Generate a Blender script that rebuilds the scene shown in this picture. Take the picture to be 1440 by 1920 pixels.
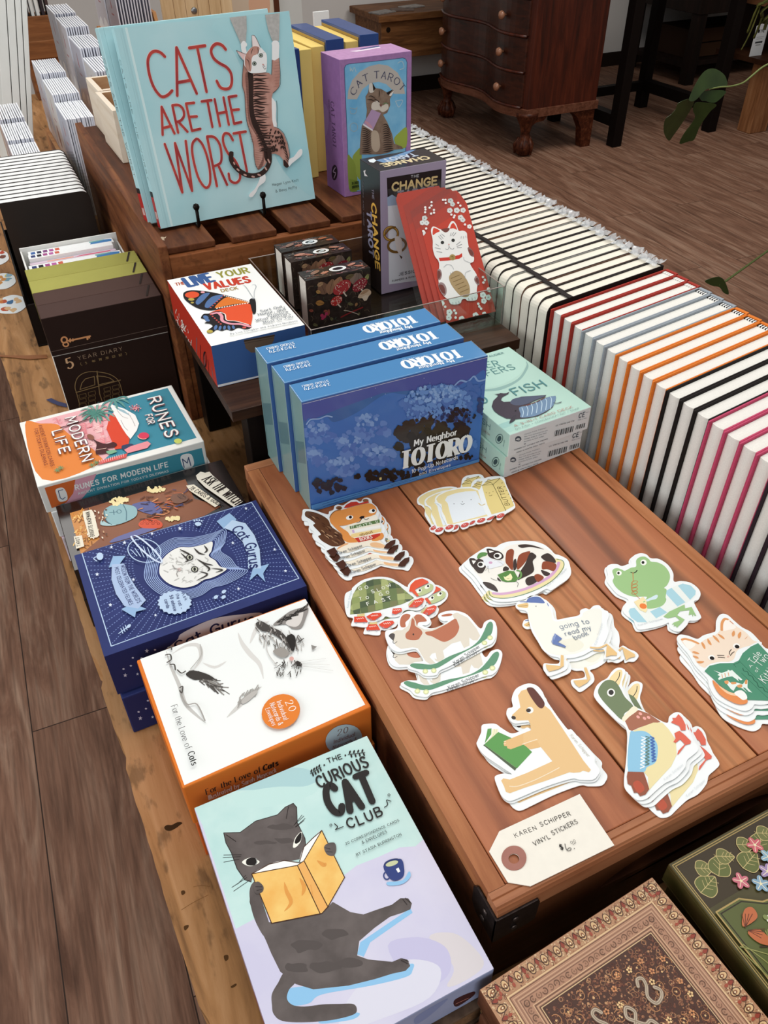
import bpy, math, random
from mathutils import Vector, Matrix
from mathutils.geometry import tessellate_polygon
R = random.Random(11)
PI = math.pi
sc = bpy.context.scene
COL = sc.collection
for o in list(bpy.data.objects):
    bpy.data.objects.remove(o)

# ------------------------------------------------------------------ camera, world, lights, exposure
FPX = 1504.2                                   # focal length in pixels of the 1440x1920 frame
PITCH, ROLL, YAW = .70460, -.01123, .43818
CAM = Vector((-.15044, -.16453, 1.36))
def _axes():
    cp, sp = math.cos(PITCH), math.sin(PITCH)
    cr, sr = math.cos(ROLL), math.sin(ROLL)
    cy, sy = math.cos(YAW), math.sin(YAW)
    def r(v): return (cr*v[0]-sr*v[1], sr*v[0]+cr*v[1], v[2])
    X = r((cy, sy*-sp, sy*cp)); Y = r((-sy, cy*-sp, cy*cp)); Z = r((0, -cp, -sp))
    return X, Y, Z
AX = _axes()
cam_d = bpy.data.cameras.new('camera'); cam = bpy.data.objects.new('camera', cam_d); COL.objects.link(cam)
cam_d.sensor_fit = 'VERTICAL'; cam_d.sensor_height = 24.0; cam_d.lens = FPX/1920*24.0
cam_d.clip_start = .02; cam_d.clip_end = 60
m = Matrix.Identity(4)
for i in range(3):
    m[i][0] = AX[i][0]; m[i][1] = -AX[i][1]; m[i][2] = -AX[i][2]; m[i][3] = CAM[i]
cam.matrix_world = m
sc.camera = cam

sc.view_settings.view_transform = 'Standard'; sc.view_settings.look = 'None'
sc.view_settings.exposure = EXPOSURE = -0.1; sc.view_settings.gamma = 1.0; sc.view_settings.use_curve_mapping = False
try: sc.cycles.transparent_max_bounces = 32
except Exception: pass
w = bpy.data.worlds.new('shop daylight'); sc.world = w; w.use_nodes = True
w.node_tree.nodes['Background'].inputs[0].default_value = (1.0, .97, .94, 1)
w.node_tree.nodes['Background'].inputs[1].default_value = .22
def area(name, loc, target, sx, sy, power, col):
    d = bpy.data.lights.new(name, 'AREA'); d.shape = 'RECTANGLE'; d.size = sx; d.size_y = sy; d.energy = power; d.color = col
    o = bpy.data.objects.new(name, d); COL.objects.link(o); o.location = loc
    o.rotation_euler = (Vector(target)-Vector(loc)).to_track_quat('-Z', 'Y').to_euler()
    return o
area('ceiling_light', (.55, .75, 2.75), (.15, .55, .8), 1.5, 1.9, 32, (1, .975, .94))
area('camera_side_fill', (-.9, -2.1, 2.3), (.1, .4, .8), 2.2, 1.4, 27, (.98, .99, 1))  # added fill from the camera side; no window stands there
area('left_fill', (-2.3, .6, 1.75), (.3, .7, .85), 1.6, 1.3, 34, (.97, .99, 1))  # fill added to brighten left-facing page edges; its source is unseen
area('right_ceiling_light', (2.6, 2.6, 2.8), (2.6, 2.9, 0), 1.2, 1.2, 40, (1, .95, .9))
area('back_ceiling_light', (-.3, 3.0, 2.8), (-.2, 2.2, .8), 1.2, 1.2, 18, (1, .97, .93))

# ------------------------------------------------------------------ pixel <-> place helpers (photo pixels of the 1440x1920 frame)
def ray(x, y):
    c = ((x-720)/FPX, (y-960)/FPX, 1.0)
    return Vector([AX[i][0]*c[0]+AX[i][1]*c[1]+AX[i][2]*c[2] for i in range(3)])
def un(x, y, z):
    r = ray(x, y); return CAM + r*((z-CAM.z)/r.z)
def unY(x, y, Y):
    r = ray(x, y); return CAM + r*((Y-CAM.y)/r.y)

# ------------------------------------------------------------------ materials
def lin(h):
    h = h.lstrip('#')
    if len(h) == 3: h = ''.join(c*2 for c in h)
    out = []
    for i in (0, 2, 4):
        c = int(h[i:i+2], 16)/255
        out.append(c/12.92 if c <= .04045 else ((c+.055)/1.055)**2.4)
    return (*out, 1)
_M = {}
def pm(h, rough=.5, var=0.0, scale=60.0, metal=0.0, spec=.1, h2=None, coat=0.0):
    """printed paper / plain colour with an optional mottled second colour"""
    key = (h, rough, var, scale, metal, spec, h2, coat)
    if key in _M: return _M[key]
    mt = bpy.data.materials.new('print_'+h.lstrip('#')); mt.use_nodes = True
    nt = mt.node_tree; b = nt.nodes['Principled BSDF']
    b.inputs['Base Color'].default_value = lin(h); b.inputs['Roughness'].default_value = rough
    b.inputs['Metallic'].default_value = metal; b.inputs['Specular IOR Level'].default_value = spec
    b.inputs['Coat Weight'].default_value = coat; b.inputs['Coat Roughness'].default_value = .08
    tc = nt.nodes.new('ShaderNodeTexCoord'); nz = nt.nodes.new('ShaderNodeTexNoise')
    nz.inputs['Scale'].default_value = scale; nz.inputs['Detail'].default_value = 5
    nt.links.new(tc.outputs['Object'], nz.inputs['Vector'])
    rp = nt.nodes.new('ShaderNodeValToRGB')
    a = lin(h); k = lin(h2) if h2 else tuple(min(1, c*(1-var)) for c in a[:3])+(1,)
    rp.color_ramp.elements[0].position = .35; rp.color_ramp.elements[1].position = .65
    rp.color_ramp.elements[0].color = k; rp.color_ramp.elements[1].color = a
    nt.links.new(nz.outputs['Fac'], rp.inputs['Fac'])
    if var or h2: nt.links.new(rp.outputs['Color'], b.inputs['Base Color'])
    _M[key] = mt; return mt
def wood(name, dark, mid, light, grain=(1, 14, 14), scale=6, rough=.5, bump=.15, pits=0.0, rings=0.0, spec=.2, ringscale=12):
    mt = bpy.data.materials.new(name); mt.use_nodes = True
    nt = mt.node_tree; b = nt.nodes['Principled BSDF']; L = nt.links.new
    tc = nt.nodes.new('ShaderNodeTexCoord'); mp = nt.nodes.new('ShaderNodeMapping'); mp.inputs['Scale'].default_value = grain
    L(tc.outputs['Object'], mp.inputs['Vector'])
    n1 = nt.nodes.new('ShaderNodeTexNoise'); n1.inputs['Scale'].default_value = scale; n1.inputs['Detail'].default_value = 9
    n1.inputs['Roughness'].default_value = .62; n1.inputs['Distortion'].default_value = .6
    L(mp.outputs['Vector'], n1.inputs['Vector'])
    rp = nt.nodes.new('ShaderNodeValToRGB'); e = rp.color_ramp.elements
    e[0].position = .3; e[0].color = lin(dark); e[1].position = .7; e[1].color = lin(light)
    x = e.new(.5); x.color = lin(mid)
    L(n1.outputs['Fac'], rp.inputs['Fac'])
    col = rp.outputs['Color']
    if rings:
        wv = nt.nodes.new('ShaderNodeTexWave'); wv.wave_type = 'BANDS'; wv.bands_direction = 'Y' if grain[0] < grain[1] else 'X'
        wv.inputs['Scale'].default_value = ringscale; wv.inputs['Distortion'].default_value = 5; wv.inputs['Detail'].default_value = 3
        wv.inputs['Detail Scale'].default_value = .6
        mp2 = nt.nodes.new('ShaderNodeMapping'); mp2.inputs['Scale'].default_value = tuple(min(g, 3)/3 if g > 1 else .25 for g in grain)
        L(tc.outputs['Object'], mp2.inputs['Vector']); L(mp2.outputs['Vector'], wv.inputs['Vector'])
        r2 = nt.nodes.new('ShaderNodeValToRGB'); r2.color_ramp.elements[0].position = .0; r2.color_ramp.elements[0].color = (1-rings,)*3+(1,)
        r2.color_ramp.elements[1].position = .35; r2.color_ramp.elements[1].color = (1, 1, 1, 1)
        L(wv.outputs['Fac'], r2.inputs['Fac'])
        mx = nt.nodes.new('ShaderNodeMix'); mx.data_type = 'RGBA'; mx.blend_type = 'MULTIPLY'; mx.inputs[0].default_value = 1
        L(col, mx.inputs[6]); L(r2.outputs['Color'], mx.inputs[7]); col = mx.outputs[2]
    if pits:
        n2 = nt.nodes.new('ShaderNodeTexNoise'); n2.inputs['Scale'].default_value = 90; n2.inputs['Detail'].default_value = 4
        mp3 = nt.nodes.new('ShaderNodeMapping'); mp3.inputs['Scale'].default_value = tuple(1 if g > 1 else .35 for g in grain)
        L(tc.outputs['Object'], mp3.inputs['Vector']); L(mp3.outputs['Vector'], n2.inputs['Vector'])
        r3 = nt.nodes.new('ShaderNodeValToRGB'); r3.color_ramp.elements[0].position = .32; r3.color_ramp.elements[0].color = (1-pits,)*3+(1,)
        r3.color_ramp.elements[1].position = .42; r3.color_ramp.elements[1].color = (1, 1, 1, 1)
        L(n2.outputs['Fac'], r3.inputs['Fac'])
        mx = nt.nodes.new('ShaderNodeMix'); mx.data_type = 'RGBA'; mx.blend_type = 'MULTIPLY'; mx.inputs[0].default_value = 1
        L(col, mx.inputs[6]); L(r3.outputs['Color'], mx.inputs[7]); col = mx.outputs[2]
    L(col, b.inputs['Base Color'])
    bp = nt.nodes.new('ShaderNodeBump'); bp.inputs['Strength'].default_value = bump; bp.inputs['Distance'].default_value = .002
    L(n1.outputs['Fac'], bp.inputs['Height']); L(bp.outputs['Normal'], b.inputs['Normal'])
    b.inputs['Roughness'].default_value = rough; b.inputs['Specular IOR Level'].default_value = spec
    return mt
def clear(name, tint='#f4fbfb', rough=.03, alpha=.12, ior=1.2):
    """thin clear plastic: mostly transparent, with a glossy skin"""
    mt = bpy.data.materials.new(name); mt.use_nodes = True; nt = mt.node_tree; nt.nodes.clear(); L = nt.links.new
    o = nt.nodes.new('ShaderNodeOutputMaterial'); t = nt.nodes.new('ShaderNodeBsdfTransparent'); g = nt.nodes.new('ShaderNodeBsdfGlossy')
    t.inputs[0].default_value = lin(tint); g.inputs['Roughness'].default_value = rough
    f = nt.nodes.new('ShaderNodeLayerWeight'); f.inputs['Blend'].default_value = .5          # the same from both sides of the sheet
    pw = nt.nodes.new('ShaderNodeMath'); pw.operation = 'POWER'; pw.inputs[1].default_value = 5
    ad = nt.nodes.new('ShaderNodeMath'); ad.operation = 'MULTIPLY_ADD'; ad.inputs[1].default_value = .6; ad.inputs[2].default_value = .04*alpha/.25; ad.use_clamp = True
    L(f.outputs['Facing'], pw.inputs[0])
    mx = nt.nodes.new('ShaderNodeMixShader')
    L(pw.outputs[0], ad.inputs[0]); L(ad.outputs[0], mx.inputs[0]); L(t.outputs[0], mx.inputs[1]); L(g.outputs[0], mx.inputs[2]); L(mx.outputs[0], o.inputs[0])
    return mt

# ------------------------------------------------------------------ mesh builder
def catmull(p, closed, n=6):
    if len(p) < 3: return list(p)
    out = []; N = len(p)
    rng = range(N) if closed else range(N-1)
    for i in rng:
        if closed: a, b, c, d = p[i-1], p[i], p[(i+1) % N], p[(i+2) % N]
        else: a, b, c, d = p[max(i-1, 0)], p[i], p[i+1], p[min(i+2, N-1)]
        for k in range(n):
            t = k/n; t2 = t*t; t3 = t2*t
            out.append(tuple(.5*(2*b[j]+(c[j]-a[j])*t+(2*a[j]-5*b[j]+4*c[j]-d[j])*t2+(3*b[j]-a[j]-3*c[j]+d[j])*t3) for j in range(len(b))))
    if not closed: out.append(tuple(p[-1]))
    return out
class MB:
    def __init__(s): s.v = []; s.f = []; s.mi = []; s.mats = []
    def mid(s, m):
        if m not in s.mats: s.mats.append(m)
        return s.mats.index(m)
    def face(s, pts, m):
        i = len(s.v); s.v += [tuple(p) for p in pts]; s.f.append(tuple(range(i, i+len(pts)))); s.mi.append(s.mid(m))
    def tess(s, pts, m, flip=None):
        """planar polygon, may be concave"""
        pts = [Vector(p) for p in pts]
        if len(pts) < 3: return
        i = len(s.v); s.v += [tuple(p) for p in pts]; k = s.mid(m)
        for t in tessellate_polygon([pts]):
            a, b, c = (pts[j] for j in t)
            if flip is not None and (b-a).cross(c-a).dot(flip) < 0: t = (t[0], t[2], t[1])
            s.f.append(tuple(i+j for j in t)); s.mi.append(k)
    def box(s, a, b, m, M=None, mats=None):
        """axis box a..b (through matrix M); mats: dict of '+x','-x','+y','-y','+z','-z' overrides"""
        x0, y0, z0 = a; x1, y1, z1 = b
        P = [Vector(p) for p in ((x0, y0, z0), (x1, y0, z0), (x1, y1, z0), (x0, y1, z0), (x0, y0, z1), (x1, y0, z1), (x1, y1, z1), (x0, y1, z1))]
        if M is not None: P = [M @ p for p in P]
        i = len(s.v); s.v += [tuple(p) for p in P]
        for nm, q in (('-z', (0, 3, 2, 1)), ('+z', (4, 5, 6, 7)), ('-y', (0, 1, 5, 4)), ('+x', (1, 2, 6, 5)), ('+y', (2, 3, 7, 6)), ('-x', (3, 0, 4, 7))):
            s.f.append(tuple(i+j for j in q)); s.mi.append(s.mid((mats or {}).get(nm, m)))
    def prism(s, out, z0, z1, m, side=None, M=None, holes=None, bottom=True):
        out = [tuple(p[:2]) for p in out]
        ar = sum(out[i-1][0]*out[i][1]-out[i][0]*out[i-1][1] for i in range(len(out)))
        if ar < 0: out = out[::-1]
        T = (lambda p: M @ Vector(p)) if M is not None else Vector
        loops = [out]+[list(h) for h in (holes or [])]
        def cap(z, up):
            L3 = [[Vector((p[0], p[1], 0)) for p in l] for l in loops]
            flat = [p for l in L3 for p in l]; i = len(s.v)
            s.v += [tuple(T((p.x, p.y, z))) for p in flat]
            for t in tessellate_polygon(L3):
                a, b, c = (flat[j] for j in t)
                if ((b-a).cross(c-a).z > 0) != up: t = (t[0], t[2], t[1])
                s.f.append(tuple(i+j for j in t)); s.mi.append(s.mid(m))
        cap(z1, True)
        if bottom: cap(z0, False)
        for li, l in enumerate(loops):
            n = len(l); i = len(s.v); s.v += [tuple(T((p[0], p[1], z0))) for p in l]+[tuple(T((p[0], p[1], z1))) for p in l]
            for k in range(n):
                q = (i+k, i+(k+1) % n, i+n+(k+1) % n, i+n+k)
                s.f.append(q if li == 0 else q[::-1]); s.mi.append(s.mid(side or m))
    def tube(s, path, r, m, seg=8, closed=False, flat=1.0, up=None):
        P = [Vector(p) for p in path]; n = len(P); i0 = len(s.v); k = s.mid(m); prev = None
        for i, p in enumerate(P):
            a = P[i-1] if (i or closed) else p; b = P[(i+1) % n] if (i < n-1 or closed) else p
            t = (b-a).normalized()
            if prev is None:
                u = Vector(up) if up else (Vector((0, 0, 1)) if abs(t.z) < .9 else Vector((1, 0, 0)))
                u = (u-t*u.dot(t)).normalized()
            else: u = (prev-t*prev.dot(t)).normalized()
            prev = u; w_ = t.cross(u); rr = r[i] if isinstance(r, (list, tuple)) else r
            for j in range(seg):
                an = 2*PI*j/seg; s.v.append(tuple(p+u*math.cos(an)*rr*flat+w_*math.sin(an)*rr))
        for i in range(n if closed else n-1):
            for j in range(seg):
                a = i0+i*seg+j; b = i0+i*seg+(j+1) % seg; c = i0+((i+1) % n)*seg+(j+1) % seg; d = i0+((i+1) % n)*seg+j
                s.f.append((a, b, c, d)); s.mi.append(k)
        if not closed:
            s.f.append(tuple(i0+j for j in range(seg))[::-1]); s.mi.append(k)
            s.f.append(tuple(i0+(n-1)*seg+j for j in range(seg))); s.mi.append(k)
    def lathe(s, prof, m, c=(0, 0, 0), seg=16, M=None):
        i0 = len(s.v); n = len(prof); k = s.mid(m)
        for r, z in prof:
            for j in range(seg):
                a = 2*PI*j/seg; p = Vector((r*math.cos(a), r*math.sin(a), z))
                if M is not None: p = M @ p
                s.v.append(tuple(p+Vector(c)))
        for i in range(n-1):
            for j in range(seg):
                s.f.append((i0+i*seg+j, i0+i*seg+(j+1) % seg, i0+(i+1)*seg+(j+1) % seg, i0+(i+1)*seg+j)); s.mi.append(k)
        s.f.append(tuple(i0+j for j in range(seg))[::-1]); s.mi.append(k)
        s.f.append(tuple(i0+(n-1)*seg+j for j in range(seg))); s.mi.append(k)
    def build(s, name, parent=None, loc=None, bevel=0, smooth=False, world=True, subsurf=0, seg=2):
        """vertices are in world space unless world=False; the object origin goes to loc (or to the parent's place)"""
        me = bpy.data.meshes.new(name)
        if loc is None: loc = Vector(parent.location) if (parent and world) else Vector((0, 0, 0))
        loc = Vector(loc)
        V = [tuple(Vector(p)-loc) for p in s.v] if world else s.v
        me.from_pydata(V, [], s.f)
        for m_ in s.mats: me.materials.append(m_)
        me.polygons.foreach_set('material_index', s.mi)
        if smooth: me.polygons.foreach_set('use_smooth', [True]*len(s.f))
        me.update()
        o = bpy.data.objects.new(name, me); COL.objects.link(o)
        if parent:
            o.parent = parent
            o.location = loc if not world else loc-Vector(parent.location)
        else: o.location = loc
        if bevel:
            md = o.modifiers.new('bevel', 'BEVEL'); md.width = bevel; md.segments = seg; md.limit_method = 'ANGLE'; md.angle_limit = math.radians(40)
        if subsurf:
            md = o.modifiers.new('sub', 'SUBSURF'); md.levels = md.render_levels = subsurf
        return o
def tag(o, label, cat, group=None, kind=None):
    o['label'] = label; o['category'] = cat
    if group: o['group'] = group
    if kind: o['kind'] = kind
    return o
def thing(name, loc, label, cat, group=None, rz=0):
    o = bpy.data.objects.new(name, None); o.empty_display_size = .02; COL.objects.link(o); o.location = loc; o.rotation_euler = (0, 0, rz)
    return tag(o, label, cat, group)
def struct(o):
    o['kind'] = 'structure'; return o
def dup(root, loc=None, rot=None, label=None, group=None, cat=None):
    r = root.copy(); COL.objects.link(r)
    if loc is not None: r.location = loc
    if rot is not None: r.rotation_euler = rot
    if label: r['label'] = label
    if group: r['group'] = group
    if cat: r['category'] = cat
    for ch in list(root.children):
        c = ch.copy(); COL.objects.link(c); c.parent = r
        for g in list(ch.children):
            d = g.copy(); COL.objects.link(d); d.parent = c
    return r

# ------------------------------------------------------------------ stroke lettering (cap height 10, x-height 6.6)
_G = '''A 6.4|0 0 3.2 10 6.4 0|1.2 3.6 5.2 3.6
B 5.6|0 0 0 10|~0 10 3 9.9 4.8 8.9 4.6 6.4 3 5.4 0 5.3|~0 5.3 3.5 5.2 5.5 4 5.4 1.4 3.6 .1 0 0
C 6|~6 8.2 5 9.6 3.4 10 1.2 8.6 0 5 1.2 1.4 3.4 0 5 .4 6 1.8
D 6|0 0 0 10|~0 10 2.6 9.9 5 8.6 6 5 5 1.4 2.6 .1 0 0
E 5|5 10 0 10 0 0 5 0|0 5.2 4.2 5.2
F 4.8|4.8 10 0 10 0 0|0 5.2 4 5.2
G 6.2|~6 8.2 5 9.6 3.4 10 1.2 8.6 0 5 1.2 1.4 3.4 0 5.2 .6 6.2 2|6.2 2 6.2 4.6 3.8 4.6
H 5.8|0 0 0 10|5.8 0 5.8 10|0 5.2 5.8 5.2
I 0|0 0 0 10
J 3.6|~3.6 10 3.6 3 3 .8 1.6 0 .2 .8
K 5.6|0 0 0 10|5.4 10 0 4.4|1.9 6.2 5.6 0
L 4.6|0 10 0 0 4.6 0
M 7.4|0 0 .4 10 3.7 2.6 7 10 7.4 0
N 5.8|0 0 0 10 5.8 0 5.8 10
O 7|~3.5 10 1.1 8.6 0 5 1.1 1.4 3.5 0 5.9 1.4 7 5 5.9 8.6 3.5 10
P 5.2|0 0 0 10|~0 10 3 9.9 5 8.8 5 5.9 3 4.7 0 4.6
Q 7|~3.5 10 1.1 8.6 0 5 1.1 1.4 3.5 0 5.9 1.4 7 5 5.9 8.6 3.5 10|4.4 2.6 7 -.8
R 5.6|0 0 0 10|~0 10 3 9.9 5 8.8 5 6 3 4.9 0 4.8|2.6 4.8 5.6 0
S 5.2|~5 8.6 4 9.7 2.6 10 .8 9.2 .4 7.4 1.4 5.9 3.8 4.7 5.2 3.1 4.8 1.1 2.8 0 1 .4 0 1.6
T 6|0 10 6 10|3 10 3 0
U 5.8|~0 10 0 4 .8 1.2 2.9 0 5 1.2 5.8 4 5.8 10
V 6|0 10 3 0 6 10
W 9|0 10 2.2 0 4.5 8 6.8 0 9 10
X 5.8|0 10 5.8 0|5.8 10 0 0
Y 5.8|0 10 2.9 5 5.8 10|2.9 5 2.9 0
Z 5.4|0 10 5.4 10 0 0 5.4 0
a 4.6|~4.4 5.4 2.6 6.6 .6 5.6 0 3.3 .6 1 2.4 0 4.2 1.2|4.6 6.6 4.6 0
b 4.8|0 10 0 0|~0 4.4 1.2 6.2 2.8 6.6 4.4 5.4 4.8 3.3 4.4 1.2 2.8 0 1.2 .4 0 2
c 4.2|~4.2 5.4 2.6 6.6 .6 5.4 0 3.3 .6 1.2 2.6 0 4.2 1.2
d 4.8|4.8 10 4.8 0|~4.8 4.4 3.6 6.2 2 6.6 .4 5.4 0 3.3 .4 1.2 2 0 3.6 .4 4.8 2
e 4.6|~0 3.5 4.5 3.5 4.2 5.4 2.6 6.6 .8 5.6 0 3.3 .8 .9 2.6 0 4.4 1.2
f 3|~3 9.6 2 10 1.2 9 1.2 7 1.2 0|0 6.4 2.8 6.4
g 4.8|~4.8 4.4 3.6 6.2 2 6.6 .4 5.4 0 3.3 .4 1.2 2 0 3.6 .4 4.8 2|~4.8 6.6 4.8 -1.4 3.6 -3.2 1.8 -3.4 .4 -2.6
h 4.4|0 10 0 0|~0 4.4 1.4 6.2 2.6 6.6 4 5.8 4.4 4 4.4 0
i .2|0 6.6 0 0|0 9.2 .2 9.3
j 1.6|~1.6 6.6 1.6 -1.6 .8 -3.2 0 -3.3|1.6 9.2 1.7 9.3
k 4.2|0 10 0 0|4 6.6 0 2.6|1.5 3.9 4.2 0
l 0|0 10 0 0
m 7.4|0 6.6 0 0|~0 4.6 1.2 6.4 2.4 6.5 3.6 5.4 3.7 0|~3.7 4.6 4.9 6.4 6.1 6.5 7.2 5.4 7.4 0
n 4.4|0 6.6 0 0|~0 4.4 1.4 6.2 2.6 6.6 4 5.8 4.4 4 4.4 0
o 5|~2.5 6.6 .7 5.6 0 3.3 .7 1 2.5 0 4.3 1 5 3.3 4.3 5.6 2.5 6.6
p 4.8|0 6.6 0 -3.4|~0 4.4 1.2 6.2 2.8 6.6 4.4 5.4 4.8 3.3 4.4 1.2 2.8 0 1.2 .4 0 2
q 4.8|4.8 6.6 4.8 -3.4|~4.8 4.4 3.6 6.2 2 6.6 .4 5.4 0 3.3 .4 1.2 2 0 3.6 .4 4.8 2
r 2.8|0 6.6 0 0|~0 4.2 1 6 2 6.6 2.8 6.4
s 3.8|~3.6 5.6 2.2 6.6 .6 6 .4 4.7 1.6 3.7 3.2 2.9 3.7 1.5 2.8 .2 1.4 0 0 1
t 3|~1.2 9 1.2 1.6 1.8 .2 3 .3|0 6.4 2.8 6.4
u 4.4|~0 6.6 0 2 .8 .3 2 0 3.4 .8 4.4 2.4|4.4 6.6 4.4 0
v 4.4|0 6.6 2.2 0 4.4 6.6
w 6.8|0 6.6 1.7 0 3.4 5.6 5.1 0 6.8 6.6
x 4.2|0 6.6 4.2 0|4.2 6.6 0 0
y 4.6|0 6.6 2.4 .2|~4.6 6.6 2.4 .2 1.4 -2.8 0 -3.4
z 4|0 6.6 4 6.6 0 0 4 0
0 5|~2.5 10 .7 8.4 0 5 .7 1.6 2.5 0 4.3 1.6 5 5 4.3 8.4 2.5 10
1 2|0 8 1.8 10 1.8 0
2 5|~.2 7.6 1 9.6 2.8 10 4.6 8.8 4.4 6.4 2.4 3.2 0 0|0 0 5 0
3 5|~.2 8.6 2 10 4.4 9 4.4 6.6 2 5.4|~2 5.4 4.8 4.6 4.8 1.4 2.4 0 0 1.4
4 5.4|4 0 4 10 0 3 5.4 3
5 5|4.6 10 .8 10 .4 5.4|~.4 5.4 2.4 6.3 4.6 5.2 4.8 2.4 3 .2 1 .2 0 1.4
6 5|~4.4 9.4 1.8 8 .2 4.6 .2 1.8 2 0 4.2 .6 4.9 3 3.8 5.4 1.8 5.4 .3 3.6
7 5|0 10 5 10 1.6 0
8 5|~2.5 10 .6 9.2 .6 6.6 2.5 5.4 4.6 4 4.6 1.2 2.5 0 .4 1.2 .4 4 2.5 5.4 4.4 6.6 4.4 9.2 2.5 10
9 5|~4.8 6.4 3.2 4.6 1 5 .2 7.2 1.2 9.4 3.2 10 4.8 8 4.6 4 2.6 .2
. .3|0 0 .3 .2
, .6|.6 .6 0 -1.6
- 3|0 4.2 3 4.2
' 0|0 10 0 7.4
$ 5|~4.8 8 3.6 9 1.4 8.8 .6 7 1.6 5.6 3.8 4.6 4.6 2.8 3.6 1 1.4 .8 .2 2|2.5 10.4 2.5 -.8
& 6.4|~6.4 0 2.2 6.6 1.4 8.6 2.4 10 3.8 9.2 3.4 7.2 .8 4.4 0 2.2 1.2 .2 3.4 .2 6 4
+ 4|0 4 4 4|2 2 2 6
( 2|~2 11 .4 8 0 4.6 .4 1 2 -1.6
) 2|~0 11 1.6 8 2 4.6 1.6 1 0 -1.6
/ 3|0 -1 3 10.5
* .3|0 4.4 .3 4.6
@1 6|.6 9 5.4 9|0 6.4 6 6.4|~5.8 6.4 4.8 3 1 0
@2 6|~2.4 10 1.6 7 0 4.6|1.8 8 5.6 8|~5.6 8 4.6 3.4 1.4 0|2 5 4.8 3.4
@3 6|.8 9.4 5.2 9.4|~5.2 9.4 3.6 4 0 .2|2.8 4.4 6 .2
@4 6|0 5 6 5.4
@5 6|0 7 6 7|3.8 10 3.8 0|~3.6 6.6 2 3 0 1
@6 6|1.6 10 1.6 0|1.6 6.6 5.6 4
@7 6|~0 9 5.2 9 4.4 4 1.6 0|5 11 6 10
@8 6|0 8.8 5.6 8.8 5.6 0|0 .4 5.6 .4
@9 6|.4 9 5.4 9 5.4 .6 .4 .6 .4 9|.4 5 5.4 5
@a 6|1.4 10 0 6|.8 8 6 8|.2 5 5.6 5|3 8 3 0|0 2.6 6 2.6
@b 6|0 9.6 6 9.6|1 7.4 5 7.4|1 7.4 1 0|5 7.4 5 0|3 9.6 3 1.6|1 3.8 5 3.8
@c 6|0 9.4 6 9.4|.6 7 .6 0|5.6 7 5.6 0|.6 7 5.6 7|3 9.4 3 .4|.6 3.6 5.6 3.6
@e 6|.5 9 2 8|0 6 1.6 5|~.8 .4 4 2 5.6 6|4 9.8 4.6 8.8|5.4 10.2 6 9.2
@f 6|0 9 5 9|~5 9 4 4 1 0|5.4 11 5.8 10|6.2 11.4 6.6 10.4
@g 5|1 9.6 1 4|~4.6 10 4.6 4 2.4 0
@h 6|~1 9.6 1 3 0 0|1 9.6 5.4 9.6 5.4 0|1 6.6 5.4 6.6|1 3.6 5.4 3.6|3.2 9.6 3.2 0
@i 6|0 8.6 2.4 8.6|.2 6.6 2.2 6.6|.2 4.6 2.2 4.6|.2 .4 2.2 .4 2.2 2.6 .2 2.6 .2 .4|3.2 9 6 9 6 5.4 3.4 5.4 3.4 .4 6 .4
@d 6|0 8 2 8|1 10 1 0|3 9 5.8 9 5.8 5.4 3 5.4 3 .6 6 .6'''
GL = {}
for ln in _G.split('\n'):
    a = ln.split('|'); k, wd = a[0].rsplit(' ', 1); st = []
    for q in a[1:]:
        sm = q.startswith('~'); n_ = [float(x) for x in q.lstrip('~').split()]
        p_ = list(zip(n_[::2], n_[1::2])); st.append(catmull(p_, False, 5) if sm else p_)
    GL[k] = (float(wd), st)
def glyphs(txt):
    i = 0; out = []
    while i < len(txt):
        if txt[i] == '@': out.append(txt[i:i+2]); i += 2
        else: out.append(txt[i]); i += 1
    return out
def ribbon(pts, w0, c=1.0, ang=0.0, cap=True, taper=False):
    """flat ribbon polygons round a 2-D polyline; c = thinness of strokes along direction ang"""
    def wid(d):
        if c >= 1: return w0
        return w0*(c+(1-c)*abs(math.sin(math.atan2(d[1], d[0])-ang))**1.5)
    P = [pts[0]]
    for p in pts[1:]:
        if math.hypot(p[0]-P[-1][0], p[1]-P[-1][1]) > 1e-9: P.append(p)
    if len(P) < 2:
        r = w0/2; return [[(P[0][0]+r*math.cos(a*PI/4), P[0][1]+r*math.sin(a*PI/4)) for a in range(8)]]
    polys = []; run = [P[0], P[1]]; runs = []
    for q in P[2:]:
        a = math.atan2(run[-1][1]-run[-2][1], run[-1][0]-run[-2][0]); b = math.atan2(q[1]-run[-1][1], q[0]-run[-1][0])
        if abs((b-a+PI) % (2*PI)-PI) > .9: runs.append(run); run = [run[-1], q]
        else: run.append(q)
    runs.append(run)
    tot = sum(len(r_) for r_ in runs); cnt = 0
    for r_ in runs:
        n = len(r_); Lf = []; Rt = []
        for i in range(n):
            a = r_[max(i-1, 0)]; b = r_[min(i+1, n-1)]; d = (b[0]-a[0], b[1]-a[1]); l = math.hypot(*d) or 1e-9
            h = wid(d)/2
            if taper: h *= max(.12, 1-abs(2*(cnt+i)/max(1, tot-1)-1)**2)
            nx, ny = -d[1]/l*h, d[0]/l*h
            Lf.append((r_[i][0]+nx, r_[i][1]+ny)); Rt.append((r_[i][0]-nx, r_[i][1]-ny))
        cnt += n
        for i in range(n-1): polys.append([Lf[i], Rt[i], Rt[i+1], Lf[i+1]])
        if cap and not taper:
            for e, nb in ((r_[0], r_[1]), (r_[-1], r_[-2])):
                h = wid((nb[0]-e[0], nb[1]-e[1]))/2
                polys.append([(e[0]+h*math.cos(a*PI/4), e[1]+h*math.sin(a*PI/4)) for a in range(8)])
    return polys

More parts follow.
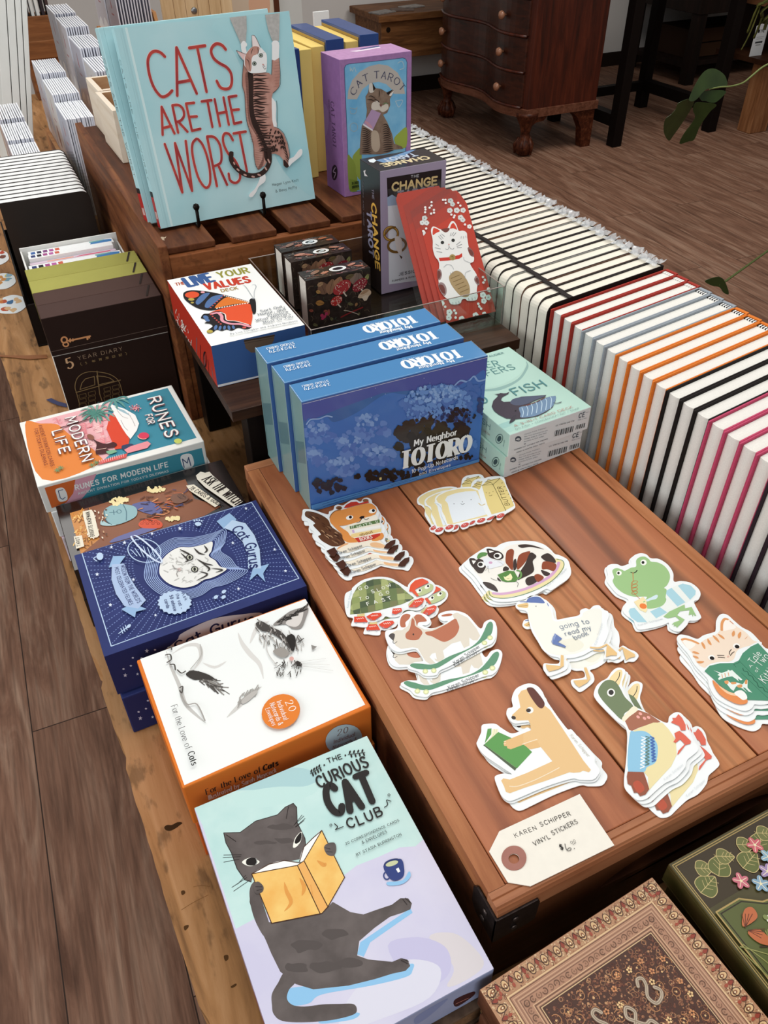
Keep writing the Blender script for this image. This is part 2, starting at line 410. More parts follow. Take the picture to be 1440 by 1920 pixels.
# ------------------------------------------------------------------ printed faces
def homog(src, dst):
    A = []; B = []
    for (x, y), (u, v) in zip(src, dst):
        A.append([x, y, 1, 0, 0, 0, -u*x, -u*y]); B.append(u)
        A.append([0, 0, 0, x, y, 1, -v*x, -v*y]); B.append(v)
    n = 8
    for i in range(n):
        p = max(range(i, n), key=lambda r_: abs(A[r_][i])); A[i], A[p] = A[p], A[i]; B[i], B[p] = B[p], B[i]
        for r_ in range(n):
            if r_ != i:
                f = A[r_][i]/A[i][i]
                A[r_] = [a-f*b for a, b in zip(A[r_], A[i])]; B[r_] -= f*B[i]
    return [B[i]/A[i][i] for i in range(n)]
class Face:
    """a flat printed face: o + U*s + V*t; quad = its corners in the photo for (0,0),(1,0),(1,1),(0,1)"""
    def __init__(s, o, U, V, quad):
        s.o = Vector(o); s.U = Vector(U); s.V = Vector(V); s.w = s.U.length; s.h = s.V.length
        s.u = s.U/s.w; s.vv = (s.V/s.h); s.n = s.u.cross(s.vv).normalized()
        s.H = homog(quad, ((0, 0), (s.w, 0), (s.w, s.h), (0, s.h)))
    def m(s, x, y):
        h = s.H; d = h[6]*x+h[7]*y+1
        return ((h[0]*x+h[1]*y+h[2])/d, (h[3]*x+h[4]*y+h[5])/d)
    def p3(s, q, off): return s.o+s.u*q[0]+s.vv*q[1]+s.n*off
class Flat:
    """a horizontal face at height z"""
    def __init__(s, z): s.z = z; s.n = Vector((0, 0, 1))
    def m(s, x, y): p = un(x, y, s.z); return (p.x, p.y)
    def p3(s, q, off): return Vector((q[0], q[1], s.z+off))
class Art:
    STEP = 4e-6
    def __init__(s, face, mb, crop=(0, 0, 1), rough=.5, base=4e-5, coat=0.0):
        s.F = face; s.mb = mb; s.c = crop; s.off = base; s.rough = rough; s.coat = coat
    def crop(s, *c): s.c = c; return s
    def px(s, x, y): return s.F.m(s.c[0]+x/s.c[2], s.c[1]+y/s.c[2])
    def pts(s, t):
        n = [float(x) for x in t.split()] if isinstance(t, str) else [x for p in t for x in p]
        return [s.px(a, b) for a, b in zip(n[::2], n[1::2])]
    def mt(s, h):
        if not isinstance(h, str): return h
        return pm(h, s.rough, coat=s.coat)
    def put(s, polys, h):
        s.off += s.STEP; m_ = s.mt(h); n_ = len(polys); F = s.F; cl = isinstance(F, Face)
        for i, p in enumerate(polys):
            o_ = s.off+1e-6*(i if n_ < 300 else i % 24)
            if cl: p = [(min(max(q[0], .0003), F.w-.0003), min(max(q[1], .0003), F.h-.0003)) for q in p]
            s.mb.tess([F.p3(q, o_) for q in p], m_, F.n)
        s.off += 1e-6*min(n_, 300 if n_ < 300 else 24)
    def scale(s, x, y):
        a = s.px(x, y); b = s.px(x+1, y); c = s.px(x, y+1)
        return math.sqrt(abs((b[0]-a[0])*(c[1]-a[1])-(b[1]-a[1])*(c[0]-a[0])))
    def f(s, h, t, sm=0):                       # filled outline (sm = 1: smooth)
        p = s.pts(t); s.put([catmull(p, True, 5) if sm else p], h)
    def s(s_, h, t, wd, sm=1, c=1.0, taper=False):     # brush stroke, width in crop pixels
        p = s_.pts(t); n = [float(x) for x in t.split()] if isinstance(t, str) else [x for q in t for x in q]
        k = s_.scale(n[0], n[1])
        s_.put(ribbon(catmull(p, False, 5) if sm else p, wd*k, c, taper=taper), h)
    def e(s, h, cx, cy, rx, ry=None, rot=0, n=22):   # ellipse
        ry = ry or rx; a = math.radians(rot)
        s.put([[s.px(cx+rx*math.cos(2*PI*i/n)*math.cos(a)-ry*math.sin(2*PI*i/n)*math.sin(a), cy+rx*math.cos(2*PI*i/n)*math.sin(a)+ry*math.sin(2*PI*i/n)*math.cos(a)) for i in range(n)]], h)
    def ring(s, h, cx, cy, rx, ry, wd, rot=0, n=28, a0=0, a1=360):
        a = math.radians(rot); P = []
        for i in range(n+1):
            t = math.radians(a0+(a1-a0)*i/n)
            P.append((cx+rx*math.cos(t)*math.cos(a)-ry*math.sin(t)*math.sin(a), cy+rx*math.cos(t)*math.sin(a)+ry*math.sin(t)*math.cos(a)))
        s.s(h, P, wd, 0)
    def t(s, h, txt, base, cap, wt=.13, c=1.0, serif=0, gap=2.0, jit=0.0, sp=5.0, slant=0.0, curve=False):
        """lettering along a base line (crop px) up to a point on the cap line; the strings are stretched to fill the line"""
        bl = s.pts(base); C = s.pts(cap)[0]
        if len(bl) > 2: bl = catmull(bl, False, 8)
        seg = [math.hypot(b[0]-a[0], b[1]-a[1]) for a, b in zip(bl, bl[1:])]; L = sum(seg)
        # height: nearest distance of C to the line
        best = 1e9; side = 1
        for a, b in zip(bl, bl[1:]):
            d = (b[0]-a[0], b[1]-a[1]); l = math.hypot(*d) or 1e-9; t_ = max(0, min(1, ((C[0]-a[0])*d[0]+(C[1]-a[1])*d[1])/l/l)) if len(bl) > 2 else ((C[0]-a[0])*d[0]+(C[1]-a[1])*d[1])/l/l
            q = (a[0]+d[0]*t_, a[1]+d[1]*t_); ds = math.hypot(C[0]-q[0], C[1]-q[1])
            if ds < best: best = ds; side = 1 if d[0]*(C[1]-a[1])-d[1]*(C[0]-a[0]) >= 0 else -1
        ky = best/10*side
        G = glyphs(txt); x = 0; items = []
        for g in G:
            if g == ' ': x += sp; continue
            if g not in GL: continue
            items.append((x+wt*3, g)); x += GL[g][0]+gap+wt*6
        tot = x-gap
        kx = L/tot
        def at(u):
            d = u*kx
            for i, l in enumerate(seg):
                if d <= l or i == len(seg)-1:
                    a, b = bl[i], bl[i+1]; l = l or 1e-9; t_ = d/l
                    return (a[0]+(b[0]-a[0])*t_, a[1]+(b[1]-a[1])*t_), ((b[0]-a[0])/l, (b[1]-a[1])/l)
                d -= l
        polys = []; W = wt*best
        for x0, g in items:
            jy = R.uniform(-jit, jit); ja = R.uniform(-jit, jit)*.06
            for st in GL[g][1]:
                P = []
                for (gx, gy) in st:
                    gy2 = gy+jy+gx*ja; q, d = at(x0+gx+slant*gy)
                    P.append((q[0]-d[1]*gy2*ky, q[1]+d[0]*gy2*ky))
                q, d = at(x0); an = math.atan2(d[1], d[0])
                polys += ribbon(P, W, c, an, cap=not serif)
                if serif:
                    for (gx, gy), (hx, hy) in ((st[0], st[1]), (st[-1], st[-2])):
                        if abs(gy-hy) > 1.2*abs(gx-hx) and (gy in (0, 10, 6.6)):
                            q, d = at(x0+gx+slant*gy); e_ = (q[0]-d[1]*gy*ky, q[1]+d[0]*gy*ky); r_ = serif*best
                            polys += ribbon([(e_[0]-d[0]*r_, e_[1]-d[1]*r_), (e_[0]+d[0]*r_, e_[1]+d[1]*r_)], W*.35, cap=False)
        s.put(polys, h)
def yawM(x, y, z, yaw=0, tilt=0):
    return Matrix.Translation((x, y, z)) @ Matrix.Rotation(math.radians(yaw), 4, 'Z') @ Matrix.Rotation(math.radians(tilt), 4, 'X')
def faceof(M, dims, side, quad):
    """Face on a box with local corner at the origin and size dims; quad in photo px, from the lower left as one looks at that face"""
    w_, d_, h_ = dims
    o, U, V = {'top': ((0, 0, h_), (w_, 0, 0), (0, d_, 0)), 'front': ((0, 0, 0), (w_, 0, 0), (0, 0, h_)),
               'left': ((0, d_, 0), (0, -d_, 0), (0, 0, h_)), 'right': ((w_, 0, 0), (0, d_, 0), (0, 0, h_))}[side]
    o = M @ Vector(o); r3 = M.to_3x3()
    return Face(o, r3 @ Vector(U), r3 @ Vector(V), quad)
def quad_of(M, dims, side):
    """photo-pixel corners of a box face, from the camera (used where the edge was not measured)"""
    w_, d_, h_ = dims
    L_ = {'top': ((0, 0, h_), (w_, 0, h_), (w_, d_, h_), (0, d_, h_)), 'front': ((0, 0, 0), (w_, 0, 0), (w_, 0, h_), (0, 0, h_)),
          'left': ((0, d_, 0), (0, 0, 0), (0, 0, h_), (0, d_, h_)), 'right': ((w_, 0, 0), (w_, d_, 0), (w_, d_, h_), (w_, 0, h_))}[side]
    return [project(M @ Vector(p)) for p in L_]
def project(p):
    d = Vector(p)-CAM; c = [sum(AX[i][k]*d[i] for i in range(3)) for k in range(3)]
    return (720+FPX*c[0]/c[2], 960+FPX*c[1]/c[2])
# ------------------------------------------------------------------ room
def floor_mat():
    mt = bpy.data.materials.new('vinyl_plank_floor'); mt.use_nodes = True; nt = mt.node_tree; b = nt.nodes['Principled BSDF']; L = nt.links.new
    tc = nt.nodes.new('ShaderNodeTexCoord'); mp = nt.nodes.new('ShaderNodeMapping'); mp.inputs['Rotation'].default_value = (0, 0, PI/2+.03); mp.inputs['Location'].default_value = (.37, .06, 0)
    L(tc.outputs['Object'], mp.inputs['Vector'])
    br = nt.nodes.new('ShaderNodeTexBrick'); br.inputs['Scale'].default_value = 1; br.inputs['Brick Width'].default_value = 1.2; br.inputs['Row Height'].default_value = .18
    br.inputs['Mortar Size'].default_value = .0012; br.inputs['Color1'].default_value = (.2, .2, .2, 1); br.inputs['Color2'].default_value = (.8, .8, .8, 1); br.inputs['Mortar'].default_value = (0, 0, 0, 1)
    L(mp.outputs['Vector'], br.inputs['Vector'])
    ad = nt.nodes.new('ShaderNodeVectorMath'); ad.operation = 'MULTIPLY_ADD'; ad.inputs[1].default_value = (5, 3, 7)
    L(br.outputs['Color'], ad.inputs[0]); L(mp.outputs['Vector'], ad.inputs[2])
    m2 = nt.nodes.new('ShaderNodeMapping'); m2.inputs['Scale'].default_value = (1.1, 9, 1); L(ad.outputs[0], m2.inputs['Vector'])
    n1 = nt.nodes.new('ShaderNodeTexNoise'); n1.inputs['Scale'].default_value = 2.2; n1.inputs['Detail'].default_value = 8; n1.inputs['Roughness'].default_value = .6; n1.inputs['Distortion'].default_value = 1.6
    L(m2.outputs['Vector'], n1.inputs['Vector'])
    rp = nt.nodes.new('ShaderNodeValToRGB'); e = rp.color_ramp.elements
    e[0].position = .28; e[0].color = lin('#5e4031'); e[1].position = .74; e[1].color = lin('#a3846f'); q = e.new(.5); q.color = lin('#825f4c')
    L(n1.outputs['Fac'], rp.inputs['Fac'])
    m3 = nt.nodes.new('ShaderNodeMapping'); m3.inputs['Scale'].default_value = (3, 60, 1); L(ad.outputs[0], m3.inputs['Vector'])
    n2 = nt.nodes.new('ShaderNodeTexNoise'); n2.inputs['Scale'].default_value = 3; n2.inputs['Detail'].default_value = 4; L(m3.outputs['Vector'], n2.inputs['Vector'])
    r2 = nt.nodes.new('ShaderNodeValToRGB'); r2.color_ramp.elements[0].position = .35; r2.color_ramp.elements[0].color = (.72, .72, .72, 1); r2.color_ramp.elements[1].position = .62; r2.color_ramp.elements[1].color = (1.08, 1.08, 1.08, 1)
    L(n2.outputs['Fac'], r2.inputs['Fac'])
    mx = nt.nodes.new('ShaderNodeMix'); mx.data_type = 'RGBA'; mx.blend_type = 'MULTIPLY'; mx.inputs[0].default_value = 1
    L(rp.outputs['Color'], mx.inputs[6]); L(r2.outputs['Color'], mx.inputs[7])
    m4 = nt.nodes.new('ShaderNodeMix'); m4.data_type = 'RGBA'; m4.blend_type = 'MIX'; m4.inputs[7].default_value = lin('#33241c')
    L(br.outputs['Fac'], m4.inputs[0]); L(mx.outputs[2], m4.inputs[6]); L(m4.outputs[2], b.inputs['Base Color'])
    bp = nt.nodes.new('ShaderNodeBump'); bp.inputs['Strength'].default_value = .12; bp.inputs['Distance'].default_value = .002
    L(n2.outputs['Fac'], bp.inputs['Height']); L(bp.outputs['Normal'], b.inputs['Normal']); b.inputs['Roughness'].default_value = .55; b.inputs['Specular IOR Level'].default_value = .2
    return mt
b = MB(); b.box((-3.2, -3, -.05), (6, 5.2, 0), floor_mat()); struct(b.build('floor'))
plaster = pm('#d9d6d2', .8, .05, 3)
b = MB(); b.box((-3.2, 5.2, 0), (6, 5.3, 2.9), plaster); struct(b.build('wall_back'))
b = MB(); b.box((6, -3, 0), (6.1, 5.3, 2.9), plaster); struct(b.build('wall_right'))
b = MB(); b.box((-3.2, 5.185, 0), (6, 5.2, .09), pm('#241a15', .6)); struct(b.build('baseboard_back'))

# ------------------------------------------------------------------ display table
TT = .75; LID = .86
table_w = wood('old_pine_table', '#7a5634', '#a87a4d', '#bd9064', (9, .9, 9), 6, .62, .3, pits=.45)
tb = thing('display_table', (.2, 1.1, 0), 'long old pine display table with worn chipped edge carrying all the boxes and books', 'table')
edge = []
y = -.36
while y < 2.75:
    e_ = -.184-.031*(y-.07)+R.uniform(-.0005, .0005)
    for (cy, d) in ((.395, .004), (.3, .0025), (.05, .004), (.98, .003)):
        if abs(y-cy) < .014: e_ += d
    edge.append((e_, y)); y += .012
b = MB(); b.prism(edge+[(.63, 2.75), (.63, -.36)], TT-.042, TT, table_w); b.build('tabletop', tb, bevel=.004, seg=3)
# knots and dents in the near strip of the top
b = MB(); F_ = Flat(TT); a = Art(F_, b, (180, 1200, 4.571), .8)
for t_ in ('585 1605 610 1585 650 1585 690 1565 725 1560 740 1572 715 1590 690 1610 640 1635 600 1630', ):
    a.f('#3d2a17', t_, 1)
a.crop(340, 1560, 5.333)
for t_ in ('0 590 30 585 40 610 15 630 0 620', '30 940 70 930 70 955 40 985 25 965', '425 1240 465 1230 470 1270 440 1290', '495 1545 545 1515 550 1535 510 1560'):
    a.f('#54391f', t_, 1)
a.s('#7d5530', '0 780 120 705 270 630', 5); a.s('#7d5530', '120 550 200 535 285 548', 4)
b.build('knot', tb)['kind'] = 'stuff'
b = MB(); dark_w = pm('#5a3d22', .7)
b.box((-.13, -.28, TT-.15), (.56, -.25, TT-.043), dark_w); b.box((-.15, 2.6, TT-.15), (.56, 2.63, TT-.043), dark_w)
b.box((-.15, -.25, TT-.15), (-.12, 2.6, TT-.043), dark_w); b.box((.53, -.25, TT-.15), (.56, 2.6, TT-.043), dark_w); b.build('apron', tb)
for x_, y_ in ((-.155, -.285), (.5, -.285), (-.175, 2.57), (.5, 2.57)):
    b = MB(); b.box((x_, y_, 0), (x_+.07, y_+.07, TT-.0425), table_w); b.build('leg', tb, bevel=.004)

# ------------------------------------------------------------------ bow-fronted dresser
maho = wood('mahogany', '#2a0f07', '#45190c', '#5c2614', (10, 10, .8), 4, .35, .05, spec=.5)
maho_d = wood('dark_mahogany', '#210f09', '#37170c', '#4a2213', (10, .8, 10), 4, .35, .05, spec=.5)
DX0, DX1, DY0, DY1 = 2.49, 2.93, 3.64, 4.57
def serp(t): return -.036*math.sin(PI*t)-.034*math.sin(3*PI*t)
ds = thing('dresser', (2.7, 4.1, 0), 'dark mahogany chest of drawers with wavy front, round knobs and ball feet', 'dresser')
def front(off, n=24): return [(DX0-off+serp(k/n), DY0+(DY1-DY0)*k/n) for k in range(n+1)]
b = MB(); b.prism(front(0)+[(DX1, DY1), (DX1, DY0)], .23, 1.02, maho); b.build('body', ds, bevel=.003)
b = MB(); b.prism([(x_, y_-.012) for x_, y_ in front(.014)[:1]]+front(.016)+[(DX0, DY1+.012), (DX1+.01, DY1+.012), (DX1+.01, DY0-.014)], .195, .235, wood('moulding_wood', '#4a2a1c', '#6b4230', '#7d5240', (9, .8, 9), 5)); b.build('base_moulding', ds, bevel=.006)
b = MB(); b.prism(front(.02)+[(DX1+.02, DY1+.02), (DX1+.02, DY0-.02)], 1.02, 1.05, maho); b.build('top_board', ds, bevel=.005)
knob_m = pm('#a9765a', .25, .2, 80, spec=.6)
for k in range(5):
    z0 = .245+k*.163; z1 = z0+.15
    n = 24; t0, t1 = .03, .985
    fr = [(DX0-.012+serp(t0+(t1-t0)*i/n), DY0+(DY1-DY0)*(t0+(t1-t0)*i/n)) for i in range(n+1)]
    bk = [(x_+.02, y_) for x_, y_ in fr][::-1]
    if z0 > 1: break
    b = MB(); b.prism(fr+bk, z0, min(z1, 1.01), maho_d); d_ = b.build('drawer', ds, bevel=.003)
    b = MB()
    for zz in (z0-.004, ):
        b.tube([(x_-.004, y_, zz) for x_, y_ in fr], .007, maho, 6)
    b.build('drawer_bead', ds, smooth=True)
    for t_ in (.19, .86):
        M_ = Matrix.Translation((DX0-.012+serp(t_), DY0+(DY1-DY0)*t_, (z0+z1)/2)) @ Matrix.Rotation(-PI/2, 4, 'Y')
        b = MB(); b.lathe([(.006, -.002), (.006, .012), (.016, .016), (.021, .026), (.017, .036), (.004, .041)], knob_m, M=M_); kn = b.build('knob', ds, smooth=True); kn.parent = d_; kn.location = (0, 0, 0)
foot_m = wood('foot_wood', '#2b130a', '#4a2212', '#6d3f28', (6, 6, 6), 8, .4, .2)
for x_, y_ in ((DX0+.02, DY0+.03), (DX0+.02, DY1-.04)):
    b = MB(); b.lathe([(.026, 0), (.042, .012), (.05, .04), (.044, .07), (.03, .085), (.024, .11), (.034, .15), (.06, .2), (.062, .215)], foot_m, (x_, y_, 0), 14)
    for k in range(5):
        an = k*2*PI/5; b.tube([(x_+.03*math.cos(an), y_+.03*math.sin(an), .09), (x_+.05*math.cos(an), y_+.05*math.sin(an), .05), (x_+.045*math.cos(an), y_+.045*math.sin(an), .01)], [.008, .012, .008], foot_m, 6)
    b.build('foot', ds, smooth=True)
for y_ in (DY0, DY1-.05):
    b = MB(); b.prism([(DX1-.16, .2), (DX1, .2), (DX1, 0), (DX1-.06, 0), (DX1-.075, .1), (DX1-.11, .16)], 0, .05, foot_m, M=Matrix.Translation((0, y_+.05, 0)) @ Matrix.Rotation(PI/2, 4, 'X')); b.build('foot', ds, bevel=.003)
b = MB(); b.prism([(DX0, .2), (DX0+.14, .2), (DX0+.11, .17), (DX0+.06, .165), (DX0+.02, .14)], 0, .02, foot_m, M=Matrix.Translation((0, DY0+.02, 0)) @ Matrix.Rotation(PI/2, 4, 'X')); b.build('skirt_bracket', ds)

# ------------------------------------------------------------------ pine side table behind
pine_d = wood('brown_pine', '#4a2d18', '#6e4728', '#875c38', (.9, 9, 9), 5, .55, .15)
st = thing('side_table', (2.6, 4.95, 0), 'low brown pine table with deep apron against the back wall left of the dresser', 'table')
b = MB(); b.box((2.15, 4.74, .5), (3.15, 5.17, .535), pine_d); b.build('tabletop', st, bevel=.004)
b = MB(); b.box((2.18, 4.77, .3), (3.12, 4.79, .499), pine_d); b.box((2.18, 4.791, .3), (2.2, 5.15, .499), pine_d); b.box((3.1, 4.791, .3), (3.12, 5.15, .499), pine_d); b.build('apron', st, bevel=.002)
for x_, y_ in ((2.201, 4.791), (3.03, 4.791), (2.201, 5.1), (3.03, 5.1)):
    b = MB(); b.box((x_, y_, 0), (x_+.06, y_+.05, .499), pm('#2a1a10', .6)); b.build('leg', st)
c_ = unY(728, 56, 4.769); b = MB(); b.lathe([(.014, 0), (.014, .002), (.004, .003)], pm('#1b120c', .5), c_, 12, Matrix.Rotation(PI/2, 4, 'X')); b.build('screw_hole', st)
for i, (x_, y_, rz, h, nm) in enumerate(((2.22, 4.84, .3, '#8f8a86', 'grey'), (2.36, 4.86, -.4, '#6d5a50', 'brown'), (2.46, 4.93, .2, '#a8a29c', 'pale'))):
    b = MB(); b.box((-.07, -.045, 0), (.07, .045, .006), pm(h, .5, .3, 40)); o = b.build('leaflet', None, (x_, y_, .5355), world=False); o.rotation_euler = (0, 0, rz)
    tag(o, f'{nm} leaflet lying on the low pine table left of the dresser', 'leaflet', 'leaflets on the far pine table')
b = MB(); b.lathe([(.03, 0), (.05, .008), (.075, .02), (.078, .024), (.07, .02), (.03, .01)], pm('#c9c6c2', .3), seg=24); o = b.build('dish', None, (2.72, 4.86, .5355), world=False, smooth=True); tag(o, 'small pale dish on the low pine table beside the dresser', 'dish')

# ------------------------------------------------------------------ black stand, dark cabinet, far shelf
blk = pm('#120c0a', .5)
bs = thing('black_table', (3.5, 3.9, 0), 'tall black framed table with thin legs against the white wall right of the dresser', 'table')
for x_, y_ in ((3.05, 3.58), (3.72, 3.56), (3.05, 4.16), (3.72, 4.17)):
    b = MB(); b.box((x_-.03, y_-.03, 0), (x_+.03, y_+.03, 1.0), blk); b.build('leg', bs, bevel=.003)
b = MB(); b.box((3.02, 3.61, .1), (3.08, 4.13, .16), blk); b.box((3.69, 3.59, .1), (3.75, 4.14, .16), blk); b.box((3.081, 4.15, .1), (3.689, 4.19, .15), blk); b.build('stretcher', bs)
b = MB(); b.box((3.0, 3.5, 1.0), (3.78, 4.22, 1.03), blk); b.build('tabletop', bs, bevel=.003)
dc = thing('dark_cabinet', (4.75, 4.7, 0), 'very dark wooden cabinet in the shadow at the right end of the white wall', 'cabinet')
dkm = wood('dark_oak', '#0d0806', '#1a0f0a', '#241610', (9, 9, .8), 4, .5)
b = MB(); b.box((4.33, 4.45, .42), (5.6, 5.15, 1.3), dkm); b.build('body', dc, bevel=.004)
for x_, y_ in ((4.34, 4.46), (5.52, 4.46), (4.34, 5.07), (5.52, 5.07)):
    b = MB(); b.box((x_, y_, 0), (x_+.07, y_+.07, .42), dkm); b.build('leg', dc)
b = MB(); b.box((4.34, 4.53, .1), (5.58, 5.06, .13), dkm); b.build('shelf_board', dc)
cr = thing('wooden_crate', (4.8, 4.75, .131), 'plain brown wooden crate on the low shelf under the dark cabinet', 'crate')
b = MB()
for k in range(2): b.box((4.45, 4.6, .135+k*.09), (5.2, 4.615, .215+k*.09), pm('#3f2a1c', .7))
b.build('front_slats', cr); b = MB(); b.box((4.45, 4.616, .131), (5.2, 4.95, .3), pm('#2c1d14', .7)); b.build('body', cr)
sh = thing('low_shelf', (4.15, 3.6, 0), 'low brown shelf on chunky pine legs at the right, holding a white card', 'shelf')
postm = wood('pine_post', '#6d4529', '#8f5f3c', '#a57650', (9, 9, .8), 5, .55)
for x_ in (3.88, 4.9):
    b = MB(); b.box((x_, 3.4, 0), (x_+.13, 3.5, .36), postm); b.build('leg', sh, bevel=.004)
brm = pm('#3a2215', .5, .3, 20)
b = MB(); b.box((3.83, 3.36, .36), (5.1, 3.75, .385), brm); b.build('shelf_board', sh); b = MB(); b.box((3.86, 3.4, .62), (5.1, 3.75, .645), pm('#6a452c', .5, .3, 20)); b.build('top_board', sh)
b = MB(); b.box((3.86, 3.7, .386), (5.1, 3.72, .619), pm('#20120c', .6)); b.build('back_board', sh)
# white card standing on it
p0 = unY(1398, 131, 3.5); p1 = unY(1423, 136, 3.5); hc = .155
b = MB(); w_ = (p1-p0).length
M_ = Matrix.Translation((p0.x, 3.5, .3855))
b.prism([(0, 0), (.088, 0), (.088, hc-.012)]+[(.088-.088*k/8, hc-.012+.012*math.sin(PI*(k+1)/10)) for k in range(1, 9)]+[(0, hc-.012)], 0, .002, pm('#d8dcde', .5), M=M_ @ Matrix.Rotation(PI/2, 4, 'X'))
Fc = Face(M_ @ Vector((0, -.0022, 0)), (.088, 0, 0), (0, 0, hc), ((0, 0), (100, 0), (100, 180), (0, 180)))
a = Art(Fc, b); a.f('#222', '20 130 35 132 35 150 20 148'); a.t('#222', 'THE', '40 132 75 132', '40 146', .2)
for yy, ww in ((105, 60), (95, 50)): a.f('#9aa0a6', f'22 {yy} {22+ww} {yy} {22+ww} {yy+3} 22 {yy+3}')
a.f('#3a3d40', '20 72 80 72 80 82 20 82'); a.f('#777', '28 60 70 60 70 64 28 64')
tag(b.build('card', None, M_.translation), 'white printed card with rounded top standing on the low shelf at far right', 'card')

# ------------------------------------------------------------------ plants at the right
def leafmat(c1, c2, nm):
    m_ = pm(c1, .3, 0, 14, spec=.5, h2=c2); return m_
gl = leafmat('#33491f', '#263a18', 'leaf')
pl = thing('monstera_plant', (3.55, 2.5, 0), 'green split-leaf plant reaching one drooping leaf over the floor from the right', 'plant')
YP = 2.55
def wp(x, y, d=0): p = unY(1180+x/5.538, y/5.538, YP+d); return p
def leaf(lst, name, bend, nrm):
    P = [wp(x, y) for x, y in lst]; c = sum(P, Vector())/len(P); b_ = MB()
    n = len(P); P2 = []
    for i, p in enumerate(P):
        q = p.copy(); dd = (p-c); q.y += bend*(dd.z)+nrm*dd.x; P2.append(q)
    P2 = [Vector(p) for p in catmull([tuple(p) for p in P2], True, 4)]
    b_.tess(P2, gl); o_ = b_.build(name, pl)
    md = o_.modifiers.new('thick', 'SOLIDIFY'); md.thickness = .0012
    return o_
leaf([(545, 1010), (640, 900), (760, 790), (860, 735), (960, 735), (1040, 790), (1055, 850), (1040, 895), (930, 920), (820, 915), (740, 945), (640, 1010), (580, 1030)], 'leaf', .5, .2)
leaf([(740, 1000), (760, 960), (900, 935), (980, 940), (960, 980), (870, 1060), (790, 1050), (760, 1050)], 'leaf_lobe', .2, -.2)
leaf([(470, 1060), (560, 1020), (640, 1020), (655, 1080), (600, 1230), (500, 1430), (460, 1480), (380, 1380), (360, 1240), (420, 1180), (460, 1120)], 'leaf_lobe', -.3, .1)
leaf([(680, 1060), (760, 1055), (850, 1070), (800, 1150), (730, 1300), (690, 1450), (640, 1480), (570, 1510), (600, 1400), (680, 1230), (660, 1140)], 'leaf_lobe', -.2, -.3)
b = MB(); pth = [wp(*q) for q in ((830, 925), (940, 905), (1060, 895), (1180, 860), (1270, 790), (1380, 700), (1500, 640))]
e1 = pth[-1]; pth += [Vector((e1.x+.12, 2.53, e1.z+.04)), Vector((3.5, 2.5, .6)), Vector((3.55, 2.5, .3))]
pt = [Vector(p) for p in catmull([tuple(p) for p in pth], False, 4)]
b.tube(pt, [.003+.002*i/len(pt) for i in range(len(pt))], pm('#7d8a55', .4), 8); b.build('stem', pl, smooth=True)
px_, py_ = 3.55, 2.5
b = MB(); b.lathe([(.1, 0), (.12, .02), (.15, .28), (.155, .3), (.14, .3), (.13, .27)], pm('#5b4a40', .6, .2), (px_, py_, 0), 24); b.build('pot', pl, smooth=True)
# small second leaf on the floor side
b = MB(); lf = [unY(1140+x/4.8, 480+y/4.8, 1.25) for x, y in ((870, 225), (960, 190), (1020, 195), (1060, 250), (1085, 340), (1040, 330), (1000, 280), (930, 265))]
ce = sum(lf, Vector())/len(lf)
b.tess([Vector(p) for p in catmull([tuple(p) for p in lf], True, 4)], gl); b.tube([ce, unY(1361, 527, 1.28), unY(1440, 470, 1.4), unY(1520, 420, 1.6), Vector((3.3, 2.3, .6)), Vector((px_-.04, py_-.04, .29))], .003, pm('#5c6a3c', .4), 6); o = b.build('leaf', pl)
o.modifiers.new('thick', 'SOLIDIFY').thickness = .0012
# trailing plant above the low shelf
tp = thing('trailing_plant', (4.2, 3.5, .646), 'trailing plant with long flat yellow-green stems hanging over the low shelf at top right', 'plant')
b = MB(); b.lathe([(.06, 0), (.085, .13), (.09, .14), (.07, .13)], pm('#6b5146', .6), (4.32, 3.56, .6455), 20); b.build('pot', tp, smooth=True)
ym = pm('#5d5c2c', .45, 0, 12, h2='#44471f')
for pts_ in ([(1440, 10), (1375, 30), (1340, 120), (1270, 300), (1215, 420), (1160, 520)], [(1440, 60), (1385, 170), (1340, 290), (1290, 400)], [(1460, 150), (1430, 220), (1400, 310)], [(1430, 0), (1350, 60), (1300, 150), (1225, 345)]):
    P = [unY(1180+x/5.538, y/5.538, 3.32) for x, y in pts_]; P = [Vector((4.32, 3.56, .775)), Vector((4.26, 3.42, .84))]+P
    P = [Vector(p) for p in catmull([tuple(p) for p in P], False, 5)]
    b = MB(); b.tube(P, [.02*(1-.4*i/len(P))+(.004 if i % 4 == 0 else 0) for i in range(len(P))], ym, 6, flat=.25, up=(0, 1, 0)); b.build('stem', tp, smooth=True)
# ------------------------------------------------------------------ wooden trunk (lid up), with plank top
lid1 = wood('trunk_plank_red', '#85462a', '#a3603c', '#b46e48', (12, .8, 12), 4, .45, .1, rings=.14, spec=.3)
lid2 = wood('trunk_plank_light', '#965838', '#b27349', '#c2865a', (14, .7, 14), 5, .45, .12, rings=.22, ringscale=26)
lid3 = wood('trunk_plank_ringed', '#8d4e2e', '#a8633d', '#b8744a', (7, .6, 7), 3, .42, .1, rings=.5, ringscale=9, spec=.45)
rail = wood('trunk_rail', '#83492a', '#aa6d45', '#bc8057', (10, .8, 10), 5, .5, .2)
railx = wood('trunk_rail_front', '#7d4629', '#a36a48', '#b37a56', (.8, 10, 10), 5, .45, .15)
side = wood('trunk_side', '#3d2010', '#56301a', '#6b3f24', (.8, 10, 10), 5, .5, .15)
metal = pm('#3a3230', .35, .5, 220, metal=.7)
tr = thing('wooden_chest', (.165, .25, TT), 'low reddish wooden chest with plank lid and iron corner carrying stickers and blue boxes', 'chest')
T0, T1 = TT+.0005, LID
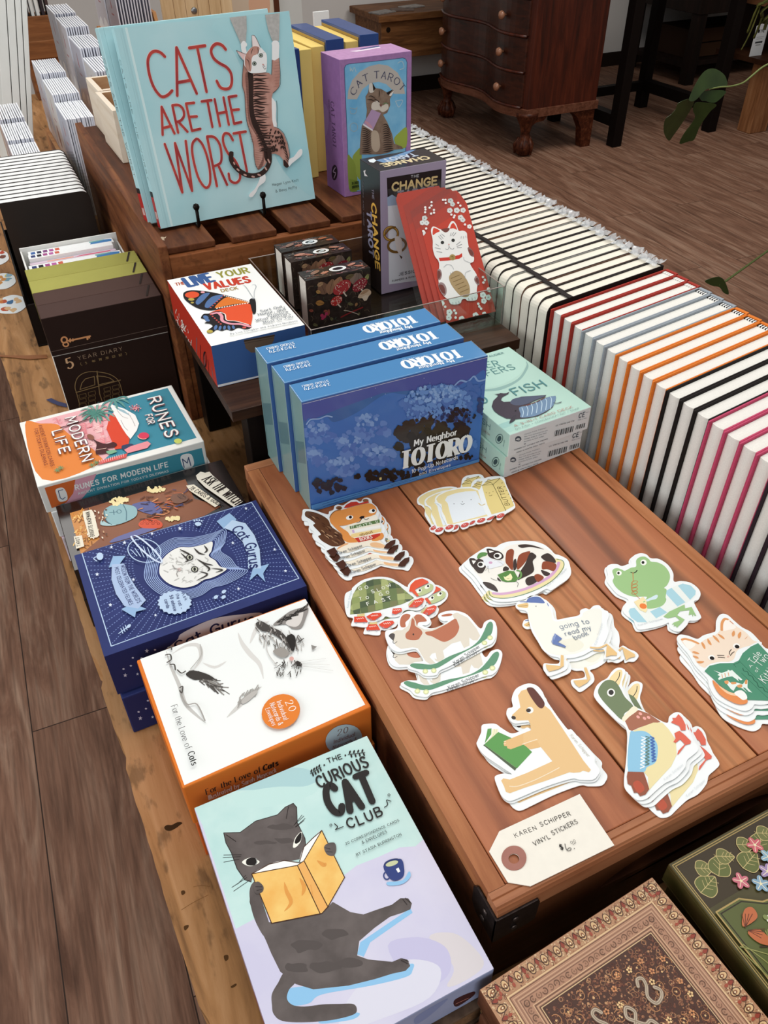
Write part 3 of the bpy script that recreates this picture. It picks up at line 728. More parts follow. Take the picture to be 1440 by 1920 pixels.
b = MB(); b.prism([(.0008, .012), (.0125, .012), (.0132, .2), (.0128, .487), (.0008, .487)], T1-.018, T1, rail); b.build('rail', tr, bevel=.0012)
for n_, x0, x1, m_ in (('plank', .0133, .1288, lid1), ('plank', .1306, .2218, lid2), ('plank', .2236, .3175, lid3)):
    b = MB(); b.box((x0, .0126, T1-.016), (x1, .4876, T1-.0004), m_); b.build(n_, tr, (x0, .25, T1), bevel=.0009)
b = MB(); b.prism([(.318, .012), (.330, .012), (.330, .488), (.318, .488), (.3195, .34), (.3178, .25), (.3188, .16)], T1-.018, T1, rail); b.build('rail', tr, bevel=.0016)
b = MB(); b.box((.0008, .0880*0+.4882, T1-.018), (.330, .4995, T1), railx); b.build('rail', tr, bevel=.0012)
b = MB()
prof = [(.0122, 0), (.008, 0), (.0074, -.0008), (.0066, 0), (.0028, -.0002), (.002, -.0014), (.0012, -.0018), (0, -.005), (0, -.02), (.0122, -.02)]
b.prism([(-p[0], p[1]) for p in prof], .0002, .3302, railx, M=Matrix.Translation((0, 0, T1)) @ Matrix(((0, 0, 1, 0), (-1, 0, 0, 0), (0, 1, 0, 0), (0, 0, 0, 1)))); b.build('rail', tr)
# sides below the lid, front board with its arched hand hole
arch = [(.165+.078*math.cos(a)*1.0, -.052+.022*math.sin(a)) for a in [PI*k/20 for k in range(21)]]
fr = [(.0005, -.021), (.3298, -.021), (.3298, -.1095), (.0005, -.1095)]
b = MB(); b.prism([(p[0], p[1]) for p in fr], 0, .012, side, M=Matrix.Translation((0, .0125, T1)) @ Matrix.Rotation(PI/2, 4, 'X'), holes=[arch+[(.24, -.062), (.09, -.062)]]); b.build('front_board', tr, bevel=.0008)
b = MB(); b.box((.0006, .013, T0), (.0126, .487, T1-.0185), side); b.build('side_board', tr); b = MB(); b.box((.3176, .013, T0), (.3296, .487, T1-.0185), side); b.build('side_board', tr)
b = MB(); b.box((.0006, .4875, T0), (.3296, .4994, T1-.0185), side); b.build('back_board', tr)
b = MB(); b.box((.013, .013, T0), (.317, .487, T0+.01), pm('#2a170c', .7)); b.build('bottom_board', tr)
# iron corner
b = MB(); M_ = Matrix.Translation((0, 0, T1))
b.prism([(-.0016, 0), (.0295, 0), (.031, -.004), (.0302, -.028), (.024, -.03), (-.0016, -.031)], 0, .0014, metal, M=Matrix.Translation((0, -.0002, T1-.009)) @ Matrix.Rotation(PI/2, 4, 'X'))
b.prism([(.0016, 0), (-.022, 0), (-.025, -.004), (-.025, -.024), (-.02, -.03), (.0016, -.031)], 0, .0014, metal, M=Matrix.Translation((-.0016, -.0002, T1-.0085)) @ Matrix(((0, 0, 1, 0), (-1, 0, 0, 0), (0, 1, 0, 0), (0, 0, 0, 1))))
cb = b.build('corner_bracket', tr, bevel=.0004)
for p_, ax in (((.0135, -.0017, T1-.019), 0), ((.0135, -.0017, T1-.031), 0), ((-.0017, .0095, T1-.018), 1), ((-.0017, .0112, T1-.03), 1)):
    b = MB(); b.lathe([(.0024, 0), (.0022, .0008), (.0008, .0012)], pm('#5b514d', .3, metal=.8), p_, 10, Matrix.Rotation(PI/2, 4, 'X') if ax == 0 else Matrix.Rotation(-PI/2, 4, 'Y')); o = b.build('nail', tr, smooth=True); o.parent = cb; o.matrix_parent_inverse = Matrix(); o.location = (0, 0, 0)

# ------------------------------------------------------------------ slatted crate used as the tall riser
cr_s = wood('crate_side', '#45240f', '#6f4024', '#8d5a33', (9, .8, 9), 5, .6, .3, pits=.35)
cr_f = wood('crate_front', '#5a2f16', '#804a27', '#995f38', (1.2, 9, 9), 7, .65, .25, pits=.3)
cr_t = wood('crate_slat', '#3d1e0e', '#5c331c', '#7a4a2a', (10, .8, 10), 5, .6, .3, pits=.3)
CT = .985
ck = thing('slatted_crate', (.18, 1.06, TT), 'upturned dark brown wooden crate with slatted top under the pale blue cat book', 'crate')
b = MB(); b.box((.0015, .772, TT+.0005), (.0125, 1.36, .992), cr_s); b.build('side_board', ck, (.007, 1.06, .9), bevel=.0015)
b = MB(); b.box((.348, .772, TT+.0005), (.359, 1.36, CT-.0005), cr_s); b.build('side_board', ck, (.35, 1.06, .9), bevel=.0015)
b = MB(); b.box((.0127, .774, TT+.0005), (.3478, .788, .9765), cr_f); b.build('front_board', ck, (.18, .78, .87), bevel=.001)
b = MB(); b.box((.0127, 1.345, TT+.0005), (.3478, 1.359, .9765), cr_f); b.build('back_board', ck, (.18, 1.35, .87), bevel=.001)
for x0, x1 in ((.0132, .072), (.0925, .150), (.166, .2215), (.2385, .296), (.312, .3475)):
    b = MB(); b.box((x0, .782+R.uniform(-.003, .003), .977), (x1, 1.355, CT), cr_t); b.build('slat', ck, (x0, 1.05, CT), bevel=.0012)
b = MB(); a = Art(Flat(CT), b, (240, 330, 3.789), .7); a.f('#cdb79d', '222 438 240 432 262 436 272 428 268 440 255 446 262 458 246 455 236 448 228 446'); b.build('paint_chip', ck)

# ------------------------------------------------------------------ low shelf riser with black legs
sh_w = wood('dark_laminate', '#22130c', '#3a2417', '#4d3222', (.8, 12, 12), 6, .45, .1)
sf = thing('riser_shelf', (.17, .64, TT), 'dark brown laminate shelf on black legs holding the butterfly deck and clear tray', 'shelf')
SZ = .9155
b = MB(); b.box((.0005, .516, SZ-.0125), (.343, .768, SZ), sh_w); b.build('shelf_board', sf, (.17, .64, SZ), bevel=.0006)
for x_ in (.016, .3):
    for y_ in (.52, .735):
        b = MB(); b.box((x_, y_, TT+.0005), (x_+.03, y_+.027, SZ-.0128), pm('#15100e', .4)); b.build('leg', sf, bevel=.001)

# ------------------------------------------------------------------ clear acrylic tray on the shelf
acr = clear('clear_acrylic', '#eef6f4', .02, .25, 1.35)
b = MB(); X0, X1, Y0, Y1, Z0, Z1 = .1045, .3425, .555, .762, SZ+.0006, .963
b.box((X0, Y0, Z0), (X1, Y1, Z0+.0022), acr)
b.box((X0, Y0, Z0+.0022), (X1, Y0+.0022, Z1), acr); b.box((X0, Y1-.0022, Z0+.0022), (X1, Y1, Z1), acr)
b.box((X0, Y0+.0022, Z0+.0022), (X0+.0022, Y1-.0022, Z1), acr); b.box((X1-.0022, Y0+.0022, Z0+.0022), (X1, Y1-.0022, Z1), acr)
o = b.build('acrylic_tray', None, ((X0+X1)/2, Y0, Z0)); tag(o, 'clear acrylic tray on the dark shelf holding mushroom notebooks and red envelopes', 'tray')
rimm = pm('#8f7f76', .15, spec=.6)
b = MB()
for p, q in (((X0, Y0+.0011, Z1), (X1, Y0+.0011, Z1)), ((X0+.0011, Y0, Z1), (X0+.0011, Y1, Z1)), ((X1-.0011, Y0, Z1), (X1-.0011, Y1, Z1)), ((X0, Y1-.0011, Z1), (X1, Y1-.0011, Z1)), ((X0+.001, Y0+.001, Z0), (X0+.001, Y0+.001, Z1)), ((X1-.001, Y0+.001, Z0), (X1-.001, Y0+.001, Z1))):
    b.tube([p, q], .00065, rimm, 6)
b.build('polished_edge', o)
# ------------------------------------------------------------------ boxed cards and decks
class Box:
    """one printed box: mesh builder with the box itself, then art on its faces, then build()"""
    def __init__(s, x, y, z, yaw, dims, col, cols=None, rough=.45, tilt=0, coat=0.0):
        s.M = yawM(x, y, z, yaw, tilt); s.d = dims; s.mb = MB(); s.rough = rough; s.coat = coat
        s.mb.box((0, 0, 0), dims, pm(col, rough, coat=coat) if isinstance(col, str) else col, s.M, {k: (pm(v, rough, coat=coat) if isinstance(v, str) else v) for k, v in (cols or {}).items()})
    def art(s, side, quad=None, crop=(0, 0, 1)):
        return Art(faceof(s.M, s.d, side, quad or quad_of(s.M, s.d, side)), s.mb, crop, s.rough, coat=s.coat)
    def build(s, name, label, cat, group=None, bevel=.0006, parent=None):
        o = s.mb.build(name, parent, None if parent else s.M.translation, bevel=bevel)
        if parent is None: tag(o, label, cat, group)
        return o
def star(a, h, x, y, r, k=.42, rot=0):
    a.f(h, [(x+(r if i % 2 == 0 else r*k)*math.cos(rot+i*PI/5-PI/2), y+(r if i % 2 == 0 else r*k)*math.sin(rot+i*PI/5-PI/2)) for i in range(10)])
def inside(p, poly):
    c = False; n = len(poly)
    for i in range(n):
        a, b = poly[i], poly[i-1]
        if (a[1] > p[1]) != (b[1] > p[1]) and p[0] < (b[0]-a[0])*(p[1]-a[1])/(b[1]-a[1])+a[0]: c = not c
    return c
def cloud(a, h, cx, cy, rx, ry, n, r0, r1, rnd=R):
    pol = []
    for _ in range(n):
        t = rnd.uniform(0, 2*PI); q = math.sqrt(rnd.random()); x = cx+rx*q*math.cos(t); y = cy+ry*q*math.sin(t); r = rnd.uniform(r0, r1)
        m_ = rnd.randint(5, 8); w0 = rnd.uniform(0, 6)
        pol.append([a.px(x+r*rnd.uniform(.6, 1.2)*math.cos(w0+2*PI*i/m_), y+r*rnd.uniform(.6, 1.2)*math.sin(w0+2*PI*i/m_)) for i in range(m_)])
    a.put(pol, h)

# --- three blue notecard boxes on the chest
night = pm('#4a66a4', .28, 0, 16, h2='#4470b0', coat=.3)
sides = {'+z': '#4d85b8', '-x': pm('#6f9092', .3, 0, 14, h2='#7f9f9c', coat=.3), '+x': '#4d6fa8', '+y': '#3b5486', '-y': night}
G6 = (480, 560, 3.2727)
specs = [(.0362, .3994, -.5, (.186, .0315, .1235), [(567, 757), (915, 666), (880, 636), (539.6, 720)], ('1232 303 885 378', '1278 350', '1215 370 1000 419', '1220 387', '1140 322 900 365', '1142 327', '443 495 278 531', '445 508', '455 514 290 546', '459 533')),
         (.0332, .4338, .6, (.185, .034, .1245), [(533.5, 720), (872.6, 635), (840.6, 606), (507.5, 685)], ('1098 198 760 272', '1142 240', '1078 264 870 311', '1083 281', '1005 214 780 258', '1007 219', '325 378 168 412', '327 391', '338 396 178 428', '342 415')),
         (.0301, .4716, .6, (.183, .0335, .1255), [(501.4, 682), (831.4, 606), (802.4, 578), (480, 652)], ('972 108 645 178', '1014 148', '955 172 748 213', '960 190', '885 124 672 165', '887 129', '227 270 66 304', '229 283', '233 288 78 320', '237 306'))]
for i, (x, y, yw, dm, q, T) in enumerate(specs):
    B = Box(x, y, LID+.0003, yw, dm, '#4d85b8', sides, .28, coat=.3)
    a = B.art('top', q, G6); W = '#eef4f8'
    a.t(W, 'TOTORO', T[0], T[1], .27, .34, .16, gap=.6); a.t(W, 'My Neighbor', T[2], T[3], .2, .5, .1, gap=1.6); a.t('#cfe0ee', '10 Pop-Up Notecards', T[4], T[5], .14)
    a.t(W, 'STUDIO GHIBLI', T[6], T[7], .13); a.t(W, '@3@2@e@5@e@f@g', T[8], T[9], .12)
    e = [(q[0][0]*.98+q[1][0]*.02, q[0][1]*.98+q[1][1]*.02)]
    a.crop(0, 0, 1); a.s('#cfdfe8', [q[0], q[1]], 1.6, 0); a.s('#e8f0f2', [q[0], q[3]], 1.8, 0); a.s('#e8f0f2', [q[1], q[2]], 1.2, 0)
    a = B.art('left'); Q = quad_of(B.M, B.d, 'left')
    lx = lambda s_, t_: tuple((1-t_)*((1-s_)*Q[0][j]+s_*Q[1][j])+t_*((1-s_)*Q[3][j]+s_*Q[2][j]) for j in (0, 1))
    a.f('#8aa5a6', [lx(.06, .02), lx(.94, .02), lx(.94, .9), lx(.5, .97), lx(.06, .93)]) if False else None
    a.s('#a8bcc0', [lx(.985, .0), lx(.985, 1)], 1.2, 0); a.s('#56737c', [lx(.08, .02), lx(.08, .95)], .8, 0)
    a.f('#5f7f84', [lx(.1, .3), lx(.9, .42), lx(.9, .62), lx(.1, .5)])
    if i == 0:
        a = B.art('front', [(583, 957), (898, 868), (915, 666), (567, 757)], (560, 690, 3.892))
        FR = random.Random(3)
        a.f('#5560ab', '30 268 1378 -85 1376 120 1100 130 900 160 600 190 300 300 60 400 40 380')
        a.f('#4a78c4', '55 420 120 375 200 360 260 400 420 330 620 200 760 200 900 230 1130 150 1280 60 1372 70 1320 690 1150 740 100 1000 80 800', 1)
        for c_ in ((150, 470, 110, 80), (120, 640, 80, 60), (520, 420, 140, 120), (380, 560, 120, 90), (300, 700, 130, 80), (560, 640, 130, 80)):
            cloud(a, '#6a8ed2', *c_, 26, 14, 34, FR); cloud(a, '#86a9e0', c_[0]-10, c_[1]-25, c_[2]*.7, c_[3]*.4, 14, 8, 20, FR); cloud(a, '#5a7cc6', c_[0]+20, c_[1]+35, c_[2]*.8, c_[3]*.4, 12, 12, 26, FR)
        a.s('#9dbbe8', '60 415 90 380 150 375 200 355 240 362', 9); a.s('#8fb4ea', '1115 150 1170 95 1230 100 1275 60 1310 95 1372 78', 12)
        cloud(a, '#4f77c0', 1290, 170, 90, 70, 20, 16, 36, FR)
        # the big tree, lit pale blue above and brown-black below
        for h, cx, cy, rx, ry, n, r0, r1 in (('#587fc8', 1000, 280, 260, 150, 120, 16, 36), ('#38302b', 970, 480, 270, 120, 120, 18, 40), ('#2c2521', 900, 600, 200, 130, 70, 20, 44), ('#6f9bdc', 1010, 230, 240, 100, 110, 10, 24), ('#8fb6ea', 990, 190, 190, 60, 60, 6, 16), ('#33406e', 1090, 350, 190, 60, 46, 8, 18), ('#2e2a30', 1180, 360, 110, 70, 36, 8, 20), ('#6f9bdc', 900, 330, 130, 50, 36, 6, 16), ('#5d8ad2', 1220, 560, 80, 50, 20, 10, 22)):
            cloud(a, h, cx, cy, rx, ry, n, r0, r1, FR)
        cloud(a, '#3a4478', 1330, 280, 34, 60, 18, 10, 22, FR)
        cloud(a, '#2a2522', 700, 790, 300, 40, 60, 12, 26, FR); cloud(a, '#2e3140', 220, 850, 120, 50, 36, 12, 26, FR); cloud(a, '#2a2522', 1180, 640, 120, 30, 24, 10, 20, FR)
        a.f('#4b86c8', '92 1010 1318 668 1314 700 86 1042'); a.f('#5c97d6', '88 990 700 830 1318 672 1318 690 92 1022')
        for k in range(9):
            t0 = FR.uniform(0, .7); t1 = t0+FR.uniform(.1, .3); o_ = FR.uniform(0, 34)
            a.s('#2f5a96', [(90+1225*t0, 1000-340*t0+o_), (90+1225*t1, 1000-340*t1+o_)], 3, 0)
        a.f('#2a2c34', '560 790 590 740 615 785 625 820 565 830'); a.f('#e9d98a', '572 800 588 795 590 812 575 816')
        for _ in range(14): a.e('#c9d6f2', FR.uniform(60, 1300), FR.uniform(80, 300)-FR.uniform(0, 40), 2.2)
        W = '#f2f8fa'
        a.t(W, 'My Neighbor', '826 572 1143 488', '822 528', .2, .45, .1, gap=1.6)
        a.t(W, 'TOTORO', '724 735 1245 604', '702 622', .27, .34, .16, gap=.6)
        a.t(W, '10 Pop-Up Notecards', '808 768 1150 664', '804 742', .13); a.t(W, 'and Envelopes', '862 785 1095 718', '859 765', .13)
        a.s('#dfe9f0', '28 266 1378 -88', 3, 0)
    B.build('notecard_box', ['blue notecard box at the front of three, its night tree picture facing out', 'middle one of three blue notecard boxes standing on the chest', 'rearmost of three blue notecard boxes, nearest the shelf'][i], 'box', 'blue notecard boxes on the chest')

# --- two mint card decks
for i, (x, y, z, yw, dm) in enumerate(((.2298, .3625, LID+.0003, 5.2, (.1005, .135, .0262)), (.2312, .3612, LID+.0268, 3.4, (.101, .1425, .0266)))):
    B = Box(x, y, z, yw, dm, '#b4d6c9', {'-y': '#e3eff2', '+x': '#cfe6df'}, .4)
    G_ = (860, 620, 5.538)
    if i == 1:
        a = B.art('top', [(957, 816), (1109, 758), (955, 643), (852, 672)], G_)
        a.f('#a9cfc4', '400 950 520 890 640 900 760 870 640 950 545 1040 430 1000', 1); a.f('#9cc6bf', '420 920 560 870 560 930 470 975', 1)
        a.f('#8fb3ad', '130 490 300 490 450 470 600 400 665 290 660 250 620 200 680 270 672 330 610 420 460 500 300 505', 1)
        a.f('#b9dccf', '120 330 200 200 320 165 470 130 560 135 640 215 663 262 630 340 540 410 420 460 300 470 180 440', 1)
        a.t('#5e8f8d', 'UNDER', '170 310 462 278', '168 262', .13); a.t('#5e8f8d', 'OFFERS', '215 395 585 308', '212 345', .13); a.t('#4f8286', 'LAUGH AUDIER', '260 235 492 180', '258 222', .14)
        a.t('#578f92', 'GO', '190 665 352 625', '180 585', .13, jit=.4); a.t('#578f92', 'FISH', '590 572 868 486', '565 495', .13, jit=.3)
        whale = '372 525 398 548 440 545 452 540 480 545 505 545 532 528 520 552 480 575 465 585 455 620 480 640 540 640 560 615 640 592 760 590 874 590 866 602 840 618 760 650 700 690 640 700 660 712 760 680 860 625 920 608 965 605 975 660 960 740 900 800 820 845 720 862 600 865 500 845 430 790 385 735 368 680 385 620 430 570 425 556 395 545'
        a.f('#413a45', whale, 0); a.f('#4f566c', '560 618 640 597 860 595 780 635 690 680 600 690 540 660', 1); a.f('#6d3a34', '640 702 700 690 790 655 865 612 858 625 780 668 700 700', 1)
        a.f('#6d89a6', '625 718 700 705 800 668 880 622 962 608 972 660 955 735 880 800 780 845 650 850 640 800', 1)
        for k in range(7): a.s('#c4d9e6', [(650+k*44, 722-k*18), (668+k*44, 780-k*22), (662+k*46, 845-k*14)], 5)
        a.e('#1d1a22', 590, 758, 9); a.f('#3a3640', '560 830 595 810 590 870 560 900 530 915 545 860', 1); a.s('#4a4a58', '960 690 1000 698 1038 684', 8)
        a.t('#b0685f', 'A 3-IN-1 CARD DECK', '588 975 1182 768', '580 945', .13, gap=2.2, jit=.3); a.t('#5f7f80', 'GO FISH + CONCENTRATION + SNAP', '600 1027 1255 790', '594 1007', .15)
    if i == 1: q = [(955, 855), (1104, 801), (1109, 758), (957, 816)]; off = (0, 0)
    else: q = [(947, 901), (1092, 843), (1096, 803), (950, 861)]; off = (-40, 240)
    a = B.art('front', q, G_); dx, dy = off
    def S(t_): n_ = [float(v) for v in t_.split()]; return [(n_[k]+dx, n_[k+1]+dy) for k in range(0, len(n_), 2)]
    K = '#4c5a66'
    a.e(K, 618+dx, 1122+dy, 30, 27); a.e('#e3eff2', 618+dx, 1128+dy, 20, 12); a.s(K, S('590 1140 648 1128'), 6, 0)
    for k in range(5): a.t('#7d8a96', ('Clarkson Potter Publishers', 'New York clarksonpotter.com', 'Package design by Jenny Davis', 'Illustration by Chris Jeffers', 'C 2019')[k], S(f'{675} {1082+k*24} {(890, 905, 895, 870, 690)[k]} {1010+k*24+(0, 2, 4, 14, 68)[k]}'), S(f'673 {1072+k*24}'), .16)
    a.t(K, 'WARNING NOT SUITABLE FOR CHILDREN', S('585 1235 912 1122'), S('583 1226'), .18); a.t(K, 'UNDER 36 MONTHS SMALL PARTS', S('605 1262 880 1165'), S('603 1253'), .18)
    for k in range(26):
        if k in (16, 17): continue
        t_ = k/26; x_ = 985+t_*335; y_ = 1032-t_*92; wd = (3, 7, 4, 9)[(k*7) % 4]; hh = 62 if k < 16 else 48
        a.f('#22262c', [(x_+dx, y_+dy), (x_+wd+dx, y_-wd*.27+dy), (x_-8+wd+dx, y_+hh-wd*.27+dy), (x_-8+dx, y_+hh+dy)])
    a.t(K, 'U.S. 9780735 CAN 1798', S('985 988 1185 928'), S('983 976'), .15); a.t(K, 'CE', S('1232 892 1298 870'), S('1228 848'), .16, gap=3); a.t('#7d8a96', 'Made in China', S('1228 918 1325 890'), S('1227 909'), .16); a.t('#7d8a96', 'Ages 6', S('1310 832 1348 822'), S('1309 825'), .16)
    a = B.art('left', None, G_)
    S0 = '#5e7f80'
    a.t(S0, 'FISH', S('180 900 325 1030'), S('200 862'), .13); a.t('#a3736c', 'CARD DECK', S('180 985 325 1092'), S('184 970'), .15)
    a.ring('#3f5558', 424+dx, 1122+dy, 34, 48, 5, 20); a.e('#3f5558', 424+dx, 1122+dy, 20, 30, 20); a.t(S0, 'POTTER', S('470 1205 482 1140'), S('462 1200'), .18)
    B.build('card_deck', ['lower of two mint whale card decks stacked on the chest', 'upper of two mint whale card decks, whale picture on top'][i], 'card deck', 'mint whale decks stacked on the chest')

# --- butterfly deck on the shelf
B = Box(.0015, .5668, SZ+.0005, .5, (.1015, .1751, .0483), '#f4f5f2', {'-y': pm('#41659d', .4), '-x': pm('#b03324', .45), '+x': pm('#b03324', .45)}, .4)
a = B.art('top', [(396, 654), (568, 609), (472.9, 494.6), (312.5, 528)], (300, 480, 4.8))
a.t('#b4573c', 'THE', '142 282 233 266', '137 256', .17); a.t('#3f5f95', 'LIVE', '262 289 500 232', '236 208', .22, gap=1.6); a.t('#98953f', 'YOUR', '545 204 822 152', '532 152', .16, jit=.3); a.t('#c8402c', 'VALUES', '428 318 830 240', '402 264', .2, jit=.2); a.t('#a88a45', 'DECK', '565 338 716 308', '560 313', .15)
BK = '#231f20'
a.f(BK, '210 370 225 342 290 325 420 333 560 358 700 392 818 428 818 452 700 458 600 478 500 506 430 510 350 495 280 458 225 412', 1)
a.e('#dc5430', 293, 368, 66, 30, -4); a.e('#b5a24c', 285, 411, 28, 13); a.e('#b5a24c', 294, 441, 15, 8); a.e('#e3a0a8', 391, 343, 20, 9)
a.f('#54719f', '325 440 345 402 395 358 455 349 425 390 385 432 345 460', 1); a.f('#54719f', '408 470 430 424 488 378 575 366 548 402 495 445 448 484 420 487', 1)
a.f('#d9772f', '500 488 550 425 615 385 700 398 812 432 700 446 600 465', 1)
for k in range(7): a.e('#c2504a', 462+k*20, 485-k*19, 9, 5)
for k in range(13): a.e('#f5efe6', 590+k*18, 373+k*4.6, 7, 3.5, 15); a.e('#f5efe6', 520+k*23, 490-k*4.6+.2*k*k*.1, 8, 4.5, -20)
a.f('#de5531', '450 535 520 506 640 472 820 446 836 540 830 600 812 645 760 630 690 608 610 602 598 560 570 530 520 518', 1)
a.f(BK, '372 582 398 546 450 540 525 518 580 535 606 600 690 606 770 628 822 642 808 668 762 676 705 664 650 692 602 682 560 697 515 686 478 712 440 722 425 705 450 680 478 656 452 634 405 630 438 606 398 592', 1)
a.s('#e49aa8', '470 545 525 533 560 560 568 605 640 630 730 632 812 652', 20); a.s('#f5efe6', '545 528 592 545 606 598 690 606 800 634', 6)
for q in ((418, 578, 26, 17, 20), (432, 603, 22, 12, 10), (505, 668, 14, 24, 25), (545, 672, 12, 22, 20), (585, 668, 12, 20, 15), (625, 668, 12, 22, -15), (665, 662, 12, 18, -25)): a.e('#54719f', *q)
for k in range(6): a.e('#c2504a', 462+k*18, 550+k*17, 9, 6)
a.e('#c2504a', 762, 662, 18, 9); a.e('#b5a24c', 452, 706, 28, 15)
a.f(BK, '812 412 848 390 866 415 870 470 866 522 850 538 836 520 822 460', 1); a.e('#8c8f94', 848, 396, 14, 7)
a.s('#9aa0a6', '842 385 815 340 790 300 770 278 755 276', 3); a.s('#9aa0a6', '855 385 858 330 875 290 865 268 840 272', 3)
g = '#8b9096'
for t_, bl, cp in (('Sort Out,', '915 520 1118 470', '910 500'), ('Honor, and', '893 552 1130 497', '888 532'), ('Practice', '978 562 1152 521', '974 542'), ('What Matters', '868 610 1172 546', '864 590'), ('Most to You', '936 630 1192 570', '932 610'), ('By Lisa Congdon and Andreea Niculescu', '640 742 1228 606', '637 728')): a.t(g, t_, bl, cp, .15)
a = B.art('front', [(410, 728), (583, 682), (568, 609), (396, 654)], (300, 480, 4.8))
a.f('#eceeee', '527 1190 1350 985 1345 965 523 1168'); a.f('#72604f', '745 772 1018 712 1015 760 985 820 900 868 815 875 765 840', 0); a.s('#3d332b', '748 780 1016 722', 10, 0); a.s('#55493e', '750 800 1012 742', 5, 0)
a = B.art('left', None, (300, 480, 4.8)); RR = random.Random(5)
for k in range(5): a.s('#5b1d18' if k % 2 else '#6b5a60', [(330+k*34, 740+k*66), (350+k*34, 1000+k*40)], 9, 0)
for k in range(46):
    x = RR.uniform(150, 290); y = 470+(x-150)*1.6+RR.uniform(0, 150); a.s('#e8d9cf', [(x, y), (x+RR.uniform(-14, 14), y+RR.uniform(10, 30)), (x+RR.uniform(-14, 14), y+RR.uniform(20, 46))], 4)
a.ring(BK, 408, 930, 12, 66, 6)
B.build('card_deck', 'white topped deck of cards with a half butterfly on the dark shelf', 'card deck')

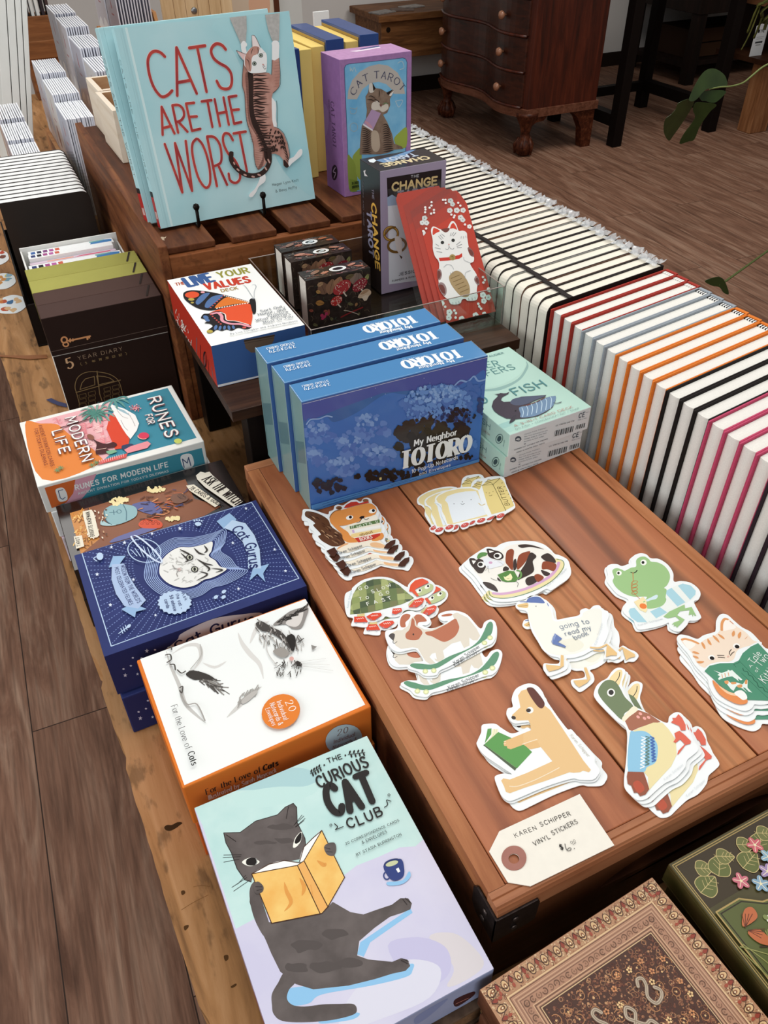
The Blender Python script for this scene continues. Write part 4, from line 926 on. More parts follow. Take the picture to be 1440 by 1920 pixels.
# --- navy cat decks (two stacked) left of the chest
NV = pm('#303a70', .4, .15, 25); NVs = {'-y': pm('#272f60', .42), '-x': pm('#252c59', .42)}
LB = '#b9cfe9'
for i, (x, y, z, yw) in enumerate(((-.1765, .3085, TT+.0005, 1.3), (-.1784, .3127, TT+.0525, .95))):
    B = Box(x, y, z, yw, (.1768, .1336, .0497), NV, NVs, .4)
    if i == 1:
        a = B.art('top', [(196, 1232), (584, 1103), (486, 936), (140, 1047)], (0, 860, 2.5714))
        fr_ = [(395, 465), (1228, 208), (1462, 588), (537, 908)]
        dots = []
        for k in range(96):
            an = 2*PI*k/96
            for j in range(60):
                r = 205+j*13; p = (895+r*1.25*math.cos(an), 530+r*.86*math.sin(an)); p2 = (895+(r+6)*1.25*math.cos(an), 530+(r+6)*.86*math.sin(an))
                if inside(p2, fr_):
                    u, v = a.px(*p), a.px(*p2); dots += ribbon([u, v], .0007, cap=False)
        a.put(dots, '#7f92c8')
        a.s(LB, fr_+[fr_[0]], 3.5, 0)
        head = [(765, 560), (775, 510), (810, 470), (860, 442), (920, 440), (985, 425), (1026, 412), (1022, 455), (1008, 482), (1040, 505), (1062, 533), (1096, 546), (1060, 572), (1020, 590), (980, 600), (940, 625), (880, 637), (820, 622), (780, 592)]
        a.f('#303a70', [(900+(x_-900)*1.55, 530+(y_-530)*1.6) for x_, y_ in head], 1)
        for k in range(8): s_ = 1.1+k*.062; a.s('#9db2dd', [(900+(x_-900)*s_, 530+(y_-530)*s_) for x_, y_ in head+head[:2]], 3.2)
        a.f('#e6e6e2', head, 1); HR = random.Random(9)
        for k in range(70):
            t_ = HR.uniform(0, 2*PI); r_ = HR.uniform(.2, .95); x_ = 905+115*r_*math.cos(t_); y_ = 535+85*r_*math.sin(t_); a.s('#bdbcb8', [(x_, y_), (x_+HR.uniform(-22, 22), y_+HR.uniform(-12, 12))], 3, 0)
        for t_ in ('865 452 900 470 930 488', '935 445 960 470 990 478', '985 432 1000 455 985 470', '950 500 985 520 1030 530', '960 560 1000 575 945 605', '1020 545 1075 552 1040 565', '975 520 1010 545 1000 560', '870 470 905 505 890 512'): a.s('#3c3835', t_, 8, taper=True)
        for x_, y_ in ((914, 492), (938, 550)): a.e('#2d2a2c', x_, y_, 18, 15); a.e('#b7b9a8', x_, y_, 13, 11); a.e('#1b1a1c', x_, y_, 6, 9)
        a.e('#c9b4b0', 862, 552, 10, 8); a.s('#8d8986', '862 552 840 545 830 530', 3); a.s('#8d8986', '862 552 850 570 855 585', 3)
        # ribbons, planet of wool, badge, little signs
        a.f('#93b4d8', '1050 312 1115 270 1150 300 1128 338 1085 350'); a.f('#93b4d8', '1312 522 1280 570 1290 612 1250 572 1210 606 1228 545')
        a.f(LB, '1128 305 1195 320 1240 380 1265 450 1270 545 1205 545 1205 480 1180 415 1130 362 1085 345', 0)
        a.t('#2c3569', 'Cat Gurus', '1122 352 1172 400 1200 460 1216 548', '1166 330', .17, gap=1.4)
        a.f('#93b4d8', '525 545 545 490 605 487 575 530'); a.f('#93b4d8', '705 742 655 755 650 782 585 742 640 715'); a.f('#a9bddd', '540 530 598 525 618 580 655 640 702 700 665 740 600 728 560 670 538 600', 0)
        a.t('#2c3569', "WISDOM FROM THE WORLD'S", '582 535 595 590 625 650 662 715', '600 528', .15); a.t('#2c3569', 'MOST CELEBRATED FELINES', '553 545 568 605 595 665 625 725', '570 540', .15)
        a.f(LB, [(840+(84 if k % 2 else 76)*math.cos(PI*k/18), 712+(58 if k % 2 else 52)*math.sin(PI*k/18)) for k in range(36)])
        for t_, bl, cp in (('Ask', '872 668 890 705', '888 664'), ('the cat -', '845 672 866 745', '860 668'), ('50 advice', '815 680 836 755', '830 676'), ('cards', '790 700 802 742', '805 696')): a.t('#2c3569', t_, bl, cp, .16)
        a.ring(LB, 695, 465, 80, 56, 4, 10)
        for k in range(7): a.s(LB, [(630+k*20, 445+abs(k-3)*5), (660+k*17, 500-abs(k-3)*3)], 3, 0)
        a.ring('#cfdcf2', 705, 455, 98, 20, 7, 42)
        for x_, y_, r_ in ((868, 355, 11), (600, 428, 10), (538, 450, 9), (732, 382, 9), (472, 580, 10), (643, 605, 9), (535, 725, 10), (748, 775, 8), (1130, 424, 9), (1200, 250, 9), (1395, 562, 9), (1342, 455, 9), (1155, 650, 9)): star(a, '#dbe4f4', x_, y_, r_)
        for x_, y_ in ((1042, 690), (1080, 690), (1082, 664)): a.e(LB, x_, y_, 12, 8, -30)
        a.e(LB, 958, 332, 16, 10); [a.e(LB, 940+k*12, 320-abs(k-1.5)*-3-8, 5, 4) for k in range(4)]
        a.s(LB, '575 860 630 820', 4, 0); a.e(LB, 622, 826, 12, 7, -40); [a.s(LB, [(585+k*10, 845-k*8-8), (595+k*10, 868-k*8-8)], 3, 0) for k in range(3)]
        a.e(LB, 484, 495, 16, 18); a.s(LB, '470 518 455 505 470 495', 4)
    a = B.art('front', None, (180, 1200, 4.571)); dx, dy = (0, 0) if i else (130, 370)
    if i:
        a.f('#c9c9cf', '520 148 690 5 740 -60 1000 -180 1250 -220 1420 -230 1400 -150 1000 -20 620 110', 1)
        a.t('#22264f', 'Cat Gurus', '700 95 900 -10 1180 -110 1350 -150', '690 15', .17, gap=1.4)
    for x_, y_, r_ in ((435, 92, 20), (250, 300, 19), (355, 290, 14)): star(a, '#c6cfe6', x_+dx, y_+dy, r_)
    for x_, y_ in ((315, 150), (235, 246), (390, 152), (298, 218), (505, 82)): a.e('#c6cfe6', x_+dx, y_+dy, 10, 7)
    B.build('card_box', ['lower navy cat card box, mostly hidden under the other navy box', 'upper navy box with a cat head in rings, beside the chest'][i], 'box', 'navy cat card boxes', bevel=.0012)

# --- orange and white notecard boxes (two stacked)
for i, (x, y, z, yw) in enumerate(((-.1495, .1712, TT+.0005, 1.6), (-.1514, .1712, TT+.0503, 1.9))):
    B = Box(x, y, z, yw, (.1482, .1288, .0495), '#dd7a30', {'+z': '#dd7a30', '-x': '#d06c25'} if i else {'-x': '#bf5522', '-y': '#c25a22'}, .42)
    if i:
        G_ = (200, 1080, 2.769)
        a = B.art('top', [(340, 1478), (703, 1325), (570, 1134), (262, 1252)], G_)
        a.f('#eff2f0', '190 468 1055 145 1358 670 398 1085')
        OR = random.Random(21)
        # sleeping cat in ink wash
        for h, t_, wd in (('#c4c2be', '320 430 340 500 380 590 410 680 470 740 510 772', 16), ('#d5d3cf', '350 440 420 400 480 400 490 460 450 520', 20), ('#d9d7d3', '680 330 700 380 740 430 790 480 810 550', 22), ('#cfcdc9', '620 745 680 690 740 630 800 590', 26), ('#d9d7d3', '500 480 560 500 620 470', 14), ('#dcdad6', '740 380 780 300 840 270', 20)): a.s(h, t_, wd, taper=True)
        for k in range(60):
            t_ = OR.random(); x_ = 430+t_*150+OR.uniform(-20, 20); y_ = 520+t_*70+OR.uniform(-12, 24); a.s('#8c8883' if OR.random() < .6 else '#55514d', [(x_, y_), (x_+OR.uniform(20, 60), y_+OR.uniform(-8, 40))], OR.uniform(3, 7), 0)
        a.f('#3f3b38', '415 540 450 520 520 535 560 560 500 560 455 565', 1)
        for k in range(34): x_ = OR.uniform(690, 790); y_ = 600+(790-x_)*.55+OR.uniform(-22, 16); a.s('#a5a29d', [(x_, y_), (x_-OR.uniform(5, 24), y_+OR.uniform(10, 40))], 5, 0)
        a.f('#b9b6b1', '700 660 760 615 780 620 740 660 705 680', 1)
        # head: ear, brow, eyes, nose
        a.f('#8f8a86', '860 290 905 250 960 215 1040 198 1030 250 1005 300 960 305 925 285', 1); a.f('#d8d3ce', '925 280 965 240 1015 215 1005 270 975 295', 1)
        for k in range(50): t_ = OR.random(); x_ = 880+t_*150; y_ = 285-t_*85+OR.uniform(-10, 10); a.s('#34302e' if OR.random() < .7 else '#77726d', [(x_, y_), (x_+OR.uniform(6, 30), y_-OR.uniform(2, 22))], OR.uniform(3, 7), 0)
        a.f('#4a4643', '770 290 800 275 850 300 900 320 935 350 950 330 975 345 978 385 960 412 940 398 900 360 850 330 800 320', 1)
        for k in range(70):
            x_ = OR.uniform(760, 1010); y_ = 300+(x_-760)*.28+OR.uniform(-40, 60); a.s('#6b6661' if OR.random() < .5 else '#b3afaa', [(x_, y_), (x_+OR.uniform(-10, 26), y_+OR.uniform(6, 34))], OR.uniform(2, 5), 0)
        a.f('#2b2826', '930 350 955 335 976 355 972 410 955 412 945 385', 1); a.f('#9a958f', '860 420 910 400 945 430 905 450', 1)
        for k in range(40): x_ = OR.uniform(880, 1010); y_ = OR.uniform(470, 530)-(x_-900)*.1; a.s('#5a5652', [(x_, y_), (x_-OR.uniform(-6, 16), y_+OR.uniform(4, 22))], OR.uniform(2, 5), 0)
        a.f('#35312e', '985 465 1010 475 1012 490 985 490', 1); a.e('#d9a79f', 958, 455, 12, 10); a.f('#8c8883', '1060 385 1092 392 1068 410'); a.s('#c9c6c2', '830 330 830 420 880 490', 4); a.s('#44403c', '900 495 918 480 918 462', 4)
        a.s('#4b4744', '990 375 1020 355', 5); [a.s('#cdcbc8', [(1000+k*5, 470+k*10), (1140+k*20, 450+k*30)], 2, 0) for k in range(3)]
        for t_ in ('318 455 340 452 345 475 325 490', '340 500 360 500 365 525', '375 525 395 540 415 530', '330 420 345 415 348 428', '385 610 400 605 395 635 385 625'): a.s('#57534f', t_, 6)
        a.s('#a39f9a', '390 640 420 690 470 690 510 770', 6); a.s('#b5b2ad', '490 400 495 450 440 520', 4)
        a.e('#e07f33', 904, 720, 104, 85, -22); W = '#fbf3ea'
        a.t(W, '20', '925 672 952 722', '962 660', .12, .5); a.t(W, 'Individual', '882 672 920 765', '905 662', .12, .5); a.t(W, 'Notecards &', '845 684 893 792', '868 672', .12, .5); a.t(W, 'Envelopes', '822 710 860 796', '843 698', .12, .5)
        K = '#3d3b3a'; a.t(K, 'For the Love of', '340 705 412 920', '372 697', .1, .45, .07, gap=1.5); a.t('#1f1d1c', 'Cats', '420 935 442 1000', '452 922', .19, .45, .08, gap=1.4)
        a = B.art('front', None, G_)
        a.t('#3a2a22', 'For the Love of', '518 1135 800 1015', '512 1108', .12, .45, .08, gap=1.6); a.t('#241a15', 'Cats', '812 1010 890 980', '806 985', .2, .5, .08, gap=1.4); a.t('#f3dcc6', 'Illustrated by Sarah Maycock', '530 1160 880 1015', '524 1138', .12, .45, .05)
        a.f('#b8d2d8', [(1230+95*math.cos(2*PI*k/26), 845+76*math.sin(2*PI*k/26)-.28*95*math.cos(2*PI*k/26)*.4) for k in range(26)]); a.t('#7a6a64', '20', '1195 828 1250 808', '1190 800', .12, .5); a.t('#8f7d76', 'Individual', '1178 868 1285 826', '1174 850', .12); a.t('#8f7d76', 'Notecards &', '1172 896 1295 850', '1168 880', .12)
    B.build('notecard_box', ['lower orange notecard box under the white one with a sleeping cat', 'upper orange notecard box with a white lid showing a sleeping cat'][i], 'box', 'orange notecard boxes', bevel=.0012)

# --- grey cat reading: the mint and lilac box in front, on two leather journals
B = Box(-.147, -.0215, .8052, .32, (.1335, .181, .0348), '#cdcbe0', {'-x': pm('#a893a8', .45, .1, 30), '-y': pm('#a9b6dc', .4, .1, 30)}, .42)
G_ = (340, 1360, 2.4)
a = B.art('top', [(535, 2037), (935, 1818), (695, 1380), (365, 1522)], G_)
mint = pm('#c5e2de', .45, 0, 40, h2='#b6d9d6'); lil = pm('#cac8e0', .45, 0, 22, h2='#d3d1e4')
a.f(lil, '60 385 850 45 1428 1098 470 1625'); a.f(mint, '60 385 850 45 1112 515 1070 550 1000 555 900 600 800 640 735 690 640 760 500 820 380 860 250 930 100 470')
a.f('#a9cdd0', '230 300 400 225 520 200 600 215 640 255 560 290 420 300', 1); a.f('#bfdfdb', '240 330 420 290 560 285 630 262 600 320 400 380 280 380', 1)
a.f('#d5cfd2', '1130 960 1240 940 1330 1000 1380 1080 1300 1150 1210 1180 1240 1090', 1); a.f('#c3c0de', '940 1000 1080 960 1200 1000 1230 1090 1180 1160 1060 1180', 1); a.f('#d8d8e6', '900 1100 1060 1060 1180 1100 1130 1230 900 1330 720 1380 760 1240', 1)
sh = '#8ec1e6'
a.f(sh, '800 1040 815 985 1045 830 1055 850 860 985 830 1050', 0); a.f(sh, '1040 1080 1052 1110 1020 1140 860 1180 640 1220 580 1260 500 1270 470 1230 510 1190 840 1160', 1); a.f(sh, '640 1330 800 1300 780 1330 640 1350', 1)
FUR = pm('#6a6260', .5, 0, 55, h2='#57504e')
a.f(FUR, '470 1125 440 1170 412 1220 412 1270 420 1310 460 1340 560 1345 680 1335 780 1310 797 1285 780 1262 720 1262 640 1265 560 1275 505 1268 480 1240 490 1200 520 1160', 1)     # tail
a.f(FUR, '690 805 770 850 830 860 900 835 960 815 1000 785 1035 785 1052 808 1045 835 1010 850 950 870 880 920 810 980 800 1045 850 1062 960 1072 1000 1055 1030 1062 1042 1090 1020 1112 960 1125 880 1150 760 1180 600 1198 520 1175 450 1120 410 1040 385 980 360 930 330 870 312 810 315 750 340 718 400 900 640 860', 0)
a.f(FUR, '195 500 270 497 340 445 440 415 475 380 512 362 528 380 530 450 565 520 570 570 540 615 420 640 330 680 320 720 290 710 255 660 230 590 205 545', 0)
a.f(FUR, '312 760 330 720 365 718 378 745 360 775 350 800 365 900 375 960 340 900 318 830', 1)
for x_, y_, rx_, ry_ in ((450, 470, 60, 14), (380, 540, 50, 10), (470, 530, 50, 12), (560, 1000, 70, 30), (700, 950, 60, 26), (520, 1100, 60, 24), (650, 1100, 70, 26), (760, 1080, 60, 20)): a.f('#544d4b', [(x_+rx_*math.cos(t_*PI/5)*R.uniform(.7, 1.2), y_+ry_*math.sin(t_*PI/5)*R.uniform(.6, 1.3)) for t_ in range(10)], 1)
K = '#2c2625'
for t_ in ('195 500 270 497 340 445 440 415 475 380 512 362 528 380 530 450 565 520 570 570', '205 508 250 538', '490 378 480 432', '195 500 205 545 230 590 255 660 290 710 320 720'): a.s(K, t_, 3, 0)
for t_ in ('195 600 275 598', '192 612 272 606', '195 632 265 618', '232 745 300 700', '240 762 312 712', '258 730 295 690', '514 462 560 420', '520 470 566 430', '526 468 560 440', '520 455 552 415'): a.s(K, t_, 2.2, 0)
a.f('#f2f1e6', '278 632 300 615 325 612 358 628 335 645 305 648', 1); a.f('#1f1b1a', '296 632 305 615 335 612 345 630 335 645 305 645', 1); a.s('#8f928f', '342 615 346 630 340 642', 4)
a.f('#f2f1e6', '510 560 520 520 545 492 552 500 545 535 525 560', 1); a.f('#1f1b1a', '518 540 525 518 545 494 550 505 545 530 528 545', 1)
a.f('#f6f6f2', '322 685 400 640 470 622 545 632 530 645 420 662', 1); a.f('#f6f6f2', '540 625 560 560 600 520 642 484 620 560 580 610', 1)
YB = pm('#efc978', .45, 0, 60, h2='#e9b25e')
a.f(YB, '322 684 530 643 560 622 642 484 745 695 668 828 640 858 412 905'); a.f('#e8ae63', '530 643 560 622 668 828 632 858')
for t_ in ('322 684 530 643 560 622 642 484 745 695 668 828 640 858 412 905 322 684', '530 643 632 858', '560 622 668 828', '322 684 400 640 470 622 545 632', '540 625 560 560 600 520 642 484'): a.s('#4a2d1c', t_, 4, 0)
for t_ in ('470 720 480 760 500 810 470 850', '540 700 560 740 550 780', '620 620 650 640 660 630', '590 730 600 780'): a.s('#dd9a4c', t_, 18, taper=True)
a.f(FUR, '652 560 670 542 700 540 708 570 695 598 665 592', 1); a.f(FUR, '330 735 350 718 375 740 370 765 340 772', 1)
for t_ in ('655 562 680 568', '662 580 690 582', '340 742 368 742', '345 758 368 755', '1010 790 1030 815', '1022 785 1045 805', '1000 1065 1030 1080', '1005 1058 1035 1070'): a.s(K, t_, 2.5)
a.f('#33427c', '925 635 1000 608 1018 650 1012 690 975 708 945 690', 1); a.e('#2b3868', 962, 625, 38, 15, -18); a.e('#c5cba3', 962, 630, 30, 11, -18); a.ring('#33427c', 938, 685, 14, 17, 6); a.f('#eef0f2', '980 655 992 648 1000 665 990 672'); a.f(sh, '940 715 1010 705 1040 665 1046 690 1010 722 950 730', 1)
K = '#2a2726'
a.t(K, 'THE', '672 180 738 156', '666 160', .16, jit=.3); a.e(K, 655, 188, 4); a.e(K, 752, 142, 4)
for (x0, y0, x1, y1) in ((592, 228, 640, 198), (765, 138, 842, 128)):
    a.s(K, [(x0, y0), (x1, y1)], 3, 0)
    for k in range(4): t_ = (k+.5)/4; xx = x0+(x1-x0)*t_; yy = y0+(y1-y0)*t_; a.e(K, xx-2, yy-9, 4, 8, 20); a.e(K, xx+5, yy+8, 4, 8, -20)
a.t(K, 'CURIOUS', '630 292 862 190', '612 245', .16, gap=2.2, jit=.4); a.t(K, 'CAT', '690 425 905 342', '650 298', .22, gap=1.8, jit=.4); a.t(K, 'CLUB', '765 478 925 412', '752 438', .17, gap=2.6, jit=.4)
a.s(K, '700 455 715 470 705 482 740 468', 4); a.ring(K, 684, 462, 5, 5, 2.5); a.s(K, '960 350 940 345 945 365 930 378', 4); a.ring(K, 951, 322, 5, 5, 2.5)
a.t(K, '20 CORRESPONDENCE CARDS', '752 552 998 440', '748 542', .14, jit=.4); a.t(K, '& ENVELOPES', '828 545 942 494', '824 533', .14, jit=.4); a.t(K, 'BY STASIA BURRINGTON', '802 602 1008 505', '797 591', .14, jit=.4)
a = B.art('left', ((0, 0), (100, 0), (100, 100), (0, 100)))      # face coordinates in per cent
for cx, cy, rx, ry, h in ((9, 50, 5, 36, '#4b3138'), (19, 50, 4, 30, '#54404a'), (33, 45, 3, 22, '#9c3a44'), (43, 55, 3, 20, '#9c3a44'), (70, 40, 3, 24, '#a83a40'), (80, 60, 3, 24, '#a83a40'), (91, 50, 4, 20, '#54404a')): a.ring(h, cx, cy, rx, ry, 1.6) if h[1] in '45' else a.e(h, cx, cy, rx, ry)
a.t('#2e2730', 'CAT CLUB', '50 40 65 40', '50 70', .16)
a = B.art('front', None, (780, 1740, 6.545)); a.f('#8f9ecd', '0 1090 300 905 385 880 150 1090 0 1178', 1); a.f('#4a2a2e', '475 880 700 780 705 830 500 965', 1); a.s('#c98a7c', '490 930 640 860', 9, 0)
B.build('notecard_box', 'mint and lilac box with a grey cat reading a yellow book, nearest the camera', 'box', bevel=.0008)

# --- rune decks (three stacked) hanging over the table edge
for i, (x, y, z, yw, col, cols) in enumerate(((-.192, .560, TT+.0005, 2.5, '#c9b6c2', {'-x': '#bfa9b8', '-y': '#d8cdd4'}), (-.1935, .5628, TT+.0352, 1.8, '#e9ecec', {'-x': '#dfe5e8'}), (-.1976, .5641, TT+.0702, 1.23, '#eeeee8', {'-x': '#e2e6e4', '-y': '#e6e8e4'}))):
    B = Box(x, y, z, yw, (.1747, .131, .0344), col, cols, .42)
    if i == 2:
        G_ = (0, 440, 3)
        a = B.art('top', [(70, 915), (382, 826), (320, 718), (37, 790)], G_)
        a.f('#3f8ba0', '143 1062 938 852 1105 1140 238 1380'); a.f('#eab1b6', '143 1062 640 930 600 1000 700 1160 560 1290 238 1380')
        a.f('#e2853f', '143 1062 230 1056 320 1060 370 1100 440 1160 510 1195 545 1230 560 1290 238 1380', 1)
        RR = random.Random(2)
        for k in range(44):
            x_ = RR.uniform(440, 640); y_ = RR.uniform(960, 1190); h_ = RR.uniform(16, 44); w_ = RR.uniform(16, 40)
            if y_ > 1215-(640-x_)*.3 or y_ < 1090-(x_-350)*.42: continue
            a.f('#e58a92' if k % 3 else '#f3c9c8', [(x_, y_), (x_+w_, y_-w_*.27), (x_+w_+h_*.2, y_+h_-w_*.27), (x_+h_*.2, y_+h_)])
            for j in range(3): a.s('#f6d9d6' if k % 3 else '#d8757f', [(x_+4, y_+5+j*h_/4), (x_+w_-2, y_+5+j*h_/4-w_*.25)], 2, 0)
        a.f('#f2f1ee', '612 940 640 955 700 975 760 1010 782 1060 770 1100 735 1150 700 1110 660 1050 640 1000'); a.f('#d9482e', '620 1000 645 1010 690 1090 730 1150 720 1200 650 1210 600 1090 610 1050'); a.f('#9fbcc6', '640 960 700 985 740 1020 720 1010 670 985')
        for t_ in ('660 985 690 1020 720 1030', '680 1040 700 1080 720 1100', '720 1000 745 1040 760 1075'): a.s('#b9b2b0', t_, 2.5)
        for (cx, cy, rr, hh) in ((545, 1000, 105, '#7fa79a'), (640, 925, 90, '#5d9590'), (530, 1010, 70, '#4d8579')):
            for k in range(11):
                an = PI*2*k/11+.2; a.s(hh, [(cx, cy), (cx+rr*.6*math.cos(an), cy+rr*.35*math.sin(an)-8), (cx+rr*math.cos(an), cy+rr*.5*math.sin(an)+12)], 11, taper=True)
        a.s('#5e3a3c', '520 1030 430 1060 345 1085', 7); a.s('#e3818a', '300 1040 318 1030 330 1045 345 1035', 3); a.s('#e3818a', '308 1056 326 1046 338 1061 353 1051', 3)
        # figure in dark clothes, flower and suns
        a.f('#4a2326', '520 1150 560 1170 600 1180 640 1170 660 1185 640 1200 600 1205 620 1225 560 1240 540 1230 545 1180', 1); a.e('#8d5a4a', 512, 1140, 22, 14, 30); a.s('#f0c9b8', '545 1215 600 1205', 3, 0); a.f('#7cb08d', '600 1225 640 1215 660 1225 620 1240', 1); a.f('#35415f', '690 1190 740 1180 755 1195 715 1215 690 1210', 1)
        a.f('#e8949b', '700 1215 735 1195 830 1165 850 1180 830 1205 720 1235', 0); a.f('#d95a55', '545 1285 720 1235 712 1260 560 1300'); [a.s('#f6d9d6', [(565+k*12, 1292-k*3.4), (563+k*12, 1275-k*3.4)], 2, 0) for k in range(12)]
        for k in range(26): an = k*2.4; r_ = 4+k*1.2; a.e('#e8a7aa' if k % 2 else '#cf5f68', 762+r_*math.cos(an), 973+r_*.62*math.sin(an), 4, 3)
        a.e('#d8405c', 810, 1134, 30, 19); a.ring('#f0b7a0', 808, 1134, 31, 20, 4, a0=60, a1=180); a.e('#c9d36a', 1002, 1165, 22, 14)
        for (cx, cy) in ((345, 1320), (325, 1335), (545, 1290), (520, 1305)):
            for k in range(7): an = 2*PI*k/7; a.s('#6e8f63', [(cx, cy), (cx+18*math.cos(an), cy+11*math.sin(an))], 4, 0)
        for h, wt in (('#7d4a52', .30), ('#f5f3ee', .17)):
            a.t(h, 'RUNES', '832 920 940 1150', '886 888', wt, gap=2); a.t(h, 'FOR', '818 1018 836 1072', '852 1006', wt, gap=2); a.t(h, 'MODERN', '372 1035 470 1292', '424 1012', wt, gap=2); a.t(h, 'LIFE', '298 1112 345 1245', '352 1098', wt, gap=2.4)
        a.t('#7a2f2a', 'ANCIENT DIVINATION CARDS', '222 1078 292 1318', '240 1072', .17, gap=2.2); a.t('#7a2f2a', "FOR TODAY'S DILEMMAS", '197 1100 255 1312', '215 1095', .17, gap=2.2)
        a = B.art('front', [(87, 962), (391, 866), (382, 826), (70, 915)], (60, 860, 4.8))
        a.f('#4390a4', '120 268 1530 -110 1560 10 182 445'); a.f('#d8a0b4', '420 185 625 125 560 260 470 355 310 402'); a.f('#cf6a35', '120 268 425 182 400 300 330 385 182 445')
        a.f('#e9ecec', '232 275 300 258 335 300 342 350 320 372 260 380 235 320', 1); a.s('#3a4d74', '272 350 255 288 300 275', 7, 0); a.s('#3a4d74', '272 350 295 360 320 340', 7, 0)
        a.f('#e9ecec', '1360 -40 1440 -62 1470 0 1455 40 1390 55', 1); a.s('#3a4d74', '1390 45 1375 -20 1415 10 1425 -35 1445 30', 7, 0)
        a.t('#eef2f2', 'RUNES FOR MODERN LIFE', '425 272 1258 42', '418 232', .2, gap=2.2); a.t('#e3ecec', "ANCIENT DIVINATION FOR TODAY'S DILEMMAS", '448 312 1262 85', '444 294', .17, gap=2.2)
    B.build('card_box', ['bottom box of the rune stack, lilac sided, resting on the table', 'middle box of the rune stack, plain white sided', 'top rune box with a teal and orange picture, white bordered'][i], 'box', 'rune card boxes in a stack', bevel=.001)

# --- black tarot boxes (two stacked)
bkm = pm('#1d1614', .18, spec=.6)
for i, (x, y, z, yw) in enumerate(((-.186, .4515, TT+.0005, .6), (-.1855, .4512, TT+.0407, .9))):
    B = Box(x, y, z, yw, (.178, .106, .0395), bkm, None, .25)
    if i:
        a = B.art('top', None, (60, 860, 4.8)); RR = random.Random(8)
        a.f('#8c5a42', '340 490 1380 185 1460 360 1700 430 1100 900 440 850'); a.f('#c98a4e', '340 490 470 452 480 560 610 720 440 860')
        for k in range(80): x_ = RR.uniform(360, 560); y_ = RR.uniform(480, 800); a.s(RR.choice(['#e3a85a', '#d98f42', '#8a5526', '#f0c77d']), [(x_, y_), (x_+RR.uniform(-30, 30), y_+RR.uniform(-40, 40))], 8, taper=False, sm=0)
        a.f('#6c6fa0', '740 720 900 660 1090 600 1170 610 1000 680 720 760', 1); a.f('#5d6192', '900 420 1010 390 1100 400 1180 480 1100 510 960 470', 1)
        a.f('#d6573a', '960 590 1010 550 1100 545 1170 580 1160 625 1050 632 980 622', 1); [a.ring('#8f2f22', 990+k*25, 590-(k % 2)*20, 12, 8, 3) for k in range(7)]
        a.f('#8fb3b8', '650 470 720 425 820 415 930 440 945 510 880 560 760 600 690 580 655 530', 1); a.f('#a9c6c8', '630 560 690 590 760 602 690 610 620 600', 1); [a.s('#4e7480', t_, 6) for t_ in ('650 475 670 560 720 600', '820 415 850 480 850 560', '700 490 770 485', '735 470 740 510')]; a.ring('#4e7480', 785, 482, 20, 16, 5)
        for (cx, cy, rx, ry) in ((770, 390, 70, 36), (1120, 280, 80, 30), (820, 375, 60, 22), (1270, 545, 60, 14)): cloud(a, '#f0dfa8', cx, cy, rx, ry, 22, 8, 20, RR)
        for k in range(46): x_ = RR.uniform(950, 1400); y_ = 430-(x_-950)*.28+RR.uniform(-60, 150); a.s(RR.choice(['#6a3a28', '#b9623f', '#3c3f68', '#d08a58', '#4a2a22']), [(x_, y_), (x_+RR.uniform(20, 70), y_+RR.uniform(-30, 20))], RR.uniform(5, 14), sm=0)
        a.f('#7a5646', '1250 350 1310 320 1390 340 1400 380 1330 410 1270 400', 1); [a.ring('#3d3330', 1340+k*10, 345+k*8, 28, 14, 3) for k in range(3)]
        for k in range(30): x_ = RR.uniform(500, 680); y_ = RR.uniform(460, 740); a.e(RR.choice(['#f2e6d0', '#caa27c', '#5b3a2b']), x_, y_, 10, 6, RR.uniform(0, 180))
        a.f('#e8e0cc', '380 712 452 700 474 800 402 822'); a.t('#2a2220', 'TAROT', '440 795 425 715', '410 800', .18); a.f('#e8e0cc', '460 485 540 470 560 500 610 700 590 720 530 728 508 690 462 520', 0); a.t('#2a2220', 'BRIGITTE KAUFMAN', '565 708 520 490', '530 712', .15)
        a.f('#e8e0cc', '1390 255 1460 245 1700 420 1650 450 1420 300'); a.t('#2a2220', '78 CARDS & GUIDE', '1412 282 1690 440', '1448 262', .16)
        a.f('#e5dfd0', '1478 165 1520 130 1560 140 1600 130 1625 160 1900 400 1820 450 1560 270 1490 200', 0); a.t('#2a2220', 'ASK THE WITCH', '1528 205 1830 430', '1598 150', .14, .4, .08, gap=1.6)
    B.build('card_box', ['lower black tarot box, lying under the one with the cauldron picture', 'upper black tarot box with a cauldron picture, half under the navy box'][i], 'box', 'black tarot boxes')
